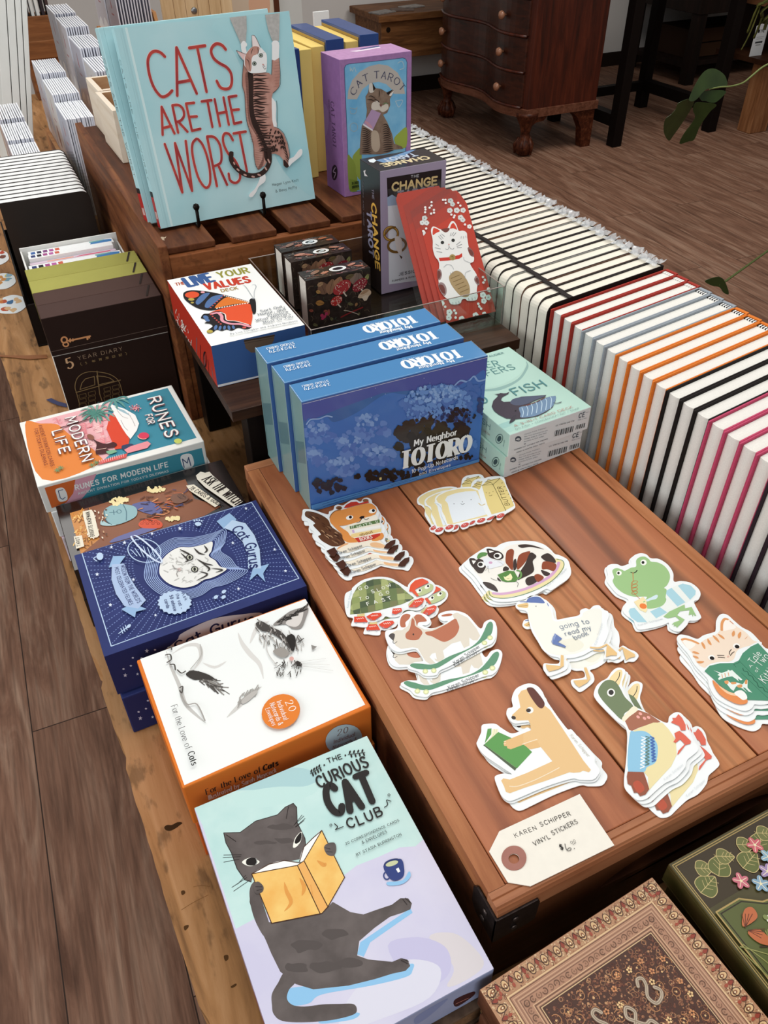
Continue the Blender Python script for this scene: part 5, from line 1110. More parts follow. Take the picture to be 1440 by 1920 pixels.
# ------------------------------------------------------------------ pale blue cat picture books on a wire easel
aqua = pm('#bfe2e6', .4, 0, 12, h2='#aedae0', coat=.25); pagem = pm('#f0efe9', .8, .06, 400)
def cat_book(x, y, z, yaw, tilt, dims, label, qf, qs, first):
    W, D, H = dims; M = yawM(x, y, z, yaw, tilt); t = thing('hardcover_book', M.translation, label, 'book', 'pale blue cat picture books')
    mb = MB(); mb.box((.006, 0, 0), (W, .0025, H), aqua, M); mb.box((.006, D-.0025, 0), (W, D, H), aqua, M); mb.box((0, 0, 0), (.0062, D, H), aqua, M)
    if first:
        a = Art(Face(M @ Vector((0, 0, 0)), M.to_3x3() @ Vector((W, 0, 0)), M.to_3x3() @ Vector((0, 0, H)), qf), mb, (250, 60, 6), .4, coat=.25)
        a.crop(0, 0, 1); a.s('#d3edee', [(237, 52), (321, 424)], 5, 0); a.s('#a9d2d8', [(229, 53), (313, 425)], 3.5, 0)
        a.f(pm('#a3d6de', .4, 0, 14, h2='#b3dee3', coat=.25), '400 40 541 18 560 130 575 260 590 360 560 350 520 300 480 200 440 100', 1)
        a.crop(250, 60, 6)
        L = [('350 270 300 225 240 210 190 240 162 310 165 400 185 500 220 600 270 680 320 720 380 700 430 650', 1), ('487 705 480 170', 0), ('482 170 705 680', 0), ('500 558 640 532', 0), ('622 172 800 145', 0), ('715 180 815 660', 0), ('1030 185 990 140 930 122 880 160 868 220 900 290 960 340 1040 385 1088 450 1100 540 1080 610 1030 630 970 610 930 540', 1),
             ('322 1145 312 832', 0), ('312 832 455 1130', 0), ('335 1068 420 1046', 0), ('495 1120 432 818', 0), ('432 815 500 812 550 855 562 930 525 985 475 1002', 1), ('500 1000 600 1110', 0), ('675 785 585 795 650 1100 745 1078', 0), ('615 945 705 938', 0), ('760 770 870 755', 0), ('825 770 880 1055', 0), ('905 745 965 1045', 0), ('1005 725 1065 1030', 0), ('940 905 1040 885', 0), ('1150 705 1062 720 1125 1020 1205 1000', 0), ('1095 868 1178 858', 0),
             ('345 1250 540 1795', 0), ('540 1795 460 1240', 0), ('460 1240 650 1778', 0), ('650 1778 580 1215', 0), ('700 1190 658 1240 652 1340 682 1500 730 1650 800 1742 850 1700 852 1560 822 1400 770 1260 715 1192', 1), ('930 1725 820 1168', 0), ('820 1165 900 1172 960 1250 982 1370 970 1460 900 1500', 1), ('950 1500 1045 1710', 0), ('1110 1205 1070 1140 1020 1130 998 1180 1010 1260 1060 1360 1130 1430 1180 1530 1190 1640 1140 1690 1080 1660 1062 1585', 1), ('1118 1130 1255 1108', 0), ('1185 1130 1270 1560', 0)]
        for k, (t_, sm) in enumerate(L): a.s('#f3dcd8', t_, 41 if k < 7 else 36, sm)
        for k, (t_, sm) in enumerate(L): a.s(pm('#c04b42', .4, 0, 60, h2='#a03a3c', coat=.2), t_, 32 if k < 7 else 28, sm)
        # the clinging tabby
        a.crop(420, 20, 5.333)
        gr = pm('#bdbcb8', .6, .15, 300)
        a.f(gr, '45 62 215 42 218 180 208 318 160 322 112 215'); a.f(gr, '400 32 548 12 542 290 475 292 432 180')
        TB = pm('#c79a8c', .45, 0, 90, h2='#b98678'); DK = '#3a2a26'; WH = '#f2f3f2'
        a.s(WH, '190 320 185 360 195 410', 52); a.e(WH, 190, 330, 32, 28); a.e(WH, 505, 318, 38, 32); a.f(WH, '470 330 545 330 540 460 520 490 470 490')
        a.f(WH, '440 860 500 890 515 950 512 1060 525 1160 480 1170', 1)
        a.f(TB, '186 490 235 600 300 615 400 605 440 610 465 630 470 560 470 480 500 485 540 460 548 520 552 640 545 740 510 790 480 810 470 860 470 960 475 1080 490 1150 540 1170 590 1220 630 1320 650 1430 640 1530 620 1560 590 1540 585 1480 550 1440 500 1420 465 1425 440 1470 400 1540 330 1580 305 1530 290 1440 285 1340 255 1220 220 1110 205 1000 200 900 195 820 172 740 172 640', 0)
        a.f('#8a6258', '205 620 260 615 290 700 285 900 300 1050 350 1200 400 1330 395 1480 370 1560 330 1575 380 1450 350 1300 290 1200 240 1100 225 950 215 800', 1)
        a.f(DK, '230 610 280 620 282 760 285 900 300 1040 350 1160 400 1290 440 1390 440 1480 415 1500 395 1450 385 1340 330 1230 275 1130 245 1000 240 850 235 700', 1)
        SR = random.Random(4)
        for k in range(30):
            y_ = 640+k*26; x0 = 270+max(0, (y_-1050))*.22; xr = 470+max(0, (y_-1150))*.2
            if y_ > 1420: break
            a.s(DK, [(x0, y_+6), (x0+40, y_-4+SR.uniform(-8, 8)), (x0+90, y_+SR.uniform(-6, 10)), (min(xr, x0+150+SR.uniform(-20, 40)), y_+SR.uniform(-10, 10))], SR.uniform(11, 18), taper=True)
            if y_ < 1300: a.s(DK, [(x0-30, y_+10), (x0-62, y_+SR.uniform(-2, 18))], 10, taper=True)
        for k in range(60):
            x_ = SR.uniform(420, 600); y_ = SR.uniform(1180, 1400)
            if x_ < 440+(y_-1180)*.0 or x_ > 510+(y_-1150)*.55: continue
            a.e(DK, x_, y_, 8, 13, 20)
        for k in range(9): a.s(DK, [(545+k*8, 1200+k*34), (570+k*9, 1235+k*34), (590+k*8, 1290+k*30)], 9, taper=True)
        for k in range(9): a.s(DK, [(478+SR.uniform(0, 20), 510+k*30), (548, 500+k*30)], 10, taper=True)
        for k in range(8): a.s(DK, [(300, 1380+k*24), (380, 1400+k*22)], 11, taper=True)
        for t_ in ('186 490 172 640 172 740 195 820 205 1000 220 1110 255 1220 285 1340 290 1440 305 1530 330 1580', '470 480 465 630', '540 460 552 640 545 740 480 810', '490 1150 540 1170 590 1220 630 1320 650 1430 640 1540', '515 890 522 1000 520 1150'): a.s('#2c2120', t_, 4)
        a.f(WH, '640 1480 690 1450 735 1390 765 1372 778 1400 765 1440 720 1480 670 1520 640 1550', 1); a.f(DK, '590 1480 640 1540 620 1562 592 1540', 1)
        a.f(WH, '365 1600 405 1640 400 1700 340 1750 310 1810 270 1858 238 1850 250 1820 300 1770 340 1690', 1)
        # tail across the S
        tail = '440 1390 445 1500 400 1590 330 1635 240 1640 160 1605 95 1545 60 1480 60 1420'
        a.s(DK, tail, 48); [a.s('#c9a094', [(x_, y_), (x_+dx_, y_+dy_)], 16, taper=False) for x_, y_, dx_, dy_ in ((430, 1480, 16, 30), (400, 1560, 14, 20), (330, 1630, 20, 8), (270, 1650, 20, 4), (190, 1630, 18, 8), (120, 1575, 16, 14), (85, 1510, 8, 16))]
        a.e(DK, 66, 1412, 17, 14)
        # head
        a.f('#e9c6c2', '110 390 150 400 205 425 200 500 170 470'); a.f('#f1e4e2', '262 240 290 236 325 290 350 355 270 350 262 290')
        a.f(WH, '188 520 200 430 270 350 345 355 385 390 415 440 412 580 390 605 300 614 245 608 205 560', 1)
        a.f(TB, '195 500 205 430 270 352 340 358 320 420 280 440 262 480 262 560 245 600 205 560', 1)
        for t_ in ('280 360 262 400 255 430', '300 352 285 400', '320 352 330 400 320 430', '345 360 350 400', '205 470 235 500 240 570', '215 450 255 480', '350 420 395 405', '255 590 240 560'): a.s(DK, t_, 7, taper=True)
        for x_, y_ in ((355, 436), (290, 518)): a.e('#55605c', x_, y_, 22, 22); a.e('#a9b3a6', x_, y_, 15, 15); a.e('#191616', x_, y_, 7, 11)
        a.s('#5c4a48', '375 520 385 540 398 545', 4); a.s('#5c4a48', '375 545 395 575 405 560', 4); a.e('#d9a8a2', 378, 528, 10, 8)
        for t_ in ('110 388 205 425', '110 388 140 450 185 500', '262 240 268 350', '268 236 300 250 350 355'): a.s('#3a302e', t_, 4)
        a.t('#3f4a4d', 'Megan Lynn Kott', '474 1748 738 1698', '472 1722', .12); a.t('#3f4a4d', '& Bexy McFly', '508 1812 722 1768', '506 1786', .12)
    a = Art(Face(M @ Vector((0, D, 0)), M.to_3x3() @ Vector((0, -D, 0)), M.to_3x3() @ Vector((0, 0, H)), ((0, 0), (100, 0), (100, 100), (0, 100))), mb, (0, 0, 1), .4)
    a.f('#b02f2b', '0 0 100 0 100 17 0 17'); a.f('#2b2422', '0 17 100 17 100 20 0 20'); a.t('#5d6a6c', 'CATS ARE THE WORST', '30 86 30 26', '72 86', .12); a.f('#c9a9a2', '20 5 80 5 80 9 20 9')
    mb.build('cover', t, bevel=.0007)
    mb = MB(); mb.box((.0064, .0027, .003), (W-.003, D-.0027, H-.003), pagem, M); mb.build('page_block', t)
    return t
cat_book(.0093, .8555, .9895, 8.2, -11.2, (.2105, .0135, .2105), 'pale blue cat book standing behind the front copy on the easel', None, None, False)
cat_book(.0198, .8348, .9895, 3.4, -11.4, (.209, .0135, .2117), 'pale blue picture book of a tabby cat, front copy on the black easel', [(300, 428), (592, 372), (541, 18), (214.4, 53.5)], None, True)
bl = pm('#17120f', .35, metal=.3)
ez = thing('wire_easel', (.11, .86, CT), 'black wire easel with ball tips holding the pale blue cat books', 'easel')
for bx, by in ((.0646, .8231), (.1509, .8259)):
    mb = MB(); top = Vector((bx, by, CT+.0275))
    mb.tube([(bx, by+.1, CT+.0025), (bx, by+.004, CT+.0025), (bx, by, CT+.005), top], .0021, bl, 8)
    mb.lathe([(.0005, -.0042), (.003, -.003), (.0042, 0), (.003, .003), (.0005, .0042)], bl, top, 12); mb.build('prong', ez, smooth=True)
mb = MB(); mb.tube([(.0646, .923, CT+.0025), (.15, .926, CT+.0025)], .0021, bl, 8); mb.tube([(.0646, .923, CT+.0025), (.09, .93, 1.11), (.13, .932, 1.11), (.15, .926, CT+.0025)], .0021, bl, 8); mb.build('back_support', ez, smooth=True)

# ------------------------------------------------------------------ purple cat tarot box on the crate
PU = pm('#a97fb3', .5, .12, 180); PUs = {'+z': pm('#b98fb8', .5, .12, 160), '-x': pm('#8d6498', .5, .1, 120)}
B = Box(.2696, .8444, CT+.0005, 2.9, (.101, .0543, .1635), PU, PUs, .45)
G_ = (540, 20, 5.054)
Qf = quad_of(B.M, B.d, 'front'); a = B.art('front', [(647, 371.5), Qf[1], (772.6, 95), (637, 115)], G_)
a.f('#4b5f85', '533 560 545 530 575 515 850 480 1090 446 1120 456 1132 490 1130 560 1125 1100 1110 1640 620 1728 590 1720 578 1690 560 1200')
BLU = pm('#8cc6e6', .5, 0, 40, h2='#6fb2dc'); a.f(BLU, '540 560 552 532 580 520 850 486 1088 452 1114 460 1126 490 1124 560 1118 1100 1104 1634 622 1722 592 1714 582 1690 566 1200')
a.f('#8a9c45', '566 1390 600 1400 640 1460 655 1540 660 1700 622 1722 592 1714 575 1650', 1); a.f('#97a94d', '612 1400 650 1340 690 1310 700 1400 690 1600 650 1560 640 1470', 1); a.f('#9db04f', '1005 1220 1050 1160 1125 1110 1120 1290 1040 1290', 1); a.f('#7d913c', '580 1600 670 1620 680 1705 590 1716')
a.f('#bdb7b0', '565 850 572 770 610 670 680 590 770 535 860 512 950 525 1040 590 1090 680 1110 790 1000 790 985 750 930 700 860 680 780 695 710 750 670 820 655 850', 0)
a.t('#4a4d66', 'CAT TAROT', '638 815 660 760 720 690 790 660 870 645 960 665 1030 710 1075 770', '595 775', .15, .6, .1, gap=2.4)
for t_ in ('590 545 592 585 602 560 612 585 630 550 645 590', '1040 500 1080 480 1100 540 1060 560'): a.s('#b9cfd6', t_, 6)
a.ring('#a9b9bd', 625, 1112, 36, 40, 5); a.s('#a9b9bd', '590 930 640 940 655 925 640 980 600 985 590 960', 5); a.s('#b9d0dc', '1018 860 1085 850 1050 915 1018 862', 6)
CB = pm('#94806f', .5, 0, 120, h2='#80695a'); DKc = '#3b2f2b'
a.f(CB, '740 880 735 820 760 780 772 700 800 690 830 740 880 745 940 780 1000 755 985 805 965 840 968 900 940 970 900 990 940 1060 985 1170 1005 1260 1080 1290 1090 1310 1000 1320 960 1345 880 1365 680 1370 682 1290 690 1180 700 1100 740 1030 748 950', 0)
a.f('#d8d2c8', '770 705 800 698 815 770 772 780', 1); a.f('#e8e4de', '960 800 1000 762 985 800 970 812', 1); a.f('#2c2422', '800 690 830 742 808 770'); a.f('#2c2422', '930 782 995 748 950 805')
a.f('#d9d1c4', '800 880 850 860 880 900 905 900 940 880 950 930 900 965 860 945 820 950 790 930', 1); a.f('#bfae9a', '790 1160 830 1140 860 1180 870 1300 830 1345 790 1290', 1)
CR_ = random.Random(6)
for k in range(13): a.s(DKc, [(696+CR_.uniform(0, 8), 1120+k*19), (740, 1130+k*18), (790, 1165+k*16)], 9, taper=True); a.s(DKc, [(895, 1090+k*21), (930+k*2, 1080+k*21), (965+k*3, 1120+k*17)], 9, taper=True)
for t_ in ('860 750 865 790 860 830', '885 752 890 800', '910 762 915 810', '760 820 790 815 830 840', '745 850 790 850 830 870', '745 890 790 880', '950 830 930 850', '960 870 935 880', '740 920 770 930', '1020 1290 1060 1300', '1040 1285 1050 1315', '1070 1290 1075 1310'): a.s(DKc, t_, 8, taper=True)
a.s(DKc, '820 845 845 855 860 870', 7); a.s('#6f8a62', '905 885 925 878 940 885', 8); a.f('#7a4a44', '862 890 890 895 880 920')
a.f('#b79abd', '790 940 878 975 800 1140 712 1080'); a.f('#e9e4ea', '712 1080 800 1130 795 1145 708 1092'); a.f('#cf9dae', '725 1055 755 1060 800 1110 770 1110', 1); a.s('#f0eef0', '712 1080 800 1138', 7, 0)
a.t('#2c3a20', '78 CARDS', '604 1655 668 1640', '603 1632', .16); a.t('#2c3a20', 'GUIDEBOOK', '606 1690 668 1674', '605 1668', .16)
a = B.art('left', [(615, 347), (647, 371.5), (637, 115), (601, 97)], G_)
a.f('#94709f', '345 905 375 930 388 1010 385 1120 362 1190 352 1160', 1); a.f('#2b1d2a', [(445+28*math.cos(k*PI/12), 1540+72*math.sin(k*PI/12)) for k in range(24)]); a.s('#b9a3bd', '452 1495 432 1530 455 1545 440 1590', 6)
a.t('#4e3557', 'CAT TAROT', '408 868 432 1300', '438 872', .14, .5, .1); a.t('#6d4f75', 'MEGAN LYNN KOTT', '385 850 398 1060', '398 850', .14)
a = B.art('top', [(637, 115), (772.6, 95), (735, 79), (601, 97)], G_); a.f('#e7dde8', '590 384 690 372 830 345 872 332 890 345 850 352 760 372 660 388')
a.f('#3f4f7d', '690 360 872 322 880 335 700 366')
B.build('card_box', 'purple tarot box with a tabby cat holding a card, standing on the crate', 'card box')

# ------------------------------------------------------------------ yellow boxes with blue lids behind it
yl = pm('#ecd07a', .45, .06, 20); bu = pm('#2f4b85', .3, .1, 40, coat=.4)
YL = []
for i, (x, y, yw, wy, wb, d, lab) in enumerate(((.3305, .964, .6, .0195, .0285, .134, 'yellow box with a blue lid, directly behind the purple tarot box, rightmost of three'), (.2775, .954, 1.4, .0193, .0262, .128, 'yellow box with a blue lid, middle of three behind the pale blue book'), (.236, .936, 4.2, .0215, .0168, .124, 'yellow box with a blue lid, mostly hidden by the pale blue cat book'))):
    t = thing('lidded_box', (x, y, CT), lab, 'box', 'yellow boxes with blue lids')
    M = yawM(x, y, CT+.0005, yw)
    mb = MB()
    if i == 2: mb.box((wb+.0004, .0, 0), (wb+wy-.004, d, .16), yl, M)
    else: mb.box((0, .004, 0), (wy, d-.004, .158), yl, M)
    if i == 1:
        Fc = Face(M @ Vector((0, d-.004, 0)), M.to_3x3() @ Vector((0, -(d-.008), 0)), Vector((0, 0, .158)), ((0, 0), (100, 0), (100, 100), (0, 100))); a = Art(Fc, mb)
        a.f('#3a2620', '5 4 95 4 95 96 5 96'); a.f('#cf8a3c', '5 78 95 78 95 96 5 96'); a.f('#7a4030', '10 40 90 50 90 70 10 66'); a.t('#2a1a14', 'Scary Cat', '10 84 92 84', '10 92', .16); a.f('#c9a58e', '40 58 90 60 90 66 40 64')
    mb.build('tray', t, bevel=.0006)
    mb = MB()
    if i == 2: mb.box((0, -.001, 0), (wb, d, .162), bu, M)
    else: mb.box((wy+.0004, 0, 0), (wy+wb, d, .165), bu, M); mb.box((wy-.0006, .003, .1582), (wy+.0003, d-.003, .162), pm('#a88a4a', .4), M)
    mb.build('lid', t, bevel=.0006)

# ------------------------------------------------------------------ two little pale wooden boxes
lw = wood('pale_wood', '#d9c7ae', '#e6d8c4', '#eee3d2', (10, .9, 10), 4, .6, .1); lwi = wood('pale_wood_inner', '#a98562', '#b8936e', '#c7a580', (.9, 9, 9), 5, .6, .1); lwf = wood('pale_wood_front', '#b79d86', '#c7ae97', '#d4bfa9', (.9, 9, 9), 5, .6, .1)
for i, (x, y, lab) in enumerate(((.033, 1.127, 'small open pale wooden box on the crate, nearer one beside the blue books'), (.036, 1.2555, 'small open pale wooden box on the crate, farther one behind the other'))):
    mb = MB(); M = yawM(x, y, CT+.0005, 1); W, D, H, t_ = .12, .122 if i == 0 else .1, .072, .008
    mb.box((0, 0, 0), (t_, D, H), lw, M, {'+x': lwi}); mb.box((W-t_, 0, 0), (W, D, H), lw, M, {'-x': lwi}); mb.box((t_, 0, 0), (W-t_, t_, H), lw, M, {'-y': lwf, '+y': lwi}); mb.box((t_, D-t_, 0), (W-t_, D, H), lw, M, {'-y': lwi}); mb.box((t_, t_, 0), (W-t_, D-t_, .005), lwi, M)
    tag(mb.build('wooden_box', None, M.translation, bevel=.0006), lab, 'box', 'pale wooden boxes')

# ------------------------------------------------------------------ lilac and black deck in the tray
TZ = SZ+.0033
B = Box(.2471, .6844, TZ, 1.9, (.0872, .052, .148), '#a99bb3', {'-x': pm('#221a1a', .2, spec=.6), '+z': pm('#2a2224', .2, spec=.6)}, .3)
G_ = (660, 260, 4.8)
Qf = quad_of(B.M, B.d, 'front'); a = B.art('front', [(716, 550.6), Qf[1], (836, 295), (709.6, 319)], G_)
a.f('#2a2122', '300 342 800 255 795 480 310 525'); a.f('#dfe3ea', '312 540 800 480 790 1250 335 1305'); a.f('#9fb2cc', '306 522 350 495 390 520 420 500 600 480 795 470 790 540 312 600', 0)
a.t('#cfcdd2', 'THE', '518 340 592 330', '516 318', .18, gap=2.4)
for h, w_ in (('#e3c98e', .27), ): a.t(h, 'CHANGE', '345 462 760 396', '328 395', w_, gap=.8)
a.t('#a9a2b0', 'TAROT', '395 535 725 485', '390 470', .27, gap=.8)
a.ring('#7a5a2c', 345, 850, 62, 60, 22, 20); a.ring('#c79b50', 345, 850, 62, 60, 10, 20); a.ring('#7a5a2c', 400, 955, 80, 60, 22, -10); a.f('#e9e4df', '380 880 440 900 440 1030 400 1000', 1); a.f('#5a4030', '420 1040 450 1060 440 1080'); a.s('#7a5a2c', '380 790 330 810 290 860', 16)
a.t('#3a3438', 'JESSICA', '418 1228 600 1192', '416 1205', .2); a.t('#5a545a', 'SUMMERS & KAWAMURA', '358 1282 640 1225', '356 1268', .2)
a = B.art('left', None, G_)
a.t('#d9a94f', 'CHANGE', '175 570 215 1170', '212 560', .26, gap=1.2); a.t('#8d8aa0', 'TAROT', '135 640 160 1050', '172 650', .26, gap=1.2); a.t('#7a7480', 'THE', '180 450 185 540', '196 448', .2); a.f('#d9d4d2', '105 290 125 280 120 310 145 340 115 335'); a.t('#6a6266', 'CARDS AND GUIDE', '95 380 105 780', '104 380', .16)
a = B.art('top', [(709.6, 319), (836, 295), (806, 276), (673, 295)], G_)
a.f('#6d8fb5', '230 180 420 140 560 90 620 80 400 190 300 200'); a.t('#d8c8a0', 'CHANGE', '700 140 260 215', '705 165', .24, gap=1); a.t('#b9c4d4', 'TAROT', '600 118 290 175', '606 142', .24, gap=1); a.f('#dfe6ea', '150 180 215 165 235 185 200 205 160 200')
B.build('card_deck', 'lilac and black deck standing at the back of the clear tray', 'card deck')

# ------------------------------------------------------------------ mushroom patterned notebooks in the tray
mush_bg = pm('#2a211e', .35, 0, 130, h2='#3c302a', coat=.4)
MU = [(.1355, .7246, .6, (.075, .0268, .0595), 'mushroom patterned notebook, rearmost of three in the clear tray'), (.1357, .6928, 1.2, (.0775, .0255, .0595), 'mushroom patterned notebook, middle of three in the clear tray'), (.1328, .6384, .4, (.0793, .0256, .0595), 'mushroom patterned notebook with red caps, front one in the clear tray')]
for i, (x, y, yw, dm, lab) in enumerate(MU):
    W, D, H = dm; M = yawM(x, y, TZ, yw); t = thing('mushroom_notebook', M.translation, lab, 'notebook', 'mushroom notebooks in the tray')
    mb = MB(); mb.box((0, 0, 0), (W, .0016, H), mush_bg, M); mb.box((0, D-.0016, 0), (W, D, H), mush_bg, M); mb.box((0, .0016, H-.0014), (W, D-.0016, H), mush_bg, M); mb.box((W-.0014, .0016, 0), (W, D-.0016, H-.0014), mush_bg, M)
    r3 = M.to_3x3(); MR = random.Random(31+i)
    a = Art(Face(M @ Vector((0, 0, 0)), r3 @ Vector((W, 0, 0)), Vector((0, 0, H)), ((0, 0), (100, 0), (100, 78), (0, 78))), mb, (0, 0, 1), .3, coat=.5)
    for k in range(60): x_ = MR.uniform(2, 98); y_ = MR.uniform(2, 76); an = MR.uniform(0, 6); a.s(MR.choice(['#5d4f42', '#4a4038', '#6f5d4a', '#3f4a3c']), [(x_, y_), (x_+5*math.cos(an), y_+5*math.sin(an)), (x_+9*math.cos(an+.5), y_+9*math.sin(an+.5))], .7)
    def lf(h, cx, cy, l, w_, an): c_, s_ = math.cos(an), math.sin(an); a.f(h, [(cx+l*u*c_-w_*v*s_, cy+l*u*s_+w_*v*c_) for u, v in ((0, 0), (.3, .5), (.65, .45), (1, 0), (.65, -.45), (.3, -.5))], 1); a.s('#2f2621', [(cx, cy), (cx+l*c_, cy+l*s_)], .4, 0)
    for h, *q in (('#7a5a48', 28, 52, 22, 16, 1.9), ('#8f6a52', 34, 50, 24, 15, 1.3), ('#a5795c', 45, 58, 18, 14, 1.1), ('#8a7264', 72, 58, 18, 16, 1.2), ('#7d6a60', 80, 54, 20, 14, 1.5), ('#b58a50', 14, 60, 8, 5, -.6), ('#a8773f', 12, 42, 14, 8, -.3), ('#8f8f5a', 92, 60, 10, 6, 1.2), ('#b08d6a', 16, 68, 10, 6, .2), ('#6b5a3c', 60, 70, 14, 7, .2)): lf(h, *q)
    for k in range(9): lf(MR.choice(['#8f5f3c', '#a87a52', '#6f6a48', '#9a5040']), MR.uniform(4, 96), MR.uniform(4, 30), MR.uniform(6, 12), 4, MR.uniform(0, 6))
    for (cx, cy, rx, ry, rot, h) in ((54, 57, 15, 10, 25, '#a8383a'), (82, 55, 13, 9, 30, '#8a2c35'), (44, 38, 9.5, 7.5, 20, '#b02f2c')):
        a.e(h, cx, cy, rx, ry, rot); a.s('#cdbfae', [(cx+2, cy-ry*.8), (cx+6, cy-ry*1.5)], 2, 0)
        for k in range(46): t_ = MR.uniform(0, 6.3); q_ = math.sqrt(MR.random())*.92; u = rx*q_*math.cos(t_); v = ry*q_*math.sin(t_); c_, s_ = math.cos(math.radians(rot)), math.sin(math.radians(rot)); a.e('#ead9c8', cx+u*c_-v*s_, cy+u*s_+v*c_, .62, .5, n=6)
    a.f('#c9ad92', '78 36 84 44 92 47 99 42 98 36 88 33', 1); a.f('#a88568', '82 40 90 46 96 44 90 40', 1); a.f('#d9c4ae', '84 35 90 37 96 35 92 28 88 28', 0)
    for q in ((20, 20), (24, 17), (21, 15), (27, 21)): a.e('#b03a5c', *q, 2.6)
    a.s('#8a2a2c', '50 10 65 14 85 18', 2.2); a.s('#cfc0ac', '55 20 65 16 78 8', .9)
    a = Art(Face(M @ Vector((0, 0, H)), r3 @ Vector((W, 0, 0)), r3 @ Vector((0, D, 0)), ((0, 0), (100, 0), (100, 33), (0, 33))), mb, (0, 0, 1), .25, coat=.6)
    for k in range(40): x_ = MR.uniform(2, 98); y_ = MR.uniform(2, 31); an = MR.uniform(0, 6); a.s(MR.choice(['#8a7a70', '#6f5d54', '#a5604a', '#a09488', '#b06a6a']), [(x_, y_), (x_+5*math.cos(an), y_+2.5*math.sin(an)), (x_+9*math.cos(an+.5), y_+4*math.sin(an+.5))], 1)
    for q in ((22, 20, 9, 4), (34, 13, 7, 3), (80, 22, 8, 3), (88, 12, 6, 3)): a.e(MR.choice(['#a8654c', '#b9806a', '#8f6a58']), *q, MR.uniform(-30, 30))
    a.e('#eef0ee', 56, 17, 13, 8.5); a.e('#2a2422', 56, 17, 8, 4.6); 
    if i < 2: a.e('#b9c2c4', 57, 17, 6, 2.6, 20)
    mb.build('cover', t, bevel=.0004)
    mb = MB(); mb.box((.0012, .0018, .0008), (W-.0016, D-.0018, H-.0016), pm('#ece6da', .8, .1, 500), M)
    mb.build('page_block', t)

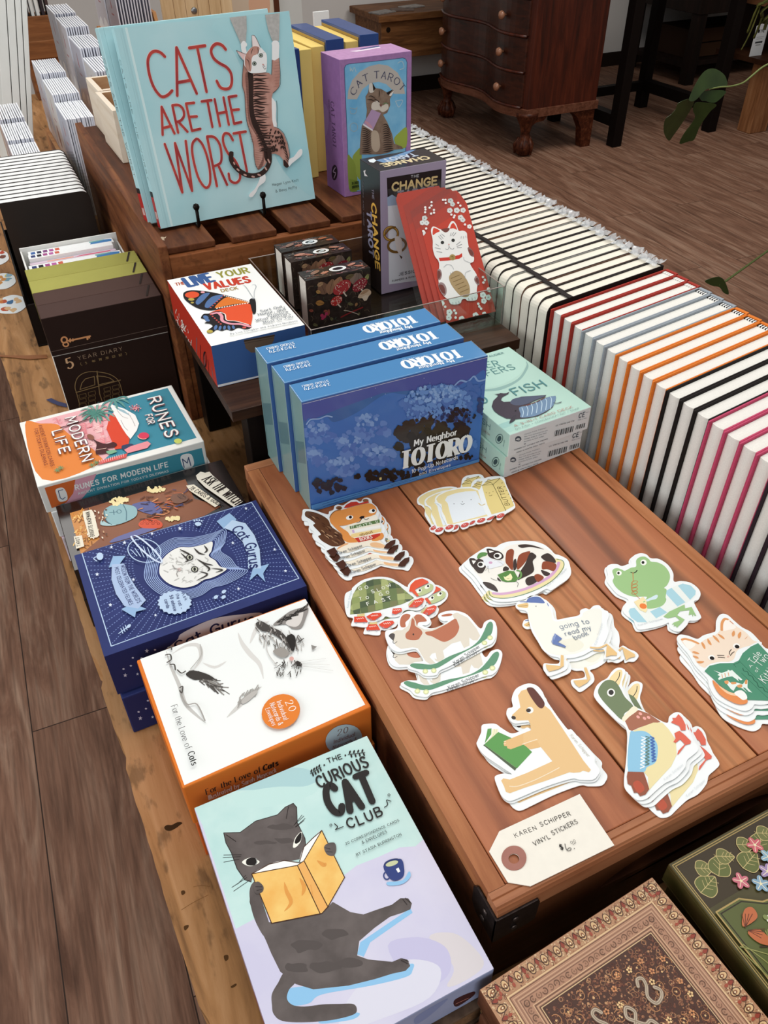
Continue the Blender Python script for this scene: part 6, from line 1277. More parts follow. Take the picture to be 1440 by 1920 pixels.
# ------------------------------------------------------------------ red lucky-cat envelopes leaning in the tray
RED = pm('#d9503f', .4, .06, 20); slv = clear('clear_sleeve', '#fbfdfd', .05, .5, 1.25)
def envelope(M, label, full):
    """M: front face frame, x right, z up the leaning sheet"""
    t = thing('red_envelope', M.translation, label, 'envelope', 'red lucky cat envelopes in the tray')
    W, H = .0665, .1475; mb = MB(); P = M @ Matrix.Rotation(PI/2, 4, 'X')
    mb.prism([(0, 0), (W, 0), (W, H-.017), (W-.006, H-.004), (W-.009, H), (.004, H), (0, H-.006)], 0, .0012, RED, M=P)
    if full is not None:
        r3 = M.to_3x3()
        a = Art(Face(M @ Vector((0, -.0013, 0)), r3 @ Vector((W, 0, 0)), r3 @ Vector((0, 0, H)), full), mb, (660, 260, 4.8), .45)
        W_ = '#f4f3ef'; GC = '#8d8f92'
        a.f('#e06553', '515 700 590 540 700 470 720 640 640 600'); a.s('#c9836f', '580 890 640 790 690 660', 3, 0); a.s('#c9836f', '840 560 930 620 1010 700', 3, 0)  # the paler red patch is shading put into the paper's colour
        def bl_(x, y, r=20): 
            for k in range(5): a.e(W_, x+r*.5*math.cos(k*1.257), y+r*.5*math.sin(k*1.257), r*.62)
            a.e(GC, x, y, r*.22)
        for q in ((890, 545, 25), (910, 582, 22), (883, 645, 25), (950, 645, 26), (1010, 645, 24), (985, 718, 25), (1005, 742, 22), (640, 720, 24), (618, 765, 23), (660, 768, 23), (570, 830, 23), (625, 865, 25), (1065, 808, 20), (525, 918, 20), (1165, 1430, 24), (1210, 1450, 22), (1170, 1480, 22), (1095, 1600, 24), (1170, 1588, 18), (800, 1500, 26), (798, 1555, 24), (870, 1575, 24), (865, 1618, 22), (745, 1450, 22), (975, 1630, 24), (1050, 1680, 26), (1130, 1672, 18), (1220, 1385, 20), (575, 965, 14)): bl_(*q)
        for x_, y_ in ((815, 538), (838, 538), (842, 570), (962, 570), (982, 600), (703, 560), (703, 595), (685, 617), (642, 612), (645, 635), (642, 662), (727, 640), (728, 668), (700, 677), (895, 690), (925, 700), (918, 718), (1022, 790), (655, 825), (1170, 1278), (1185, 1302), (1172, 1325), (1120, 1505), (1128, 1527), (1142, 1545), (833, 1530), (912, 1560), (925, 1582), (922, 1618), (730, 1365), (745, 1388)): a.e(W_, x_, y_, 11)
        # the beckoning cat
        BR = '#7a4a44'
        a.f(W_, '700 850 712 812 735 808 800 838 850 830 868 800 890 762 915 757 940 790 962 850 1000 850 1035 870 1040 920 1050 1000 1065 1080 1095 1100 1090 1140 1060 1158 1080 1200 1115 1260 1120 1330 1110 1400 1118 1440 1100 1475 1030 1480 1010 1465 980 1470 965 1500 920 1512 880 1505 860 1470 820 1440 790 1380 770 1280 780 1180 770 1130 740 1090 720 1020 718 940', 1)
        a.f('#d9503f', '716 870 722 825 740 822 785 850 750 870 722 890', 1); a.f('#d9503f', '880 830 892 790 912 775 932 800 945 840 910 826', 1)
        a.f(BR, '800 835 872 822 868 850 840 866 815 855', 1); a.f('#8d6a66', '1040 1020 1060 1010 1095 1060 1090 1095 1060 1080', 1); a.f(BR, '1050 1030 1075 1035 1092 1065 1080 1085 1058 1070', 1)
        a.f('#a08a88', '765 1215 790 1210 805 1255 790 1300 768 1295', 1); a.f(BR, '766 1225 785 1225 795 1255 782 1290 768 1285', 1); a.f('#a08a88', '772 1335 810 1325 840 1360 845 1410 825 1440 790 1400', 1); a.f(BR, '775 1348 808 1345 828 1375 830 1420 800 1405', 1); a.f('#a08a88', '1090 1300 1110 1265 1130 1290 1135 1340 1115 1345', 1); a.f(BR, '1100 1305 1118 1280 1132 1310 1125 1338', 1)
        a.f('#d0453a', '775 1105 860 1100 960 1080 988 1062 990 1095 960 1115 860 1130 785 1135', 0); a.e('#a9935c', 900, 1100, 28, 28); a.s('#6f5e36', '890 1095 905 1090 905 1115', 5)
        a.f('#b39a72', '868 1275 900 1235 940 1222 985 1245 1030 1310 1050 1370 1045 1430 1015 1450 970 1440 920 1390 880 1330', 1); [a.s('#7d6644', [(885+k*20, 1290+k*30), (960+k*20, 1260+k*30)], 5, 0) for k in range(5)]
        for x_, y_ in ((808, 962), (908, 942)): a.e('#3a3a38', x_, y_, 16, 16)
        a.s('#8d8f92', '868 980 870 1000 885 1020 905 1025 915 1015', 4); a.s('#8d8f92', '868 1002 862 1022 848 1030 838 1020', 4); a.e('#e2a8a0', 868, 980, 7, 5)
        for t_ in ('745 975 775 995', '740 1010 790 1022', '755 1045 805 1055', '938 985 975 955', '942 1000 988 980', '945 1012 985 1010', '770 900 800 935', '785 890 815 925', '800 880 830 905', '880 900 890 870', '895 895 915 865', '910 900 935 870', '985 905 980 925', '1005 905 1003 925', '1025 900 1028 918', '880 1240 885 1258', '900 1230 905 1248', '898 1495 900 1510', '925 1495 928 1512', '950 1485 955 1502', '1035 1460 1040 1478', '1065 1455 1068 1475', '1090 1450 1095 1468'): a.s(GC, t_, 4, 0)
        a.s('#b9bcbe', '820 1190 850 1165 890 1175 910 1210', 4); a.s('#b9bcbe', '1010 1290 1015 1240 1060 1220', 4); a.s('#b9bcbe', '1000 1100 1010 1130 1060 1150', 4)
    mb.build('paper', t)
    mb = MB(); mb.face([M @ Vector(p) for p in ((-.008, -.0017, -.0012), (W+.004, -.0017, -.0012), (W+.004, -.0017, H+.0065), (-.008, -.0017, H+.0065))], slv); mb.build('sleeve', t)
    return t
N = ['front', 'second', 'third', 'rearmost']
LE = ['red envelope with a white beckoning cat, front one in the clear tray', 'red envelope in a clear sleeve, directly behind the front beckoning cat envelope', 'red envelope in a clear sleeve, third from the front in the tray', 'red envelope in a clear sleeve, rearmost, leaning by the lilac and black deck']
for k in (3, 2, 1, 0):
    M = yawM(.2815-k*.0062, .5795+k*.0042, TZ+.0012, -.2+k*.7, -38.5+k*1.6)
    envelope(M, LE[k], [(660+850/4.8, 260+1660/4.8), (660+1270/4.8, 260+1565/4.8), (660+1015/4.8, 260+425/4.8), (660+520/4.8, 260+510/4.8)] if k == 0 else None)
# ------------------------------------------------------------------ boxed five-year diaries
def diary(y0, y1, cov, top, lab, first=False):
    t = thing('diary_box', (-.073, y0, TT), lab, 'diary', 'boxed five year diaries'); W = .1432
    x0 = -.1447; H = .1715; sd = (y1-y0)
    c = pm(cov, .55, .08, 40); tp = pm(top, .55, .06, 40); wh = pm('#dcd9d0', .7)
    M = yawM(x0, y0, TT+.0005, .25)
    mb = MB(); mb.box((0, 0, 0), (W, sd, H-.052), c, M, {'-x': wh}); mb.box((0, .0012, H-.0522), (W, sd, H-.048), wh, M)
    if first:
        a = Art(faceof(M, (W, sd, H), 'front', quad_of(M, (W, sd, H), 'front')), mb, (60, 460, 4.5), .45); g = '#b08a63'; g2 = '#86714f'
        a.t('#d2ac86', '5', '300 1043 358 1030', '292 955', .17, .45, .05); a.t('#a08a73', 'YEAR DIARY', '390 968 765 885', '385 938', .1, gap=3.4)
        a.t(g2, '(', '412 1012 424 1008', '410 992', .16); a.t(g2, '5', '452 1002 466 998', '450 984', .16); a.t(g2, '@a @b @h @9 @i', '508 988 762 930', '505 968', .14, sp=4); a.t(g2, ')', '790 922 802 918', '788 902', .16)
        a.s(g2, '402 1345 380 1260 362 1190 385 1115 450 1072 545 1066 650 1085 720 1130 748 1190 765 1260', 6)
        a.s(g2, '405 1215 420 1160 450 1125 525 1105 530 1175 405 1215', 6, 0); a.s(g2, '545 1100 610 1105 660 1120 692 1145 560 1175 545 1100', 6, 0)
        a.s(g2, '370 1240 550 1190 745 1135', 7, 0); a.s(g2, '548 1060 570 1250 590 1310', 7, 0)
        for k in range(3):
            for j in range(2): x_ = 395+j*78; y_ = 1262-j*22+k*40; a.s('#6f5d40', [(x_, y_), (x_+58, y_-15), (x_+64, y_+14), (x_+6, y_+29), (x_, y_)], 4, 0); x_ = 605+j*72; y_ = 1205-j*18+k*38; a.s('#6f5d40', [(x_, y_), (x_+54, y_-14), (x_+60, y_+14), (x_+6, y_+28), (x_, y_)], 4, 0)
    mb.build('case', t, bevel=.0005)
    mb = MB(); mb.box((-.0006, -.0008, H-.05), (W+.0006, sd-.0004, H), c, M, {'+z': tp})
    if first:
        a = Art(faceof(M @ Matrix.Translation((-.0006, -.0008, 0)), (W+.0012, sd, H), 'front', quad_of(M @ Matrix.Translation((-.0006, -.0008, 0)), (W+.0012, sd, H), 'front')), mb, (60, 460, 4.5), .35); g = '#cf9566'
        a.ring(g, 272, 798, 24, 24, 14); a.ring(g, 285, 835, 22, 18, 12); a.s(g, '310 806 490 766', 15, 0); a.e(g, 322, 802, 10, 18); a.e(g, 345, 798, 8, 14); a.f(g, '450 776 490 764 490 790 480 780 472 800 462 798 458 782')
        a.s('#7d6c62', '165 898 1145 678', 3, 0)
    mb.build('lid', t, bevel=.0008)
    mb = MB(); p = [M @ Vector((W-.0165, .004, H+.0006)), M @ Vector((W-.007, sd-.004, H+.0006))]; d = (p[1]-p[0]).normalized()*.0012; n_ = Vector((-d.y, d.x, 0))
    mb.tess([p[0]+n_, p[0]-n_, p[1]-n_, p[1]+n_], pm('#2a201c', .5)); mb.build('ribbon_loop', t)
    return t
dk = [(.8, .838, '#2a1d19', '#4a3530', 'dark brown five year diary box with a gold key and door, nearest of four', True), (.8385, .8765, '#3a2823', '#4e3832', 'dark brown diary box, second of four, behind the gold key one', False), (.877, .9155, '#8a8640', '#a8a555', 'olive green diary box, third of four, behind the brown pair', False), (.916, .955, '#8a8640', '#a29f50', 'olive green diary box, rearmost of four, touching the white file of papers', False)]
for q in dk:
    t = diary(*q[:5], first=q[5])
    if q[5]:
        mb = MB(); P = [un(60+x/4.5, 460+y/4.5, TT+.0015) for x, y in ((120, 1304), (165, 1292), (215, 1318), (290, 1338), (296, 1368), (225, 1352), (165, 1328))]; mb.tess(P, pm('#3b3f63', .4)); o = tag(mb.build('ribbon', None, P[0]), 'dusty blue ribbon end lying on the table beside the gold key diary', 'ribbon'); o.modifiers.new('t', 'SOLIDIFY').thickness = .0006
    if q[0] == .8385:
        mb = MB(); P = [un(x/4.366, 620+y/4.366, TT+.0015) for x, y in ((0, 198), (60, 205), (200, 206), (385, 198), (388, 224), (240, 236), (120, 222), (0, 214))]; mb.tess(P, pm('#8a5a3a', .45)); o = tag(mb.build('ribbon', None, P[0]), 'brown ribbon lying across the table edge at far left', 'ribbon'); o.modifiers.new('t', 'SOLIDIFY').thickness = .0006

# ------------------------------------------------------------------ white file box with papers
wf = thing('file_box', (-.08, .96, TT), 'white open file box of colourful printed notebooks behind the olive diaries', 'box')
x0, x1, y0, y1, z1 = -.1435, -.0105, .959, 1.036, .9215
wm = pm('#e6e6e2', .55, .04, 60); mb = MB(); t_ = .0022
mb.box((x0, y1-t_, TT+.0005), (x1, y1, z1), wm); mb.box((x0, y0, TT+.0005), (x0+t_, y1-t_, z1-.004), wm); mb.box((x1-t_, y0, TT+.0005), (x1, y1-t_, z1-.012), wm); mb.box((x0+t_, y0, TT+.0005), (x1-t_, y0+t_, z1-.05), wm); mb.box((x0+t_, y0+t_, TT+.0005), (x1-t_, y1-t_, TT+.003), wm); mb.build('case', wf, bevel=.0006)
BR2 = random.Random(14)
nb = [(.9625, .0165, .917, 'white notebook with blue and pink edge squares, front one in the file box'), (.9805, .008, .912, 'thin notebook with a coral edge, second in the white file box'), (.9905, .0075, .913, 'thin pale notebook with a purple edge, third in the white file box'), (.9995, .015, .918, 'white notebook with purple and black squares, fourth in the white file box'), (1.0155, .0165, .916, 'white notebook with a blue tab, rearmost in the white file box')]
for k, (yy, th, zz, lab) in enumerate(nb):
    xa, xb = x0+.0045+k*.0012, x1-.006-BR2.uniform(0, .006); mb = MB(); mb.box((xa, yy, TT+.0035), (xb, yy+th, zz), pm('#eef0f0' if k not in (1, 2) else ('#e8a98a', '#d9c6d6')[k-1], .6, .04, 300))
    Fc = Face((xa, yy, zz), (xb-xa, 0, 0), (0, th, 0), ((0, 0), (100, 0), (100, 20), (0, 20))); a = Art(Fc, mb)
    for j, h in enumerate(['#2f3b6e', '#1d1a22', '#a04a86', '#b35fa0', '#c9604a'] if k != 4 else ['#2f5b9c', '#1d2440', '#7a3f7a', '#a5508f', '#c9604a']): a.f(h, [(3+j*7, 4), (8+j*7, 4), (8+j*7, 15), (3+j*7, 15)]) if k in (0, 3, 4) else None
    if k in (0, 4): a.f('#3f7ab3', '72 4 97 2 99 14 90 17 74 16'); a.f('#6fa6a0', '72 12 88 14 90 18 72 18')
    if k in (1, 2): a.f('#c9405a', '50 4 90 2 96 10 60 12'); a.f('#e8904a', '20 6 50 5 50 12 20 12')
    tag(mb.build('notebook', None, ((xa+xb)/2, yy, TT+.0035), bevel=.0005), lab, 'notebook', 'notebooks in the white file box')

# ------------------------------------------------------------------ black notebooks in clear sleeves, in a black tray
bt = MB(); bm = pm('#1b1513', .35, .15, 30); Xa, Xb, Ya, Yb = -.1585, -.0035, 1.08, 1.415
bt.box((Xa, Ya, TT+.0005), (Xb, Yb, TT+.0035), bm); bt.box((Xa, Ya, TT+.0035), (Xa+.0025, Yb, TT+.085), bm); bt.box((Xb-.0025, Ya, TT+.0035), (Xb, Yb, TT+.07), bm); bt.box((Xa+.0025, Yb-.0025, TT+.0035), (Xb-.0025, Yb, TT+.07), bm); bt.box((Xa+.0025, Ya, TT+.0035), (Xb-.0025, Ya+.0025, TT+.07), bm)
o = bt.build('black_tray', None, ((Xa+Xb)/2, Ya, TT), bevel=.0006); tag(o, 'black open tray holding the row of black notebooks at the left', 'tray')
cvm = pm('#211814', .28, .2, 25, spec=.6); pgw = pm('#f0f2f1', .75, .04, 300); slm = clear('wrap_film', '#f6f8f8', .12, .5, 1.25)
zt = .9435; n = 13; pitch = .0182
def nbk(y, label):
    t = thing('black_notebook', (-.085, y, TT+.004), label, 'notebook', 'black notebooks in clear sleeves')
    w_ = .1305; th = .0176; Hh = zt-TT-.004; r = .012; P = Matrix.Translation((-.1515, y+th, TT+.004)) @ Matrix.Rotation(PI/2, 4, 'X')
    def outl(i): return [(i, i), (w_-i, i), (w_-i, Hh-r)]+[(w_-r+(r-i)*math.cos(a), Hh-r+(r-i)*math.sin(a)) for a in [PI*k/12 for k in range(1, 7)]]+[(i, Hh-i)]
    mb = MB(); mb.prism(outl(0), 0, .0008, cvm, M=P); mb.prism(outl(0), th-.0008, th, cvm, M=P); mb.build('cover', t)
    mb = MB(); mb.prism([(0.001, .001), (w_-.002, .001), (w_-.002, Hh-r)]+[(w_-r+(r-.0015)*math.cos(a), Hh-r+(r-.0008)*math.sin(a)) for a in [PI*k/12 for k in range(1, 7)]]+[(.001, Hh-.0008)], 0.0009, th-.0009, pgw, M=P); mb.build('page_block', t)
    mb = MB(); mb.tess([P @ Vector(q) for q in ((w_-.002, Hh*.3, th*.5), (w_+.0115, Hh*.3, th*.5), (w_+.0115, Hh-.004, th*.5), (w_-.002, Hh-.002, th*.5))], slm); o_ = mb.build('sleeve_end', t); o_.modifiers.new('t', 'SOLIDIFY').thickness = .0002
    return t
p0 = nbk(1.1655, 'black notebook with a dark shiny cover facing out, frontmost in the black tray')
for k in range(1, n):
    dup(p0, (-.085, 1.1655+k*pitch, TT+.004), None, 'white edged black notebook in the sleeved row behind the front black cover')
    if 1.1655+(k+2)*pitch > 1.437: break

# ------------------------------------------------------------------ greeting cards in pine racks
pineo = wood('orange_pine', '#a8683a', '#c58a55', '#d9a672', (9, 9, .8), 4, .5, .1)
red = '#a83240'
def card(x, y, zb, L, H, pic, rz=0):
    mb = MB(); th = .0029
    mb.box((0, -L/2, 0), (th, L/2, H), pm('#d9dce6', .5), None, {'+z': pm('#eef0f4', .5)})
    Fc = Face((0, L/2, 0), (0, -L, 0), (0, 0, H), ((0, 0), (100, 0), (100, 120), (0, 120))); a = Art(Fc, mb, (0, 0, 1), .3, coat=.4)
    bg, low = (('#b9b9c8', '#b98a6a'), ('#c9c6cf', '#d9dde2'), ('#aeb6c9', '#8a6a55'), ('#d5d2d0', '#a8735a'))[pic % 4]
    a.f(bg, '2 2 98 2 98 118 2 118'); a.f(low, '2 2 98 2 98 34 80 44 60 30 40 48 20 34 2 46', 1); a.f('#eef0f2', '2 40 30 56 50 44 70 60 98 48 98 34 60 28 30 36 2 26', 1)
    a.e(red, 50, 96, 4, 7); a.e('#7a2832', 50, 104, 2.4, 4); a.f(red, '40 80 62 80 62 82 40 82')
    if pic % 4 == 3: a.e('#5a6f45', 50, 30, 16, 12); a.e('#8a3a34', 46, 60, 10, 14)
    o_ = mb.build('greeting_card', None, (x, y, zb), world=False); o_.rotation_euler = (0, 0, math.radians(rz)); return o_
rows = [(1, -.105, .048, [(1.475, .927, 12, .118), (1.602, .932, 12, .122), (1.733, .938, 11, .122)], 'nearest left rack'), (2, -.003, .05, [(1.522, .975, 13, .13), (1.662, .987, 12, .14), (1.812, .995, 12, .14)], 'middle rack beside the crate'), (3, .083, .05, [(1.66, 1.018, 10, .14), (1.815, 1.032, 10, .145), (1.975, 1.045, 10, .14), (2.125, 1.05, 9, .14)], 'third rack'), (4, .235, .085, [(2.2, 1.075, 12, .14), (2.37, 1.085, 11, .15)], 'farthest rack')]
for rn, xs, wd, stacks, where in rows:
    ya = stacks[0][0]-.07; yb = stacks[-1][0]+.08; zb = min(s_[1] for s_ in stacks)-.17
    rk = thing('card_rack', (xs+wd/2, ya, TT), f'pine greeting card rack, the {where}', 'rack', 'pine greeting card racks')
    mb = MB(); mb.box((xs-.009, ya-.012, TT+.0005), (xs+wd+.012, yb, zb-.001), pineo); mb.build('base', rk)
    for xx, hz in ((xs-.0085, .055), (xs+wd+.0025, .12)):
        mb = MB(); mb.prism([(ya-.012, zb-.0009), (yb, zb-.0009), (yb, zb+hz), (ya+.02, zb+hz), (ya-.012, zb+hz-.045)], 0, .008, pineo, M=Matrix(((0, 0, 1, xx), (1, 0, 0, 0), (0, 1, 0, 0), (0, 0, 0, 1)))); mb.build('divider', rk, bevel=.0008)
    for si, (yc, ztop, cnt, L) in enumerate(stacks):
        src = card(xs, yc, zb, L, ztop-zb, rn+si)
        pos = ['nearest', 'second', 'third', 'fourth'][si]
        tag(src, f'picture side of the {pos} card stack, {where}', 'greeting card', f'greeting cards, {where}')
        for k in range(1, cnt):
            c = dup(src, (xs+k*wd/cnt, yc+R.uniform(-.0015, .0015), zb), (0, 0, math.radians(R.uniform(-.5, .5))), f'white edged greeting card, {pos} stack of the {where}')

# ------------------------------------------------------------------ things behind the cards
wb = pm('#e9ebe6', .6, .05, 25)
for k, (x0, x1, lab) in enumerate(((-.115, -.094, 'leftmost of four tall white boards leaning at the top left corner'), (-.0935, -.077, 'second from left of the tall white boards behind the cards'), (-.0765, -.064, 'third from left of the tall white boards behind the cards'), (-.0635, -.052, 'rightmost of the tall white boards, next to the brown crate'))):
    mb = MB(); H_ = .55-.02*(k % 2); M = Matrix.Translation((0, 1.95, TT+.003)) @ Matrix(((1, 0, .226, 0), (0, 1, 0, 0), (0, 0, 1, 0), (0, 0, 0, 1)))
    mb.box((x0, 0, 0), (x1-.0012, .2, H_), wb, M); tag(mb.build('white_board', None, (x0, 1.95, TT), bevel=.001), lab, 'board', 'tall white boards')
oc = thing('print_crate', (.1, 2.68, TT), 'small brown wooden crate of prints behind the cards at top left', 'crate')
bw = wood('brown_crate', '#5e3a22', '#855532', '#9c6840', (.9, 9, 9), 6, .6, .2); mb = MB()
mb.box((.045, 2.66, TT+.0005), (.155, 2.672, .964), bw); mb.box((.045, 2.672, TT+.0005), (.055, 2.74, .964), bw); mb.box((.145, 2.672, TT+.0005), (.155, 2.74, .964), bw); mb.box((.055, 2.73, TT+.0005), (.145, 2.74, .964), bw); mb.box((.055, 2.672, TT+.0005), (.145, 2.73, TT+.01), bw); mb.build('body', oc, bevel=.002)
mb = MB(); mb.box((.046, 2.648, .86), (.154, 2.6598, .905), bw); mb.build('front_slat', oc, bevel=.002)
for k in range(6):
    mb = MB(); mb.box((.058+k*.0145, 2.68, TT+.011), (.058+k*.0145+.008, 2.725, 1.06-.006*(k % 3)), pm(['#e4e6e2', '#2c2a2c', '#dfe2df', '#e9ebe8', '#3a3236', '#4a3a3a'][k], .6)); o = mb.build('print', None, (.06+k*.0145, 2.7, TT+.011))
    tag(o, ['white edged print at the left end of the small brown crate', 'dark print second from left in the small brown crate', 'white print third from left in the small brown crate', 'white print fourth from left in the small brown crate', 'dark print second from right in the small brown crate', 'dark brown print at the right end of the small brown crate'][k], 'print', 'prints in the small brown crate')
pp = thing('pine_panel', (.42, 2.08, TT), 'pale pine panel of narrow boards with a screw behind the blue book', 'panel')
pb = wood('pale_pine_panel', '#b08f66', '#c9ab82', '#dac09a', (9, 9, .7), 6, .5, .1)
for k in range(6):
    mb = MB(); mb.box((.332+k*.029, 2.08, TT+.0005), (.3605+k*.029, 2.092, 1.19), pb); mb.build('board', pp, bevel=.0012)
s0 = unY(364, 20, 2.0795); mb = MB(); mb.lathe([(.0075, 0), (.0065, .002), (.002, .0026)], pm('#8d8f92', .3, metal=.8), s0, 16, Matrix.Rotation(PI/2, 4, 'X')); mb.build('screw', pp, smooth=True)
fp = thing('framed_picture', (.62, 2.42, TT), 'small framed brown and cream picture leaning behind the blue book', 'picture')
f0 = unY(402, 24, 2.42); f1 = unY(515, 24, 2.42); wdt = f1.x-f0.x
mb = MB(); mb.box((f0.x, 2.42, TT+.0005), (f1.x, 2.432, 1.36), pm('#e6ddca', .6)); Fc = Face((f0.x, 2.4199, f0.z-.03), (wdt, 0, 0), (0, 0, .2), ((0, 0), (100, 0), (100, 100), (0, 100))); a = Art(Fc, mb)
a.f('#d9c9b4', '4 4 92 4 92 46 4 46'); a.f('#e4b89a', '60 8 90 10 90 36 62 34', 1); a.f('#e9eae6', '4 36 28 40 28 48 4 46'); a.f('#8a5a3c', '26 34 70 40 70 62 26 60'); [a.e('#c98a3c', 32+k*9, 44+k, 4) for k in range(4)]; a.f('#a3442e', '4 50 26 52 26 60 4 60'); mb.build('picture', fp)
mb = MB(); mb.box((f1.x-.001, 2.414, TT+.0005), (f1.x+.014, 2.434, 1.36), pm('#5a3524', .5)); mb.box((f0.x-.014, 2.414, TT+.0005), (f0.x-.001, 2.434, 1.36), pm('#5a3524', .5)); mb.build('frame', fp)
def upright(name, cat, pts, Y, h, lab):
    P = [unY(x, y, Y) for x, y in pts]; xs_ = [p.x for p in P]; zs_ = [p.z for p in P]; mb_ = MB(); out_ = [(p.x, p.z) for p in P]
    mb_.prism(out_, 0, .012, pm(h, .6, .03, 20), M=Matrix.Translation((0, Y+.012, 0)) @ Matrix.Rotation(PI/2, 4, 'X')); o_ = mb_.build(name, None, ((min(xs_)+max(xs_))/2, Y, min(zs_))); return tag(o_, lab, cat)
def floorpts(xa, xb, y, ytop):   # board reaching the table
    return None
for (xl, xr, Y, ztop, lab, h) in ((514, 563, 2.5, 1.42, 'tall plain white board behind the yellow boxes', '#dfe2df'), ):
    a_ = unY(xl, 30, Y); b_ = unY(xr, 30, Y); mb = MB(); mb.prism([(a_.x, TT+.0005), (b_.x+.01, TT+.0005), (b_.x, ztop), (a_.x, ztop)], 0, .012, pm(h, .6, .03, 20), M=Matrix.Translation((0, Y+.012, 0)) @ Matrix.Rotation(PI/2, 4, 'X')); tag(mb.build('white_board', None, ((a_.x+b_.x)/2, Y, TT)), lab, 'board')
sb_ = thing('sign_stand', (.52, 1.72, TT), 'small white card on a dark stand behind the blue box lids', 'sign')
c0 = unY(588, 28, 1.72); c1 = unY(617, 20, 1.72); c2 = unY(592, 45, 1.72)
mb = MB(); mb.box((c0.x, 1.72, c2.z-.02), (c1.x, 1.726, c1.z), pm('#e3e5e4', .6)); mb.build('card', sb_, bevel=.0006)
mb = MB(); mb.box(((c0.x+c1.x)/2-.006, 1.7262, TT+.012), ((c0.x+c1.x)/2+.006, 1.732, c1.z-.01), pm('#171312', .5)); mb.box(((c0.x+c1.x)/2-.03, 1.70, TT+.0005), ((c0.x+c1.x)/2+.03, 1.76, TT+.012), pm('#171312', .5)); mb.build('stand', sb_)
# ------------------------------------------------------------------ row of cloth notebooks to the right of the chest
BX, BH, BW = .3625, .2095, .186; YW = math.radians(8.3)
pg = pm('#eceae3', .8, .07, 700); pgc = pm('#efe9da', .8, .05, 600); bandm = pm('#eef3f5', .5); 
def hardback(cov, bd2, label, y, group):
    t = thing('hardcover_notebook', (BX, y, TT+.0005), label, 'notebook', group, YW); th = .0183; c = pm(cov, .6, .1, 500)
    mb = MB(); mb.box((0, 0, 0), (BW-.004, .0019, BH), c); mb.box((0, th-.0019, 0), (BW-.004, th, BH), c); mb.box((BW-.004, .0008, 0), (BW, th-.0008, BH), c); mb.build('cover', t, world=False, bevel=.0005)
    mb = MB(); r0 = .0025; mb.prism([(r0+.0016*(1-(2*k/8-1)**2)*-1+.0016, .0022+(th-.0044)*k/8) for k in range(9)]+[(BW-.0042, th-.0022), (BW-.0042, .0022)], .002, BH-.0026, pg)
    mb.build('page_block', t, world=False)
    mb = MB()
    for y_ in (0, th-.0019): mb.box((-.0005, y_-.00035, .0005), (BW-.006, y_+.0019+.00035, .052), bandm)
    blu = pm('#8fa3bd', .5)
    for y_ in (0, th-.0019): mb.box((-.0006, y_-.0004, .0475), (-.0004, y_+.0023, .0482), blu)
    mb.build('paper_band', t, world=False)
    mb = MB(); n_ = 9
    for k in range(n_): y0 = .0022+(th-.0044)*k/n_; mb.box((BW-.0098, y0, BH-.0025), (BW-.0048, y0+(th-.0044)/n_, BH-.0012), pm('#eeeeec' if k % 2 else bd2, .6))
    mb.build('headband', t, world=False); return t
seq = [('red', '#a3342b', '#c9c4bd', 3), ('grey', '#9aa2aa', '#22201f', 3), ('orange', '#e07c2f', '#22201f', 4), ('black', '#1f1a19', '#3a3634', 3), ('pink', '#c34b6c', '#b93a5c', 4), ('dark plum', '#33262e', '#4a3a44', 7)]
GR = 'row of cloth notebooks right of the chest'
ORD = ['first', 'second', 'third', 'fourth', 'fifth', 'sixth', 'seventh']
y = .4905
for nm, c, b2, n in seq:
    src = None
    for k in range(n):
        lab = f'{nm} cloth notebook, {ORD[k]} of its colour from the back'
        if src is None: src = hardback(c, b2, lab, y-.0185, GR)
        else: dup(src, (BX, y-.0185, TT+.0005), (0, 0, YW+R.uniform(-.001, .001)), lab)
        y -= .01865
# cream journals behind them
cvd = pm('#2b2422', .45); els = pm('#2a2423', .6, .2, 300)
def outline(w_, h_, r, i=0):
    return [(i, i), (w_, i), (w_, h_-i), (r, h_-i)]+[(r-(r-i)*math.sin(a), h_-r+(r-i)*math.cos(a)) for a in [PI*k/10 for k in range(1, 6)]]
crm = bpy.data.materials.new('crumpled_wrap'); crm.use_nodes = True; nb_ = crm.node_tree.nodes['Principled BSDF']; nb_.inputs['Base Color'].default_value = lin('#d8dcdf'); nb_.inputs['Roughness'].default_value = .12; nb_.inputs['Alpha'].default_value = .55; nb_.inputs['Specular IOR Level'].default_value = .7
def journal(y, label, cm, seed):
    t = thing('cream_journal', (BX, y, TT+.0005), label, 'journal', 'cream journals in the row right of the chest', YW); th = .0158; r = .0115
    P = Matrix.Rotation(PI/2, 4, 'X')
    mb = MB(); mb.prism(outline(BW, BH, r), -.0009, 0, cm, M=P); mb.prism(outline(BW, BH, r), -th, -th+.0009, cm, M=P); mb.box((BW-.0008, .0009, 0), (BW, th-.0009, BH), cm); mb.build('cover', t, world=False)
    mb = MB(); mb.prism(outline(BW-.001, BH-.0008, r, .0008), -th+.001, -.001, pgc, M=P); mb.build('page_block', t, world=False)
    mb = MB(); x0 = .031; mb.box((x0, -.0006, BH-.0002), (x0+.0062, th+.0006, BH+.0008), els); mb.box((x0, -.0007, .001), (x0+.0062, -.0001, BH+.0006), els); mb.build('elastic_band', t, world=False)
    q = random.Random(seed); mb = MB(); pts = [[(BW-.014+.0045*i+q.uniform(-.0015, .0015), .001+th*.24*j+q.uniform(-.001, .001), BH+.0012+q.uniform(0, .0055)*(1 if i else .2)) for j in range(5)] for i in range(5)]
    for i in range(4):
        for j in range(4): mb.face([pts[i][j], pts[i+1][j], pts[i+1][j+1]], crm); mb.face([pts[i][j], pts[i+1][j+1], pts[i][j+1]], crm)
    mb.build('plastic_wrap', t, world=False); return t
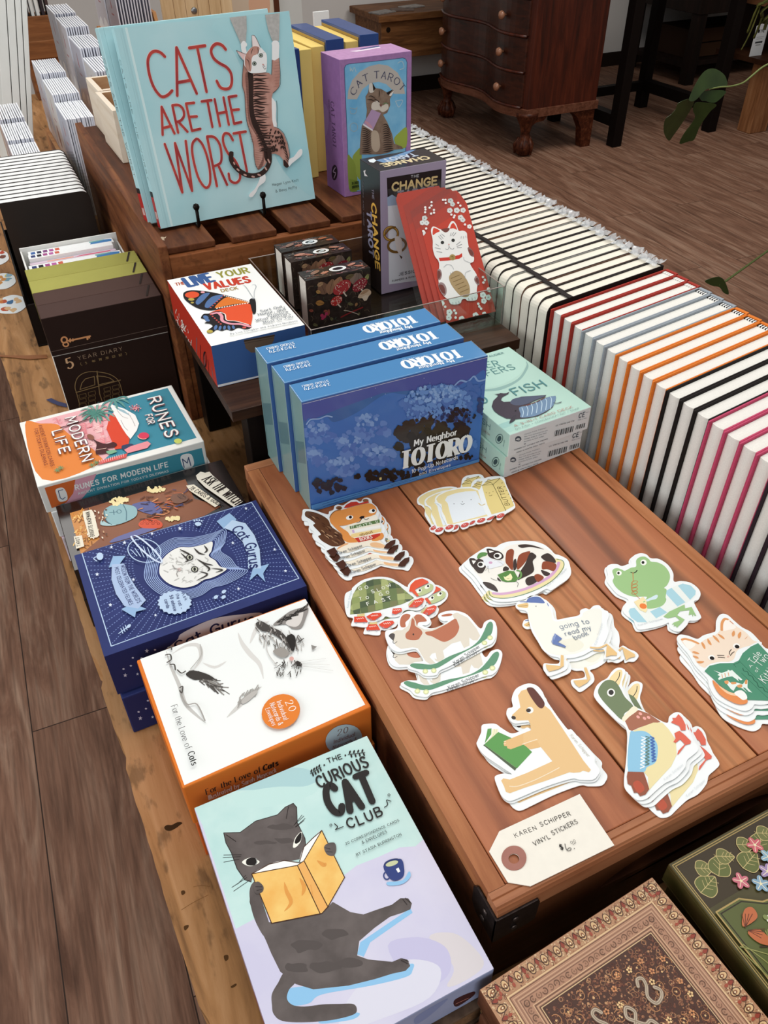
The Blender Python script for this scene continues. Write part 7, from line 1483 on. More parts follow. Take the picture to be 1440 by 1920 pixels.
cols_ = [cvd, cvd, pm('#5d4334', .5), cvd, pm('#8f8f8a', .5), cvd]; srcs = []
y = .4985; nj = 46
for k in range(nj):
    lab = 'cream journal with a black elastic, nearest one, touching the red notebooks' if k == 0 else ('cream paged journal with a black elastic band, in the long row behind the red notebooks' if k < 22 else 'cream paged journal in the far half of the long row, beside the slatted crate')
    if k < 6: srcs.append(journal(y, lab, cols_[k], k)); 
    else: dup(R.choice(srcs[1:]), (BX+R.uniform(-.002, .002), y, TT+.0005), (0, 0, YW+R.uniform(-.002, .002)), lab)
    y += .0166+R.uniform(-.0003, .0006)

# ------------------------------------------------------------------ leather look journals in front of the chest
lea = pm('#6b4330', .45, 0, 90, h2='#553424'); edge_pg = pm('#8a6a4e', .6, .3, 500)
def ornate(x, y, z, yaw, w_, d_, h_, label, grp, base, art):
    M = yawM(x, y, z, yaw); t = thing('ornate_journal', M.translation, label, 'journal', grp)
    mb = MB(); mb.box((0, 0, h_-.0022), (w_, d_, h_), base, M); mb.box((0, 0, 0), (w_, d_, .0022), base, M); mb.box((0, 0, .0022), (.003, d_, h_-.0022), base, M)
    if art:
        r3 = M.to_3x3(); Fc = Face(M @ Vector((0, 0, h_)), r3 @ Vector((w_, 0, 0)), r3 @ Vector((0, d_, 0)), ((0, 0), (w_*1000, 0), (w_*1000, d_*1000), (0, d_*1000))); art(Art(Fc, mb, (0, 0, 1), .4, coat=.15), w_*1000, d_*1000)
    mb.build('cover', t, bevel=.0009)
    mb = MB(); mb.box((.0031, .002, .0023), (w_-.002, d_-.002, h_-.0023), edge_pg, M); mb.build('page_block', t); return t
def persian(a, W, H):
    q = random.Random(12)
    a.f('#b08463', [(.5, .5), (W-.5, .5), (W-.5, H-.5), (.5, H-.5)])
    def rect(h, i, wd): a.s(h, [(i, i), (W-i, i), (W-i, H-i), (i, H-i), (i, i)], wd, 0)
    polys = {}
    def add(h, P): polys.setdefault(h, []).append([a.px(*p) for p in P])
    def ring_(h, cx, cy, r, w_, a0=0, a1=6.3, n=10):
        P = [a.px(cx+r*math.cos(a0+(a1-a0)*k/n), cy+r*math.sin(a0+(a1-a0)*k/n)) for k in range(n+1)]; polys.setdefault(h, []).extend(ribbon(P, w_*.001, cap=False))
    def disc(h, cx, cy, r): add(h, [(cx+r*math.cos(k*PI/4), cy+r*math.sin(k*PI/4)) for k in range(8)])
    def border(u):   # u along perimeter -> point in the outer band middle, tangent
        pass
    # outer ornament band on all four sides
    for side in range(4):
        L = W if side % 2 == 0 else H
        n = int(L/1.35)
        for k in range(n*7):
            u = q.uniform(1, L-1); v = q.uniform(1.2, 11)
            x_, y_ = ((u, H-v), (W-v, u), (u, v), (v, u))[side]
            h = q.choice(['#d9bd94', '#c9a27a', '#8a5a40', '#6d4632', '#e3cba4']); r = q.uniform(.35, .75)
            if q.random() < .6: ring_(h, x_, y_, r, .28, q.uniform(0, 6), q.uniform(6, 9), 6)
            else: disc(h, x_, y_, r*.7)
        m_ = int(L/9.5)
        for k in range(m_):
            u = (k+.5)*L/m_
            for du, dv, h, rx, ry in ((0, 6, '#4f3024', 2.3, 3.6), (0, 6, '#d2ae80', 1.8, 3), (0, 6.4, '#8a5a3e', 1, 1.7), (0, 6.4, '#f0dcb4', .45, .6), (L/m_/2, 4.4, '#8c3b2b', 1.2, 2.2), (L/m_/2, 8.2, '#9c4a36', .9, 1.4)):
                if u+du > L-2: continue
                x_, y_ = ((u+du, H-dv), (W-dv, u+du), (u+du, dv), (dv, u+du))[side]
                rx_, ry_ = (rx, ry) if side % 2 == 0 else (ry, rx); add(h, [(x_+rx_*math.cos(t_*PI/6), y_+ry_*math.sin(t_*PI/6)) for t_ in range(12)])
            s0 = [(u+L/m_*(t_-.5), 2.2+5.5*abs(math.sin(t_*PI))) for t_ in [j/8 for j in range(9)]]
            P = [a.px(*((p, H-v), (W-v, p), (p, v), (v, p))[side]) for p, v in s0 if 1 < p < L-1]
            if len(P) > 2: polys.setdefault('#3f261b', []).extend(ribbon(P, .00035, cap=False))
    for h, P in polys.items(): a.put(P, h)
    polys.clear()
    a.f('#ab8066', [(12, 12), (W-12, 12), (W-12, H-12), (12, H-12)])
    for i, h, w_ in ((12, '#d8b88c', .8), (13, '#6d4a38', .5), (14.4, '#c59f80', .5), (15.4, '#8a644f', .4), (16.4, '#c59f80', .5), (17.2, '#7a5645', .4), (22.6, '#d0aa86', .5), (23.4, '#6d4a38', .5), (24.4, '#c79f7d', .6), (25.4, '#5d3d2e', .6), (26, '#d8b88c', .5)): rect(h, i, w_)
    for side in range(4):
        L = W if side % 2 == 0 else H; n = int((L-36)/4.2)
        for k in range(n):
            u = 18+(k+.5)*(L-36)/n
            x_, y_ = ((u, H-19.9), (W-19.9, u), (u, 19.9), (19.9, u))[side]; ring_('#5f4233' if k % 2 else '#7d5a46', x_, y_, 1.6, .45, k, k+5); disc('#8a644f', x_, y_, .5)
    for h, P in polys.items(): a.put(P, h)
    polys.clear()
    a.f('#46291e', [(26.4, 26.4), (W-26.4, 26.4), (W-26.4, H-26.4), (26.4, H-26.4)])
    for k in range(2600):
        x_ = q.uniform(27.5, W-27.5); y_ = q.uniform(max(27.5, H-130), H-27.5); h = q.choice(['#6d3f2c', '#8a5a40', '#7a4a36', '#a5744f', '#5a2f22', '#9c6a4a', '#b98a62'])
        if q.random() < .35: ring_(h, x_, y_, q.uniform(.8, 1.7), .3, q.uniform(0, 6), q.uniform(7, 10), 6)
        else: disc(h, x_, y_, q.uniform(.3, .85))
    for k in range(60): x_ = q.uniform(29, W-29); y_ = q.uniform(H-130, H-29); ring_('#b07a50', x_, y_, q.uniform(2, 3.4), .45, q.uniform(0, 6), q.uniform(7, 9)); disc('#d9b07c', x_, y_, .6)
    for k in range(26): x_ = q.uniform(30, W-30); y_ = q.uniform(H-125, H-30); [disc('#e3c08a' if k % 2 else '#c98a5c', x_+1.2*math.cos(j*1.26), y_+1.2*math.sin(j*1.26), .65) for j in range(5)]
    for h, P in polys.items(): a.put(P, h)
    c = W/2
    for h, w_ in (('#6d5444', 2.6), ('#bfae98', 1.7), ('#8f7f6c', .4)):
        for s_ in (-1, 1):
            a.s(h, [(c+s_*14, H-45), (c+s_*16, H-42), (c+s_*19, H-43), (c+s_*18.5, H-47), (c+s_*15, H-52), (c+s_*17, H-57), (c+s_*22, H-56), (c+s_*24, H-53), (c+s_*22, H-50)], w_)
            a.s(h, [(c, H-58), (c+s_*4, H-62), (c+s_*8, H-62), (c+s_*10, H-67), (c+s_*8, H-72), (c+s_*14, H-76), (c+s_*16, H-84), (c+s_*10, H-92), (c+s_*4, H-96), (c, H-104)], w_)
        a.s(h, [(c, H-58), (c-3, H-54), (c, H-50), (c+3, H-54), (c, H-58)], w_)
def flora(a, W, H):
    q = random.Random(5)
    a.f('#4a4426', [(.5, .5), (W-.5, .5), (W-.5, H-.5), (.5, H-.5)]); GO = '#a89058'
    a.f('#3a2f1c', [(3, H-3), (W-3, H-3), (W-3, H-34), (3, H-34)])
    for i in (2, 3.4): a.s(GO, [(i, i), (W-i, i), (W-i, H-i), (i, H-i), (i, i)], .6, 0)
    def leafv(cx, cy, l, an, h='#5f6636'):
        c_, s_ = math.cos(an), math.sin(an); P = [(cx+l*u*c_-l*v*s_, cy+l*u*s_+l*v*c_) for u, v in ((0, 0), (.15, .38), (.5, .42), (.8, .2), (1, 0), (.8, -.2), (.5, -.42), (.15, -.38))]
        a.f(h, P, 1); a.s('#c5b27a', P+[P[0]], .45); a.s('#c5b27a', [(cx, cy), (cx+l*c_, cy+l*s_)], .4, 0)
        for t_ in (.3, .5, .7): [a.s('#c5b27a', [(cx+l*t_*c_, cy+l*t_*s_), (cx+l*(t_+.18)*c_-g*l*.25*s_, cy+l*(t_+.18)*s_+g*l*.25*c_)], .3, 0) for g in (-1, 1)]
    for k in range(7): leafv(6+k*18, H-24+3*(k % 2), 16, .25+.5*(k % 2)); leafv(14+k*18, H-10, 12, -.5, '#6d7040')
    for k, (x_, y_, h) in enumerate(((34, H-30, '#c06a78'), (44, H-37, '#7f9fb5'), (54, H-33, '#9a86ac'), (62, H-26, '#86a9ba'), (60, H-16, '#c4606a'), (76, H-32, '#b9707c'), (90, H-24, '#8fa9c0'), (104, H-34, '#c06a78'), (30, H-104, '#c06a78'), (40, H-112, '#8a9cc0'))):
        for j in range(5): an = j*1.257+k; a.e(h, x_+3*math.cos(an), y_+3*math.sin(an), 2.6, 1.8, math.degrees(an)); a.s('#e8dcc0', [(x_, y_), (x_+4.6*math.cos(an), y_+4.6*math.sin(an))], .4, 0)
        a.e('#e3d9b0', x_, y_, .9)
    a.f('#565c30', [(5, H-38), (24, H-38), (36, H-46), (60, H-50), (84, H-46), (96, H-38), (W-5, H-38), (W-5, H-100), (60, H-92), (5, H-100)], 0); a.s(GO, [(5, H-100), (5, H-38), (24, H-38), (36, H-46), (60, H-50), (84, H-46), (96, H-38), (W-5, H-38)], 1, 0); a.s('#2d2616', [(7, H-98), (7, H-40), (24, H-40), (37, H-48), (60, H-52)], .8, 0)
    for k in range(30): x_ = q.uniform(10, W-10); a.s('#8a8a50', [(x_, H-98), (x_+q.uniform(-6, 6), H-80), (x_+q.uniform(-14, 14), H-60)], .7)
    for k in range(12): a.s('#352a1a', [(62, H-98), (62+(k-6)*3, H-80), (62+(k-6)*8, H-66+q.uniform(-6, 6))], 1)
    for x_, y_, an in ((30, H-54, -.9), (38, H-62, -1), (28, H-66, -.8), (24, H-82, -.7), (40, H-82, -1), (54, H-64, -1.2), (52, H-76, -1.2), (70, H-62, -1.5), (68, H-78, -1.5), (84, H-66, -1.8), (86, H-82, -1.9), (100, H-74, -2.1)):
        for d_ in (-.35, 0, .35): c_, s_ = math.cos(an+d_), math.sin(an+d_); a.f('#dcdccb', [(x_+8*u*c_-8*v*s_, y_+8*u*s_+8*v*c_) for u, v in ((0, .08), (.5, .24), (1, 0), (.5, -.24), (0, -.08))], 1)
        a.e('#7d8650', x_, y_, 1.6)
    for s_ in (1, -1):
        bx, by = (13, H-54)
        a.f('#b5653e', [(bx, by+2*s_), (bx+8, by+9*s_), (bx+14, by+8*s_), (bx+12, by+2*s_)] if s_ > 0 else [(bx, by-2), (bx+8, by-4), (bx+9, by-14), (bx+2, by-10)], 1); [a.s('#5a2c1c', [(bx+1, by+s_), (bx+5+k*2, by+(8-k)*s_)], .4, 0) for k in range(4)]
for k, (zt_, dx, dy, yw, lab) in enumerate(((.7722, .003, -.006, 4, 'bottom brown carpet patterned journal of the pile before the chest'), (.7940, -.004, -.004, 3, 'third brown carpet patterned journal down in the pile'), (.8160, -.003, -.006, 3.2, 'second brown carpet patterned journal, just under the top one'), (.838, 0, 0, 3.7, 'top brown journal with an oriental carpet pattern, in front of the chest'))):
    ornate(-.0155+dx, -.2055+dy, zt_-.0216, yw, .1365, .18, .0215, lab, 'carpet patterned journals', lea, persian if k == 3 else None)
grl = pm('#46401f', .45, 0, 60, h2='#5a4a2a')
for k, (zt_, dx, dy, lab) in enumerate(((.7722, .004, -.004, 'bottom green floral journal of the pile at lower right'), (.7940, .002, -.002, 'third green floral journal down in the pile at lower right'), (.8160, .003, -.004, 'second green floral journal, just under the top green one'), (.838, 0, 0, 'top green journal with leaves, snowdrops and a butterfly, lower right corner'))):
    ornate(.1255+dx, -.193+dy, zt_-.0216, .5, .137, .178, .0215, lab, 'green floral journals', grl, flora if k == 3 else None)
for k, (zt_, lab) in enumerate(((.7765, 'lower plain brown leather journal under the grey cat box'), (.8045, 'upper plain brown leather journal directly under the grey cat box'))):
    ornate(-.137, -.04+.012*k, zt_-.0262, 1, .118, .18, .026, lab, 'brown journals under the cat box', pm('#4a3a30', .5, 0, 120, h2='#6b5646'), None)
# ------------------------------------------------------------------ vinyl stickers laid out on the chest lid
vin = pm('#eef2f2', .35, coat=.2); SIG = '#5f6266'
def P_(t): n_ = [float(v) for v in t.split()]; return list(zip(n_[::2], n_[1::2]))
def sticker(crop, outline, paint, labels, group, under, gap=.0011, z0=LID, cat='sticker', name='sticker'):
    """under: (dx, dy in crop px, degrees) of the ones below the top sticker, from the top one down"""
    n = len(under)+1; z = z0+.0003+gap*(n-1)+.0006
    F_ = Flat(z); mb = MB(); a = Art(F_, mb, crop, .35, coat=.2)
    pts = catmull([a.px(*p) for p in P_(outline)], True, 5)
    cx = sum(p[0] for p in pts)/len(pts); cy = sum(p[1] for p in pts)/len(pts)
    mb.prism(pts, z-.0006, z, vin); paint(a)
    top = mb.build(name, None, (cx, cy, z-.0006)); tag(top, labels[0], cat, group)
    q = P_(outline); mx, my = sum(p[0] for p in q)/len(q), sum(p[1] for p in q)/len(q); b0 = a.px(mx, my)
    for k, (dx, dy, dg) in enumerate(under):
        b1 = a.px(mx+dx, my+dy)
        dup(top, (cx+b1[0]-b0[0], cy+b1[1]-b0[1], z-.0006-gap*(k+1)), (0, 0, math.radians(dg)), labels[k+1])
    return top
def lines(a, h, wd, *ts, **kw):
    for t_ in ts: a.s(h, t_, wd, **kw)
def squirrel(a):
    q = random.Random(1); TL = '90 255 180 262 260 290 330 330 370 370 400 440 470 490 530 540 550 600 570 650 520 672 470 685 400 680 340 650 280 612 240 560 270 530 180 430 200 400 140 350 80 310'
    a.f('#5f3d27', TL, 1); tp = P_(TL)
    for k in range(46):
        x_ = q.uniform(110, 540); y_ = 270+(x_-90)*.62+q.uniform(-20, 150)
        if inside((x_, y_), tp) and inside((x_+46, y_+34), tp): a.s(q.choice(['#8d6a4c', '#43291a', '#7a5236', '#b28c68', '#4f3020']), [(x_, y_), (x_+28, y_+14), (x_+50, y_+38)], 12, taper=True)
    a.f('#f0e6d2', '560 470 700 420 960 370 1010 520 1000 610 1060 680 1040 720 880 692 820 690 600 765 470 735 500 690 570 650 560 600', 1)
    a.f('#e8b98a', '880 650 960 640 1062 680 1030 708 900 692', 1); a.f('#e0a878', '470 730 500 690 580 650 610 660 540 690', 1)
    O = '#df914a'
    a.f('#8a5a36', '378 340 400 290 450 250 520 240 450 300 400 350', 1); a.f(O, '382 370 400 310 450 262 540 238 700 192 860 160 930 190 957 240 940 290 880 330 800 340 740 385 600 425 500 436 420 425', 1)
    a.f('#f2ead8', '600 428 740 385 790 345 880 320 950 300 970 360 900 372 640 440', 1); a.f(O, '400 400 480 430 540 470 600 510 640 565 700 595 760 605 740 632 680 642 600 640 545 600 530 540 470 480', 1); a.f(O, '900 605 960 565 1018 520 1046 560 1020 600 960 622 910 622', 1)
    a.e('#8a5a36', 495, 216, 38, 22); a.e('#5f3d27', 500, 222, 24, 12); a.e('#8a5a36', 822, 126, 36, 20); a.f('#c03a26', '553 220 580 180 640 146 710 140 742 160 850 134 868 150 700 186 600 214', 0)
    for x_, y_, p_ in ((625, 336, 10), (905, 256, 12)): a.e('#f6f3ea', x_, y_, 45, 26, -12); a.e('#241a16', x_+p_, y_-6, 19, 18)
    a.f('#241a16', '745 340 770 318 806 318 800 338 772 352', 1); lines(a, '#241a16', 7, '714 400 748 388 772 352', '795 338 810 356 835 360 860 344')
    a.f('#5f7a48', '625 444 990 358 998 398 632 478'); a.f('#f1efe6', '655 490 1000 425 1016 458 668 526'); a.f('#cdb3d3', '652 490 678 484 690 520 664 527'); a.f('#ecd08e', '638 548 690 530 1015 472 1012 508 720 572 652 582'); a.f('#c33a2a', '690 590 1000 528 1000 555 930 598 735 642')
    a.t('#e6ecd6', 'NUTS', '722 466 905 420', '716 436', .16, jit=.4); lines(a, '#e6ecd6', 5, '655 435 648 470', '675 430 668 465', '940 375 955 405', '960 372 972 402', sm=0); a.t('#9a7440', 'about', '755 565 912 522', '750 535', .16); a.t('#f4d9cc', 'BOOKS', '760 628 908 592', '756 588', .16)
    a.f('#4a2a1c', '340 750 440 705 480 765 458 792 440 822 400 815', 0); a.f('#4a2a1c', '1045 716 1070 672 1130 626 1190 612 1184 660 1150 690 1130 720 1090 726', 0); a.e('#7d8674', 1078, 608, 20, 14)
    a.t(SIG, 'Karen Schipper', '480 796 788 698', '476 764', .12, jit=.3)
G_ST = 'squirrel stickers'
sticker((560, 920, 6.545), '50 240 80 225 180 235 350 290 375 255 425 235 440 190 480 170 540 180 590 150 640 120 700 110 760 135 790 100 840 85 890 110 905 150 960 200 985 260 980 330 960 370 1030 410 1060 470 1045 540 1060 580 1075 640 1100 630 1150 595 1200 590 1230 615 1235 660 1200 720 1165 760 1100 745 1000 735 880 708 840 700 800 720 740 745 620 790 500 815 480 850 430 860 380 840 330 790 310 740 330 700 290 660 190 600 175 545 190 510 140 460 115 390 100 370 50 365 35 330 45 280', squirrel,
        ['topmost squirrel sticker, holding a pile of books, beside the blue boxes', 'second squirrel sticker down, directly under the topmost squirrel', 'third squirrel sticker down, its foot and signature showing', 'bottom squirrel sticker of the pile, lying on the wood'], G_ST, [(32, 48, 0), (100, 122, 1), (150, 185, 1.5)])
def butter(a):
    Y = '#e9d8a0'
    a.f(Y, '300 412 330 370 420 325 560 292 700 286 790 312 860 560 905 610 480 710 430 700 405 620 372 560 362 474 320 450', 0); a.f('#e6ecf0', '402 425 430 378 520 345 640 322 765 318 800 380 885 595 500 696 462 580 434 462', 0)
    for x_, y_ in ((508, 468), (606, 445), (709, 420)): a.e('#4a4a4a', x_, y_, 6, 5)
    lines(a, '#4a4a4a', 5, '588 465 608 476 632 462'); lines(a, '#d8c07a', 8, '798 460 830 486 872 470'); a.f('#e4d08a', '835 255 900 192 1048 165 1095 210 1215 490 1100 552 950 592 900 480'); K = '#5a4a24'
    lines(a, K, 5, '835 252 940 216 966 242 835 252', '966 242 1042 176 1048 166 872 214 936 214', '966 242 1118 548', '900 192 918 178 936 190', sm=0)
    a.t(K, 'BUTTER', '1162 484 1064 264', '1112 492', .13, jit=.3); lines(a, K, 4, '884 335 886 342', '965 322 967 330', '918 345 930 340', '920 372 938 374 955 366'); [a.s(K, [(1066+k*26, 228+k*44), (1078+k*26, 222+k*44)], 5, 0) for k in range(6)]
    for x_, y_ in ((455, 744), (636, 720), (828, 664), (1055, 610)): a.e('#c8564c', x_, y_, 50, 23, -20); lines(a, '#f3dcd8', 5, [(x_-20, y_-8), (x_-5, y_+4)], [(x_, y_-14), (x_+10, y_-4)], sm=0)
sticker((770, 870, 6.26), '285 420 300 380 360 340 460 300 560 278 680 268 760 280 805 300 830 250 850 190 910 152 1050 143 1102 170 1122 240 1162 330 1224 480 1215 522 1160 560 1110 590 1060 648 1010 650 1000 600 900 640 890 680 800 705 760 690 755 660 700 680 680 740 620 765 590 750 570 715 520 718 500 770 450 795 405 780 395 740 420 718 380 640 358 580 368 520 330 470 295 455', butter,
        ['topmost bread and butter sticker with two smiling faces', 'second bread and butter sticker, its crust showing left of the top one', 'bottom bread and butter sticker with a second butter block peeping out behind'], 'bread and butter stickers', [(-122, 16, 1), (-205, -28, 5)])
def turtle(a):
    q = random.Random(3); sh = [(112, 565), (122, 400), (150, 305), (205, 212), (290, 150), (400, 112), (540, 106), (650, 135), (745, 192), (835, 272), (935, 352)]
    def top(u):
        t_ = u*(len(sh)-1); i = min(int(t_), len(sh)-2); f_ = t_-i; return (sh[i][0]*(1-f_)+sh[i+1][0]*f_, sh[i][1]*(1-f_)+sh[i+1][1]*f_)
    sp = sh+[(880, 388), (780, 432), (640, 470), (450, 520), (300, 548)]
    a.f('#7d8a5a', sp); cols = ['#5f6d4a', '#8f9c62', '#6d7d52', '#aab277', '#4f5d45', '#7a7d55', '#98a26a']
    gx = lambda i, j: (110+i*96+j*8+(j-3)*-2, 100+j*80-i*22-(i-3)*(i-3)*-1.6)
    for i in range(-1, 10):
        for j in range(-1, 8):
            c4 = [gx(i, j), gx(i+1, j), gx(i+1, j+1), gx(i, j+1)]; cl = [p for p in c4 if inside(p, sp)]
            if len(cl) == 4: a.f(cols[(i*3+j*5+q.randint(0, 1)*2) % 7], c4)
            elif cl:
                cc = [p if inside(p, sp) else None for p in c4]; m_ = (sum(p[0] for p in cl)/len(cl), sum(p[1] for p in cl)/len(cl)); P = []
                for p0, p1 in zip(c4, cc):
                    if p1: P.append(p1); continue
                    lo, hi = 0.0, 1.0
                    for _ in range(9):
                        md = (lo+hi)/2
                        if inside((m_[0]+(p0[0]-m_[0])*md, m_[1]+(p0[1]-m_[1])*md), sp): lo = md
                        else: hi = md
                    P.append((m_[0]+(p0[0]-m_[0])*lo, m_[1]+(p0[1]-m_[1])*lo))
                a.f(cols[(i*3+j*5) % 7], P)
    W = '#eef0e4'
    for s_, b_, c_ in (('G', '225 255 268 248', '222 212'), ('O', '308 240 350 232', '306 200'), ('S', '395 295 432 285', '392 252'), ('L', '470 272 508 260', '462 235'), ('O', '528 245 568 232', '524 212'), ('W', '592 222 648 200', '585 186'), ('T', '235 386 268 380', '232 350'), ('O', '322 372 360 362', '320 338'), ('G', '496 335 536 322', '490 296'), ('O', '585 305 622 292', '580 270'), ('F', '335 458 372 448', '330 416'), ('A', '425 432 468 420', '420 392'), ('S', '528 410 568 398', '522 368'), ('T', '605 388 652 372', '600 345')): a.t(W, s_, b_, c_, .16, jit=.3)
    a.f('#c9bf8a', '860 440 930 380 960 400 900 470', 1); a.f('#d9c58a', '200 570 300 555 300 600 210 600'); a.f('#b9c48f', '935 300 1000 240 1120 178 1178 195 1172 250 1100 302 1000 336 955 322', 1); a.f('#df5230', '870 272 890 190 950 132 1040 108 1108 138 1126 160 1040 200 960 240 920 282', 0); a.f('#df5230', '900 272 945 256 1000 335 972 342')
    for x_, y_ in ((1000, 268), (1105, 215)): a.e('#f3f3e6', x_, y_, 38, 24, -30); a.e('#20211c', x_+10, y_-8, 15, 15)
    for t_ in ('165 600 298 595 342 668 165 672', '320 600 400 555 505 552 522 580 430 645 380 646', '662 498 770 490 782 528 700 570 650 560', '862 480 940 392 1030 358 1068 375 1042 430 970 482'): a.f('#d9482f', t_, 0); p_ = P_(t_); cx = sum(p[0] for p in p_)/len(p_); cy = sum(p[1] for p in p_)/len(p_); a.s('#f3d9cf', [(cx-45+k*13, cy-6+(8 if k % 2 else -8)-k*1.5) for k in range(8)], 5, 0); [a.ring('#9aa0b0', cx+dx, cy+44, 11, 8, 4) for dx in (-50, 50)]
    a.t('#8fb0c0', 'Karen Schipper', '92 490 140 260', '70 480', .1)
sticker((640, 1070, 6.857), '140 222 200 168 280 118 400 86 520 78 640 98 740 150 845 210 862 178 920 118 1000 88 1090 95 1170 140 1212 200 1192 270 1120 335 1072 360 1092 400 1062 470 980 512 860 502 800 525 760 580 640 600 570 585 530 622 420 662 350 662 335 720 260 724 190 712 125 702 150 612 80 585 48 490 40 370 58 290 130 250', turtle,
        ['topmost turtle sticker in a red helmet with a checked green shell', 'lower turtle sticker, red helmet peeping out at the right of the top turtle'], 'turtle stickers', [(158, 85, 0)], gap=.0012)
def skate(a):
    B_ = '#dcd4c5'; N_ = '#b4694a'
    a.f(B_, '130 350 200 312 262 310 330 262 345 210 380 160 420 150 440 262 520 302 600 300 760 240 850 182 828 130 880 112 1000 168 1100 290 1142 372 1110 424 1060 424 1020 392 1022 482 960 512 920 432 820 462 722 540 742 620 690 672 640 652 600 572 572 612 640 682 580 692 530 662 490 602 440 512 380 502 250 522 190 482', 0)
    for t_ in ('260 152 310 125 356 140 342 182 302 222 302 272 250 272 240 212', '398 165 430 134 480 140 536 190 530 212 452 222 430 262 418 210', '375 178 402 200 412 260 470 300 492 340 472 380 442 416 370 422 310 402 304 350 340 312 356 272', '528 330 620 312 760 242 860 182 892 230 906 282 880 352 830 402 740 442 660 412 600 380 540 362', '705 146 760 126 822 125 816 146 730 156'): a.f(N_, t_, 1)
    a.f('#4a4240', '114 372 150 344 182 360 168 422 145 412', 1); lines(a, '#4a4240', 6, '165 420 162 450 180 458 206 438'); a.e('#241d1a', 390, 357, 9, 11)
    a.f('#5a9070', '355 712 380 685 460 686 620 692 800 602 1000 522 1120 432 1180 332 1220 242 1260 214 1286 250 1272 342 1220 402 1100 482 900 592 740 692 640 742 520 752 420 742', 1)
    for x_, y_ in ((525, 773), (620, 765), (1190, 453), (1253, 396)): a.e('#cfd3a2', x_, y_, 31, 27); a.e('#eef2ba', x_, y_, 18, 15)
    a.f('#f3f5f4', '600 575 640 565 655 640 612 620', 0); a.t(SIG, 'Karen Schipper', '858 692 1142 502', '846 656', .12, jit=.3)
sticker((710, 1130, 6), '72 350 95 310 200 290 220 220 235 160 290 110 360 92 430 108 520 130 578 180 578 225 540 252 490 255 590 290 700 258 780 208 720 206 668 160 690 120 780 92 880 92 1000 138 1142 290 1190 220 1260 188 1312 220 1324 300 1312 400 1270 462 1200 492 1000 602 800 712 690 762 650 812 560 822 500 812 440 772 340 742 330 712 400 672 470 662 500 642 440 542 390 522 240 552 150 522 90 430', skate,
        ['topmost dog sticker, brown patched dog riding a green skateboard', 'second skateboarding dog sticker, right under the topmost one', 'third skateboarding dog sticker, lower, its green board nearest the camera', 'bottom skateboarding dog sticker lying on the wood'], 'skateboarding dog stickers', [(8, 16, -.5), (20, 215, -12), (12, 235, -12.5)])
def donut(a):
    a.f('#efece3', '200 335 300 290 400 200 560 200 640 150 800 122 1000 150 1150 222 1210 330 1200 420 1100 520 900 622 700 690 520 690 400 612 300 502 230 422', 1)
    a.s('#e8dba6', '420 700 470 730 560 735 700 715 860 672 1020 602 1160 520 1250 420 1262 350 1215 318', 58); a.s('#d2a5c8', '470 705 560 712 700 692 860 648 1010 580 1140 500 1215 410 1238 345', 32); a.s('#4f7a3a', '418 672 428 720 480 752 600 764 740 742 880 700 1040 632 1180 540 1270 440 1300 370 1280 320 1215 305', 7)
    D = '#392c28'; RU = '#8d4428'
    for h, t_ in ((D, '390 186 430 182 480 200 540 215 582 250 586 290 540 312 480 302 440 290 408 262 398 220'), (D, '188 300 240 295 270 312 300 300 350 320 382 380 370 422 340 466 290 466 240 412 200 360'), (RU, '625 220 680 185 712 212 702 300 696 432 640 380 612 330'), (RU, '780 250 880 212 902 232 850 332 790 402 750 424 748 332'), (D, '900 232 960 250 972 282 932 332 942 450 800 532 756 542 790 442 842 360'), (D, '760 142 850 130 960 150 1062 190 1000 176 900 162 800 172'), (D, '1030 272 1110 235 1182 290 1198 348 1100 332 1060 312'), (RU, '1060 332 1202 360 1182 442 1100 422 1040 420'), (D, '1030 432 1132 470 1104 502 1060 490'), (D, '845 552 880 515 950 505 984 562 900 612 860 602'), (RU, '950 500 1000 480 1062 522 990 572'), (D, '345 575 420 580 490 620 522 686 440 660 390 632'), (D, '705 330 735 305 744 402 708 436'), (D, '590 402 620 390 652 412 640 436 585 442'), (D, '520 520 560 560 545 566 518 545')): a.f(h, t_, 1)
    a.f('#f3f0ea', '415 200 478 215 425 234'); a.f('#f3f0ea', '215 320 268 325 235 368')
    for x_, y_, rx, ry in ((326, 370, 43, 36), (520, 268, 47, 36)): a.e('#f6f4ee', x_, y_, rx, ry); a.e('#241c1a', x_-8, y_-2, rx*.62, ry*.62)
    a.f('#5f8f4f', '278 282 300 240 350 224 398 236 385 262 340 276 295 302', 1); a.f('#e6e9ee', '350 300 420 285 470 310 590 330 580 380 500 400 420 420 375 380', 1); a.e('#cfa3c0', 437, 347, 22, 15); lines(a, '#8a8580', 2.5, '405 385 395 420 375 440', '412 390 410 430 420 465', '520 335 560 350 585 375', '480 320 510 318 570 325')
    a.f('#54843f', '518 490 640 440 712 446 762 532 730 572 620 576 570 562', 0); a.ring('#6d9a58', 756, 488, 40, 48, 18, a0=-100, a1=100); a.f('#eee9b8', '588 508 612 516 650 492 666 474 682 490 694 522 680 552 640 562 602 546', 0); lines(a, '#8a4a3a', 4, '630 532 642 538 655 530'); lines(a, '#4a4440', 4, '440 528 470 545 510 556', '735 565 760 590 752 630'); a.t('#b9bec2', 'Karen Schipper', '1110 630 1340 420', '1098 606', .09)
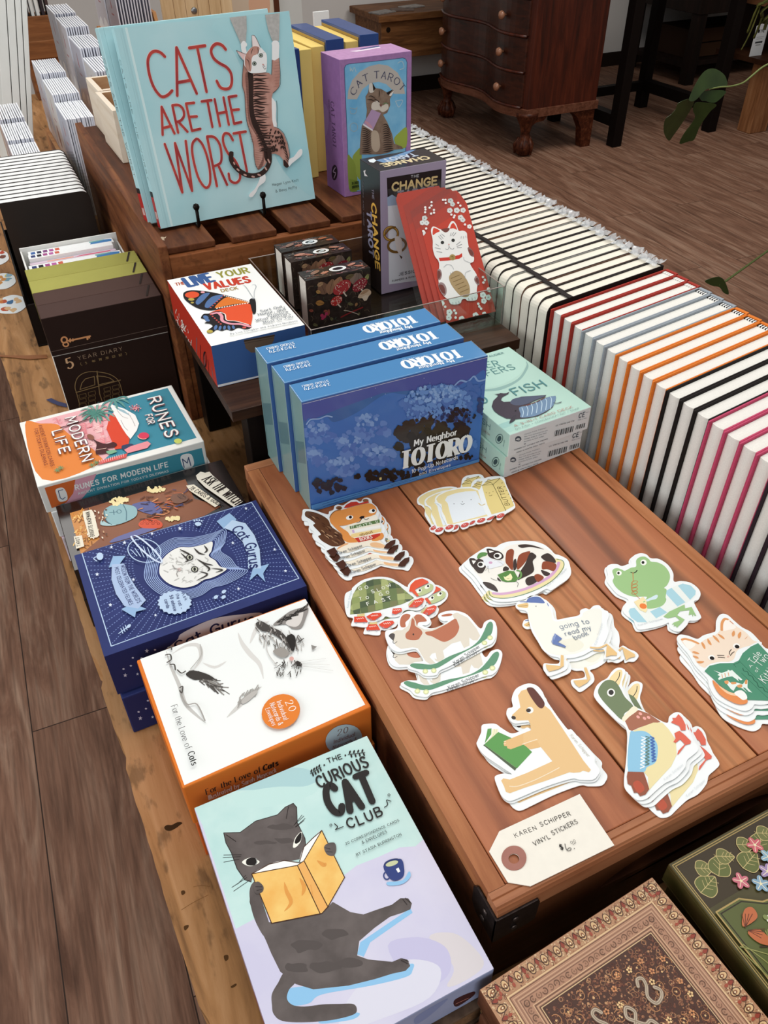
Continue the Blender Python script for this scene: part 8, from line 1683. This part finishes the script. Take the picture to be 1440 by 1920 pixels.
sticker((850, 1000, 6.26), '128 345 155 320 190 285 240 250 300 210 340 185 400 158 490 164 550 128 640 98 780 86 940 93 1060 128 1140 188 1190 240 1250 258 1340 308 1372 390 1382 470 1340 540 1250 602 1150 667 1090 652 960 722 800 782 600 804 480 790 420 740 395 700 330 610 250 500 170 420 135 385', donut,
        ['topmost calico cat sticker, cat with a green mug curled in a bowl', 'second calico cat sticker, just under the topmost one', 'bottom calico cat sticker, edge showing at lower left'], 'calico cat stickers', [(-30, 18, .5), (-58, 30, 1)])
def goose(a):
    a.f('#eeeee4', '220 112 380 112 420 140 462 202 492 302 620 290 770 262 802 212 900 172 982 192 982 332 942 472 862 572 742 632 620 652 500 652 400 602 330 482 270 372 230 252', 1); a.f('#e9e7d6', '560 520 700 480 800 540 760 600 650 620', 1)
    a.f('#5b72ad', '212 106 220 70 260 52 330 50 372 78 392 116 300 112', 1); a.f('#5b72ad', '132 98 218 98 218 110 136 106'); a.f('#5b72ad', '415 110 425 118 440 150 430 146'); a.f('#e3bf80', '112 135 160 122 218 115 218 162 150 162 120 155', 1); lines(a, '#6d5434', 4, '130 148 216 142'); a.e('#33302c', 304, 148, 5)
    T_ = '#6f7d90'; a.t(T_, 'going to', '560 386 862 324', '552 338', .11, jit=.4); a.t(T_, 'read my', '615 458 882 388', '608 412', .11, jit=.4); a.t(T_, 'book', '712 500 852 446', '704 452', .12, jit=.4)
    a.f('#5f76ae', '500 435 575 490 530 525 560 540 578 548 615 568 608 584 480 546 464 520 480 470', 0); lines(a, '#9fb0d4', 5, '498 440 478 495 476 530', '510 445 490 500', sm=0)
    N_ = '#e3bd80'; a.f(N_, '562 660 590 664 592 772 540 806 440 832 415 800 405 758 556 776', 0); a.f(N_, '1042 545 1092 590 1146 640 1142 664 1080 664 1030 680 1034 600', 0); lines(a, N_, 15, '870 580 960 585 1036 550')
    a.t('#c9ced2', 'Karen Schipper', '930 560 1000 330', '905 548', .09)
sticker((950, 1110, 5.538), '92 145 108 112 135 92 190 88 215 58 260 38 330 38 382 68 430 100 472 160 502 280 620 268 750 240 765 190 820 168 860 180 900 145 960 138 1000 180 1050 202 1060 250 1040 330 1060 400 1040 480 1010 540 1060 530 1110 575 1165 612 1184 660 1120 702 1060 692 1010 692 1020 632 1000 592 900 600 800 652 700 682 620 692 636 740 622 800 540 842 440 872 400 832 378 790 390 742 470 746 540 740 545 682 460 662 380 602 330 522 260 402 230 292 205 200 120 180', goose,
        ['topmost white goose sticker in a blue cap, with words on its body', 'second goose sticker, right under the topmost goose', 'third goose sticker, turned, its wings and feet sticking out'], 'goose stickers', [(36, 22, 0), (150, 88, 15)])
def frog(a):
    G = '#9cc287'
    a.f('#e9eee9', '350 850 370 800 480 760 620 800 760 760 850 622 822 572 950 512 1050 466 1180 482 1250 540 1256 622 1200 682 1050 772 880 852 760 932 620 986 480 986 390 930', 1)
    for t_ in ('350 840 370 800 430 790 600 985 470 985 380 920', '640 840 770 780 872 852 722 932', '830 575 930 520 1116 715 1010 772', '1015 492 1080 462 1190 490 1256 560 1250 612 1180 682'): a.f('#a9d2de', t_)
    a.f(G, '130 300 150 265 200 255 260 275 300 290 380 250 450 232 452 150 500 106 570 100 630 140 652 165 750 180 840 232 900 320 906 402 870 482 830 522 862 546 850 640 852 702 800 762 700 792 600 796 560 742 570 690 590 640 420 640 280 592 180 512 135 430 152 376', 1)
    a.f('#cfe3ea', '570 690 650 650 720 615 745 630 720 670 640 690 570 725', 1); a.f(G, '560 730 600 705 760 680 850 660 850 705 800 764 700 795 600 798', 1)
    for x_, y_, r_ in ((221, 321, 36), (552, 178, 42)): a.e('#f3f5ec', x_, y_, r_, r_*.92); a.e('#20241c', x_-8, y_, r_*.46, r_*.48)
    lines(a, '#20241c', 10, '380 312 415 320 448 306 464 284'); C_ = '#c9753f'; lines(a, C_, 7, '408 315 412 430', '400 560 450 620 505 675'); [a.ring(C_, 430, 448+k*46, 40, 20, 6, -15) for k in range(4)]; lines(a, C_, 7, '395 450 388 520 400 560')
    a.f('#f1dfae', '420 712 500 672 545 640 590 700 602 820 580 856 500 820', 0); a.e('#e8813f', 545, 770, 50, 36, 15); a.e('#9cc287', 560, 710, 16, 8, -30)
    a.f(G, '818 912 900 842 1104 748 1112 800 1200 780 1262 900 1240 900 1222 870 1218 915 1200 880 1160 892 1172 822 1042 840 1002 890 1106 952 1062 1002 1000 1062 985 1035 955 1045 965 1015 930 1020 962 990 1042 962 982 912 880 934', 0); a.t('#c4cbd0', 'Karen Schipper', '485 1038 820 948', '482 1012', .09)
sticker((1130, 1030, 7.2), '52 270 68 220 130 198 200 202 260 225 340 200 382 188 385 130 430 78 510 52 590 68 650 120 760 130 880 208 952 320 962 432 1060 428 1180 448 1282 520 1322 600 1292 680 1232 712 1322 890 1322 932 1260 962 1170 966 1140 1020 1050 1107 980 1102 905 1062 890 990 840 1012 700 1052 500 1082 440 1022 415 960 320 890 275 830 300 740 345 690 322 660 200 602 100 492 55 420 72 350', frog,
        ['topmost green frog sticker, sipping a drink in a striped swim ring', 'lower frog sticker, nearly covered by the topmost frog'], 'frog stickers', [(-24, 14, .5)])
def kitten(a):
    F = '#efdcc8'; O = '#dd9a62'
    a.f(F, '135 480 190 455 300 480 400 530 500 470 640 410 720 330 730 200 790 150 860 170 960 270 1100 360 1210 480 1290 530 1000 620 900 790 600 830 500 900 380 830 300 680 250 620 190 560', 1); a.f('#f6efe6', '160 490 230 490 350 540 300 600 240 610', 1); a.f('#f6efe6', '790 180 860 190 960 290 850 330 760 330', 1)
    lines(a, O, 34, '150 475 200 465 300 490 390 530', '745 330 750 230 790 165 830 170'); lines(a, '#c9805a', 12, '870 200 920 240')
    for t_ in ('445 510 470 560 495 620', '535 460 560 520 590 560', '610 410 660 460 710 520', '690 390 740 430 790 470', '930 340 920 390 910 430', '1030 360 1010 410 1000 460', '1130 430 1090 470', '300 660 350 670 410 690', '310 720 360 740 400 755', '370 810 420 815 480 805'): a.s(O, t_, 38, taper=True)
    for x_, y_ in ((590, 745), (965, 572)): a.e('#f8f4ee', x_, y_, 52, 40); a.e('#201a17', x_+9, y_+10, 36, 26, 15)
    lines(a, '#3a2e28', 9, '860 700 862 660 888 625', '875 715 900 680 932 658', '680 712 780 715', '690 740 790 748'); a.e('#e6b9a8', 840, 730, 16, 12)
    GR_ = '#4f8f72'; a.f('#eef3f3', '470 940 560 850 720 812 900 812 980 780 1050 660 1180 560 1300 510 1330 560 1020 800 720 850 500 960', 1)
    a.f(GR_, '485 950 560 870 720 832 920 828 1000 790 1060 680 1180 582 1290 530 1440 690 1700 900 1660 1250 1440 1392 1100 1382 850 1282 700 1150 600 1050', 0); D = '#2d5f4c'; lines(a, D, 6, '920 850 960 890', '930 850 1010 820', '1000 790 1440 1240', '1040 980 1440 1360', sm=0); lines(a, D, 12, '1060 910 1080 950 1130 960 1150 1010 1200 1030 1230 1090 1270 1120 1300 1190 1360 1200 1390 1250 1440 1270')
    W = '#e6efe8'
    a.f(W, '620 940 680 960 740 980 830 950 835 930 870 945 900 935 950 985 1000 1030 1055 1080 1030 1090 985 1060 1000 1105 960 1070 900 1030 830 1040 760 1060 700 1085 690 1060 720 1030 680 1010 710 985', 0); lines(a, O, 10, '745 1000 755 1050', '790 985 800 1040', '840 975 850 1020', sm=0)
    a.f(W, '785 1100 830 1090 880 1130 960 1120 1060 1150 1100 1090 1135 1090 1130 1160 1130 1200 1200 1275 1150 1260 1090 1200 1060 1200 1130 1275 1050 1210 960 1180 920 1250 880 1220 840 1170', 0); a.f(O, '880 1120 950 1115 960 1140 900 1150', 1); a.f(O, '970 1170 1040 1150 1050 1190 1000 1200', 1); a.f(O, '785 1105 840 1095 840 1140 800 1140', 1); a.f(O, '1090 1140 1095 1095 1125 1080 1125 1140', 1)
    a.t(W, 'A', '1175 905 1215 870', '1150 870', .14); a.t(W, 'Tale', '1225 855 1345 700', '1150 770', .1, slant=.1); a.t(W, 'of', '1268 975 1312 920', '1235 930', .12); a.t(W, 'Two', '1330 890 1460 740', '1258 800', .1, slant=.1); a.t(W, 'Kitties', '1400 1140 1600 880', '1310 1040', .1, slant=.1)
    a.f('#e08a4c', '605 1090 700 1168 860 1270 1000 1300 1120 1380 1112 1440 1000 1455 860 1402 720 1312 640 1202', 1); a.f('#f0c79f', '690 1170 860 1270 1000 1300 960 1330 820 1290', 1); a.f('#f2f2ee', '930 1290 980 1250 1050 1250 1110 1310 1120 1370 1060 1390 1000 1350', 1)
sticker((1260, 1140, 8), '72 450 100 408 150 398 250 418 380 462 470 410 600 370 652 340 662 200 700 118 760 86 840 108 930 188 1050 288 1180 358 1300 478 1400 598 1560 640 1750 760 1850 1000 1800 1200 1700 1350 1500 1422 1340 1450 1240 1445 1200 1502 1100 1542 950 1502 760 1412 640 1322 562 1182 532 1062 430 950 340 850 250 702 150 582 85 502', kitten,
        ['topmost ginger kitten sticker, reading a green book', 'second kitten sticker, just under the topmost kitten', 'third kitten sticker, orange tail showing below', 'bottom kitten sticker, lowest orange tail on the wood'], 'ginger kitten stickers', [(14, 46, 0), (30, 120, 1), (80, 232, 3)])
def reader(a):
    T_ = '#e3bd86'
    a.f('#57974b', '190 535 230 530 228 590 160 686'); a.f('#eee9c8', '165 684 225 620 240 536 300 536 296 575 230 660'); lines(a, '#b9b78f', 3, '200 655 250 600 262 540', '215 660 268 605 282 545')
    a.f(T_, '505 190 540 140 600 122 660 135 780 292 842 342 1000 580 1182 862 1262 962 1242 986 1180 970 1150 986 1080 992 1040 986 800 1072 560 1152 420 1204 380 1190 360 1132 330 1072 352 1050 420 1062 600 992 862 872 742 725 640 748 560 735 600 690 640 552 632 482 612 446 500 450 440 424 446 390 530 312 518 250', 0)
    a.f('#57974b', '155 697 300 568 440 632 560 690 652 776 495 946'); a.f('#48583e', '145 706 158 694 492 940 474 970'); lines(a, '#7db36d', 4, '160 700 480 935', sm=0)
    a.f('#e0b67c', '355 690 365 660 420 640 640 550 760 600 740 720 640 748 560 700 430 748 395 738 390 715 362 712', 0); a.f(T_, '560 590 640 552 800 560 800 720 740 726 700 650 560 690', 0)
    a.f('#5c2a1e', '598 114 650 106 692 140 762 230 782 280 760 320 720 312 668 250 615 165', 1); a.e('#f6f3ea', 630, 342, 36, 34); a.e('#33231c', 614, 344, 25, 20); a.e('#33231c', 460, 420, 24, 18, 20)
    lines(a, '#f1dfc2', 9, '552 696 620 672 702 646', '418 1132 500 1132 650 1080 800 1010 932 940'); lines(a, '#f1dfc2', 6, '360 668 378 668', '358 692 378 690'); a.t('#c9c2b6', 'Karen Schipper', '1042 606 1232 830', '1066 588', .1)
sticker((880, 1270, 5.538), '122 570 128 502 170 484 270 483 340 530 440 582 540 552 600 520 640 540 630 470 560 470 470 478 415 440 385 380 400 322 450 305 440 220 475 130 540 85 620 63 700 85 760 150 802 240 1000 518 1060 540 1130 620 1222 730 1302 820 1302 880 1352 960 1332 1020 1280 1062 1150 1062 1060 1052 800 1132 560 1232 440 1280 380 1270 330 1222 290 1132 264 1050 280 1018 360 998 440 1005 350 942 150 802 78 700 88 650', reader,
        ['topmost tan dog sticker, sitting and reading a green book', 'second reading dog sticker, right under the topmost one', 'bottom reading dog sticker, its leg showing by the paper tag'], 'reading dog stickers', [(12, 14, 0), (70, 64, 2.5)])
def duck(a):
    a.f('#ecd6a0', '255 205 310 130 350 100 392 98 402 140 382 220 362 270 330 250', 1); lines(a, '#33271c', 7, '372 125 362 180 320 240'); a.f('#6d7d5a', '128 350 150 280 200 225 260 208 330 238 380 310 430 402 525 512 430 582 395 656 300 572 180 442', 1); a.e('#f3f2ea', 274, 352, 45); a.e('#201c1a', 275, 350, 29)
    a.f('#a2644a', '430 672 480 612 582 548 700 590 832 682 700 712 600 742 512 782 478 772', 0); a.f('#efe7cc', '398 642 440 590 522 508 572 528 562 562 482 622 422 678', 1)
    for x_, y_ in ((578, 626), (604, 590), (650, 642), (696, 632)): a.e('#e8a59c', x_, y_, 22, 15, 35)
    a.f('#e7d9a5', '485 802 600 745 750 690 850 690 920 762 1002 882 1012 1052 950 1182 800 1342 700 1452 690 1302 640 1242 480 802', 0); a.f('#8cc1dd', '485 822 540 790 640 785 720 830 792 930 797 1052 770 1142 680 1192 640 1246 468 1242', 1)
    sq = lambda x0, y0, x1, y1, n_, am: [(x0+(x1-x0)*k/(2*n_)+(am if k % 2 else -am), y0+(y1-y0)*k/(2*n_)) for k in range(2*n_+1)]
    a.s('#eef4f6', sq(640, 850, 625, 1205, 9, 22), 11); a.s('#5d7a6d', sq(685, 845, 680, 1170, 9, 20), 10); a.s('#3d63b0', sq(735, 850, 755, 1130, 8, 20), 11)
    a.f('#8f4a30', '460 1245 640 1250 682 1372 702 1442 660 1502 600 1522 570 1482 530 1482 500 1402 460 1382 450 1302', 0); a.f('#b34a2e', '520 1382 570 1345 620 1380 650 1440 610 1482 560 1470', 1)
    a.f('#d8604a', '945 690 975 665 960 640 1000 640 1030 598 1072 640 1112 720 1112 780 1060 782 1040 732', 0); a.f('#d8604a', '985 812 1042 785 1100 830 1172 902 1166 930 1110 946 1030 1050 1016 1052 1030 1010 1102 936 1050 882 1000 922 974 910 1000 870', 0)
    a.t('#c9ced2', 'Karen Schipper', '880 1345 1090 1170', '866 1320', .09)
sticker((1100, 1240, 6), '82 350 108 280 160 228 230 188 280 118 330 78 382 72 432 100 424 170 402 230 405 290 452 400 532 500 650 560 820 660 910 690 930 620 1000 573 1062 585 1112 650 1132 740 1162 800 1192 870 1242 950 1252 1000 1200 1052 1130 1112 1100 1202 1000 1312 880 1372 760 1472 680 1542 600 1562 540 1542 440 1442 420 1342 440 1152 452 980 445 762 330 662 150 482 88 400', duck,
        ['topmost mallard duck sticker with a green head and blue wing', 'second duck sticker, right under the topmost duck', 'third duck sticker, its white edge and bill tip showing', 'bottom duck sticker, shifted right, with its own bill and red foot showing'], 'mallard duck stickers', [(40, 26, 0), (76, 48, .5), (235, 140, 1)])

# --- paper price tag
mb = MB(); F_ = Flat(LID+.0011); a = Art(F_, mb, (900, 1480, 5.538), .6); tagm = pm('#f1ece0', .7, .03, 120)
hole = [a.px(352+57*math.cos(2*PI*k/24), 722+54*math.sin(2*PI*k/24)) for k in range(24)]
out = a.pts('95 645 200 435 1035 48 1395 580 525 1005 290 965')
mb.prism(out, LID+.0004, LID+.0011, tagm, holes=[hole])
K = '#35322f'
a.t(K, 'KAREN', '368 502 590 415', '350 462', .12, jit=.5, gap=3); a.t(K, 'SCHIPPER', '635 390 945 270', '618 348', .12, jit=.5, gap=3); a.t(K, 'VINYL', '565 588 732 508', '542 548', .12, jit=.5, gap=2.4); a.t(K, 'STICKERS', '758 480 1018 352', '742 436', .12, jit=.5, gap=2.6); a.t('#2c2a28', '$', '838 635 872 624', '826 578', .16); a.s(K, '880 570 890 610 905 640 935 638 945 618 925 612 905 630', 6); a.e(K, 978, 620, 5); a.t(K, '00', '944 572 996 548', '936 546', .12); a.s(K, '962 578 996 560', 4, 0)
pt = tag(mb.build('price_tag', None, (sum(p[0] for p in out)/6, sum(p[1] for p in out)/6, LID+.0004)), 'cream paper tag with handwritten price at the front left of the chest', 'tag')
mb = MB(); ring_o = [a.px(352+130*math.cos(2*PI*k/32), 716+128*math.sin(2*PI*k/32)) for k in range(32)]
mb.prism(ring_o, LID+.00112, LID+.0016, pm('#a77468', .6, .08, 120), holes=[hole]); o = mb.build('reinforcement_ring', pt); o['label'] = 'reddish brown paper ring round the hole'

# --- stickers at the far left of the table
def blobs(cols, seed):
    def p(a):
        q = random.Random(seed)
        for k in range(9): x_ = q.uniform(18, 82); y_ = q.uniform(20, 80); a.f(q.choice(cols), [(x_+q.uniform(6, 15)*math.cos(j*.9), y_+q.uniform(5, 13)*math.sin(j*.9)) for j in range(7)], 1)
    return p
for k, (cx, cy, rx, ry, cols, lab) in enumerate(((-.182, 1.255, .026, .042, ['#d07a3c', '#3f6f9c', '#c25a3a', '#e0b98a'], 'orange and blue sticker lying on the table, nearest of the far left ones'), (-.187, 1.36, .025, .04, ['#e3d04a', '#7fa9b8', '#d0904a', '#8fb3c4'], 'yellow and pale blue sticker on the table, middle of the far left ones'), (-.186, 1.475, .024, .042, ['#c0492f', '#d9a06a', '#7a4a3a', '#4f7a9c'], 'red and brown sticker on the table, farthest of the far left ones'))):
    mb = MB(); zt = TT+.0011
    class _F:
        n = Vector((0, 0, 1))
        def m(s, x, y): return (cx+(x-50)/50*rx, cy+(y-50)/50*ry)
        def p3(s, q, off): return Vector((q[0], q[1], zt+off))
    a = Art(_F(), mb, (0, 0, 1), .35, coat=.2); pts = catmull([a.px(50+48*math.cos(j*PI/5)*(1+.12*(j % 2)), 50+46*math.sin(j*PI/5)*(1-.1*(j % 2))) for j in range(10)], True, 5)
    mb.prism(pts, TT+.0004, zt, vin); blobs(cols, k)(a); tag(mb.build('sticker', None, (cx, cy, TT+.0004)), lab, 'sticker', 'stickers at the far left of the table')
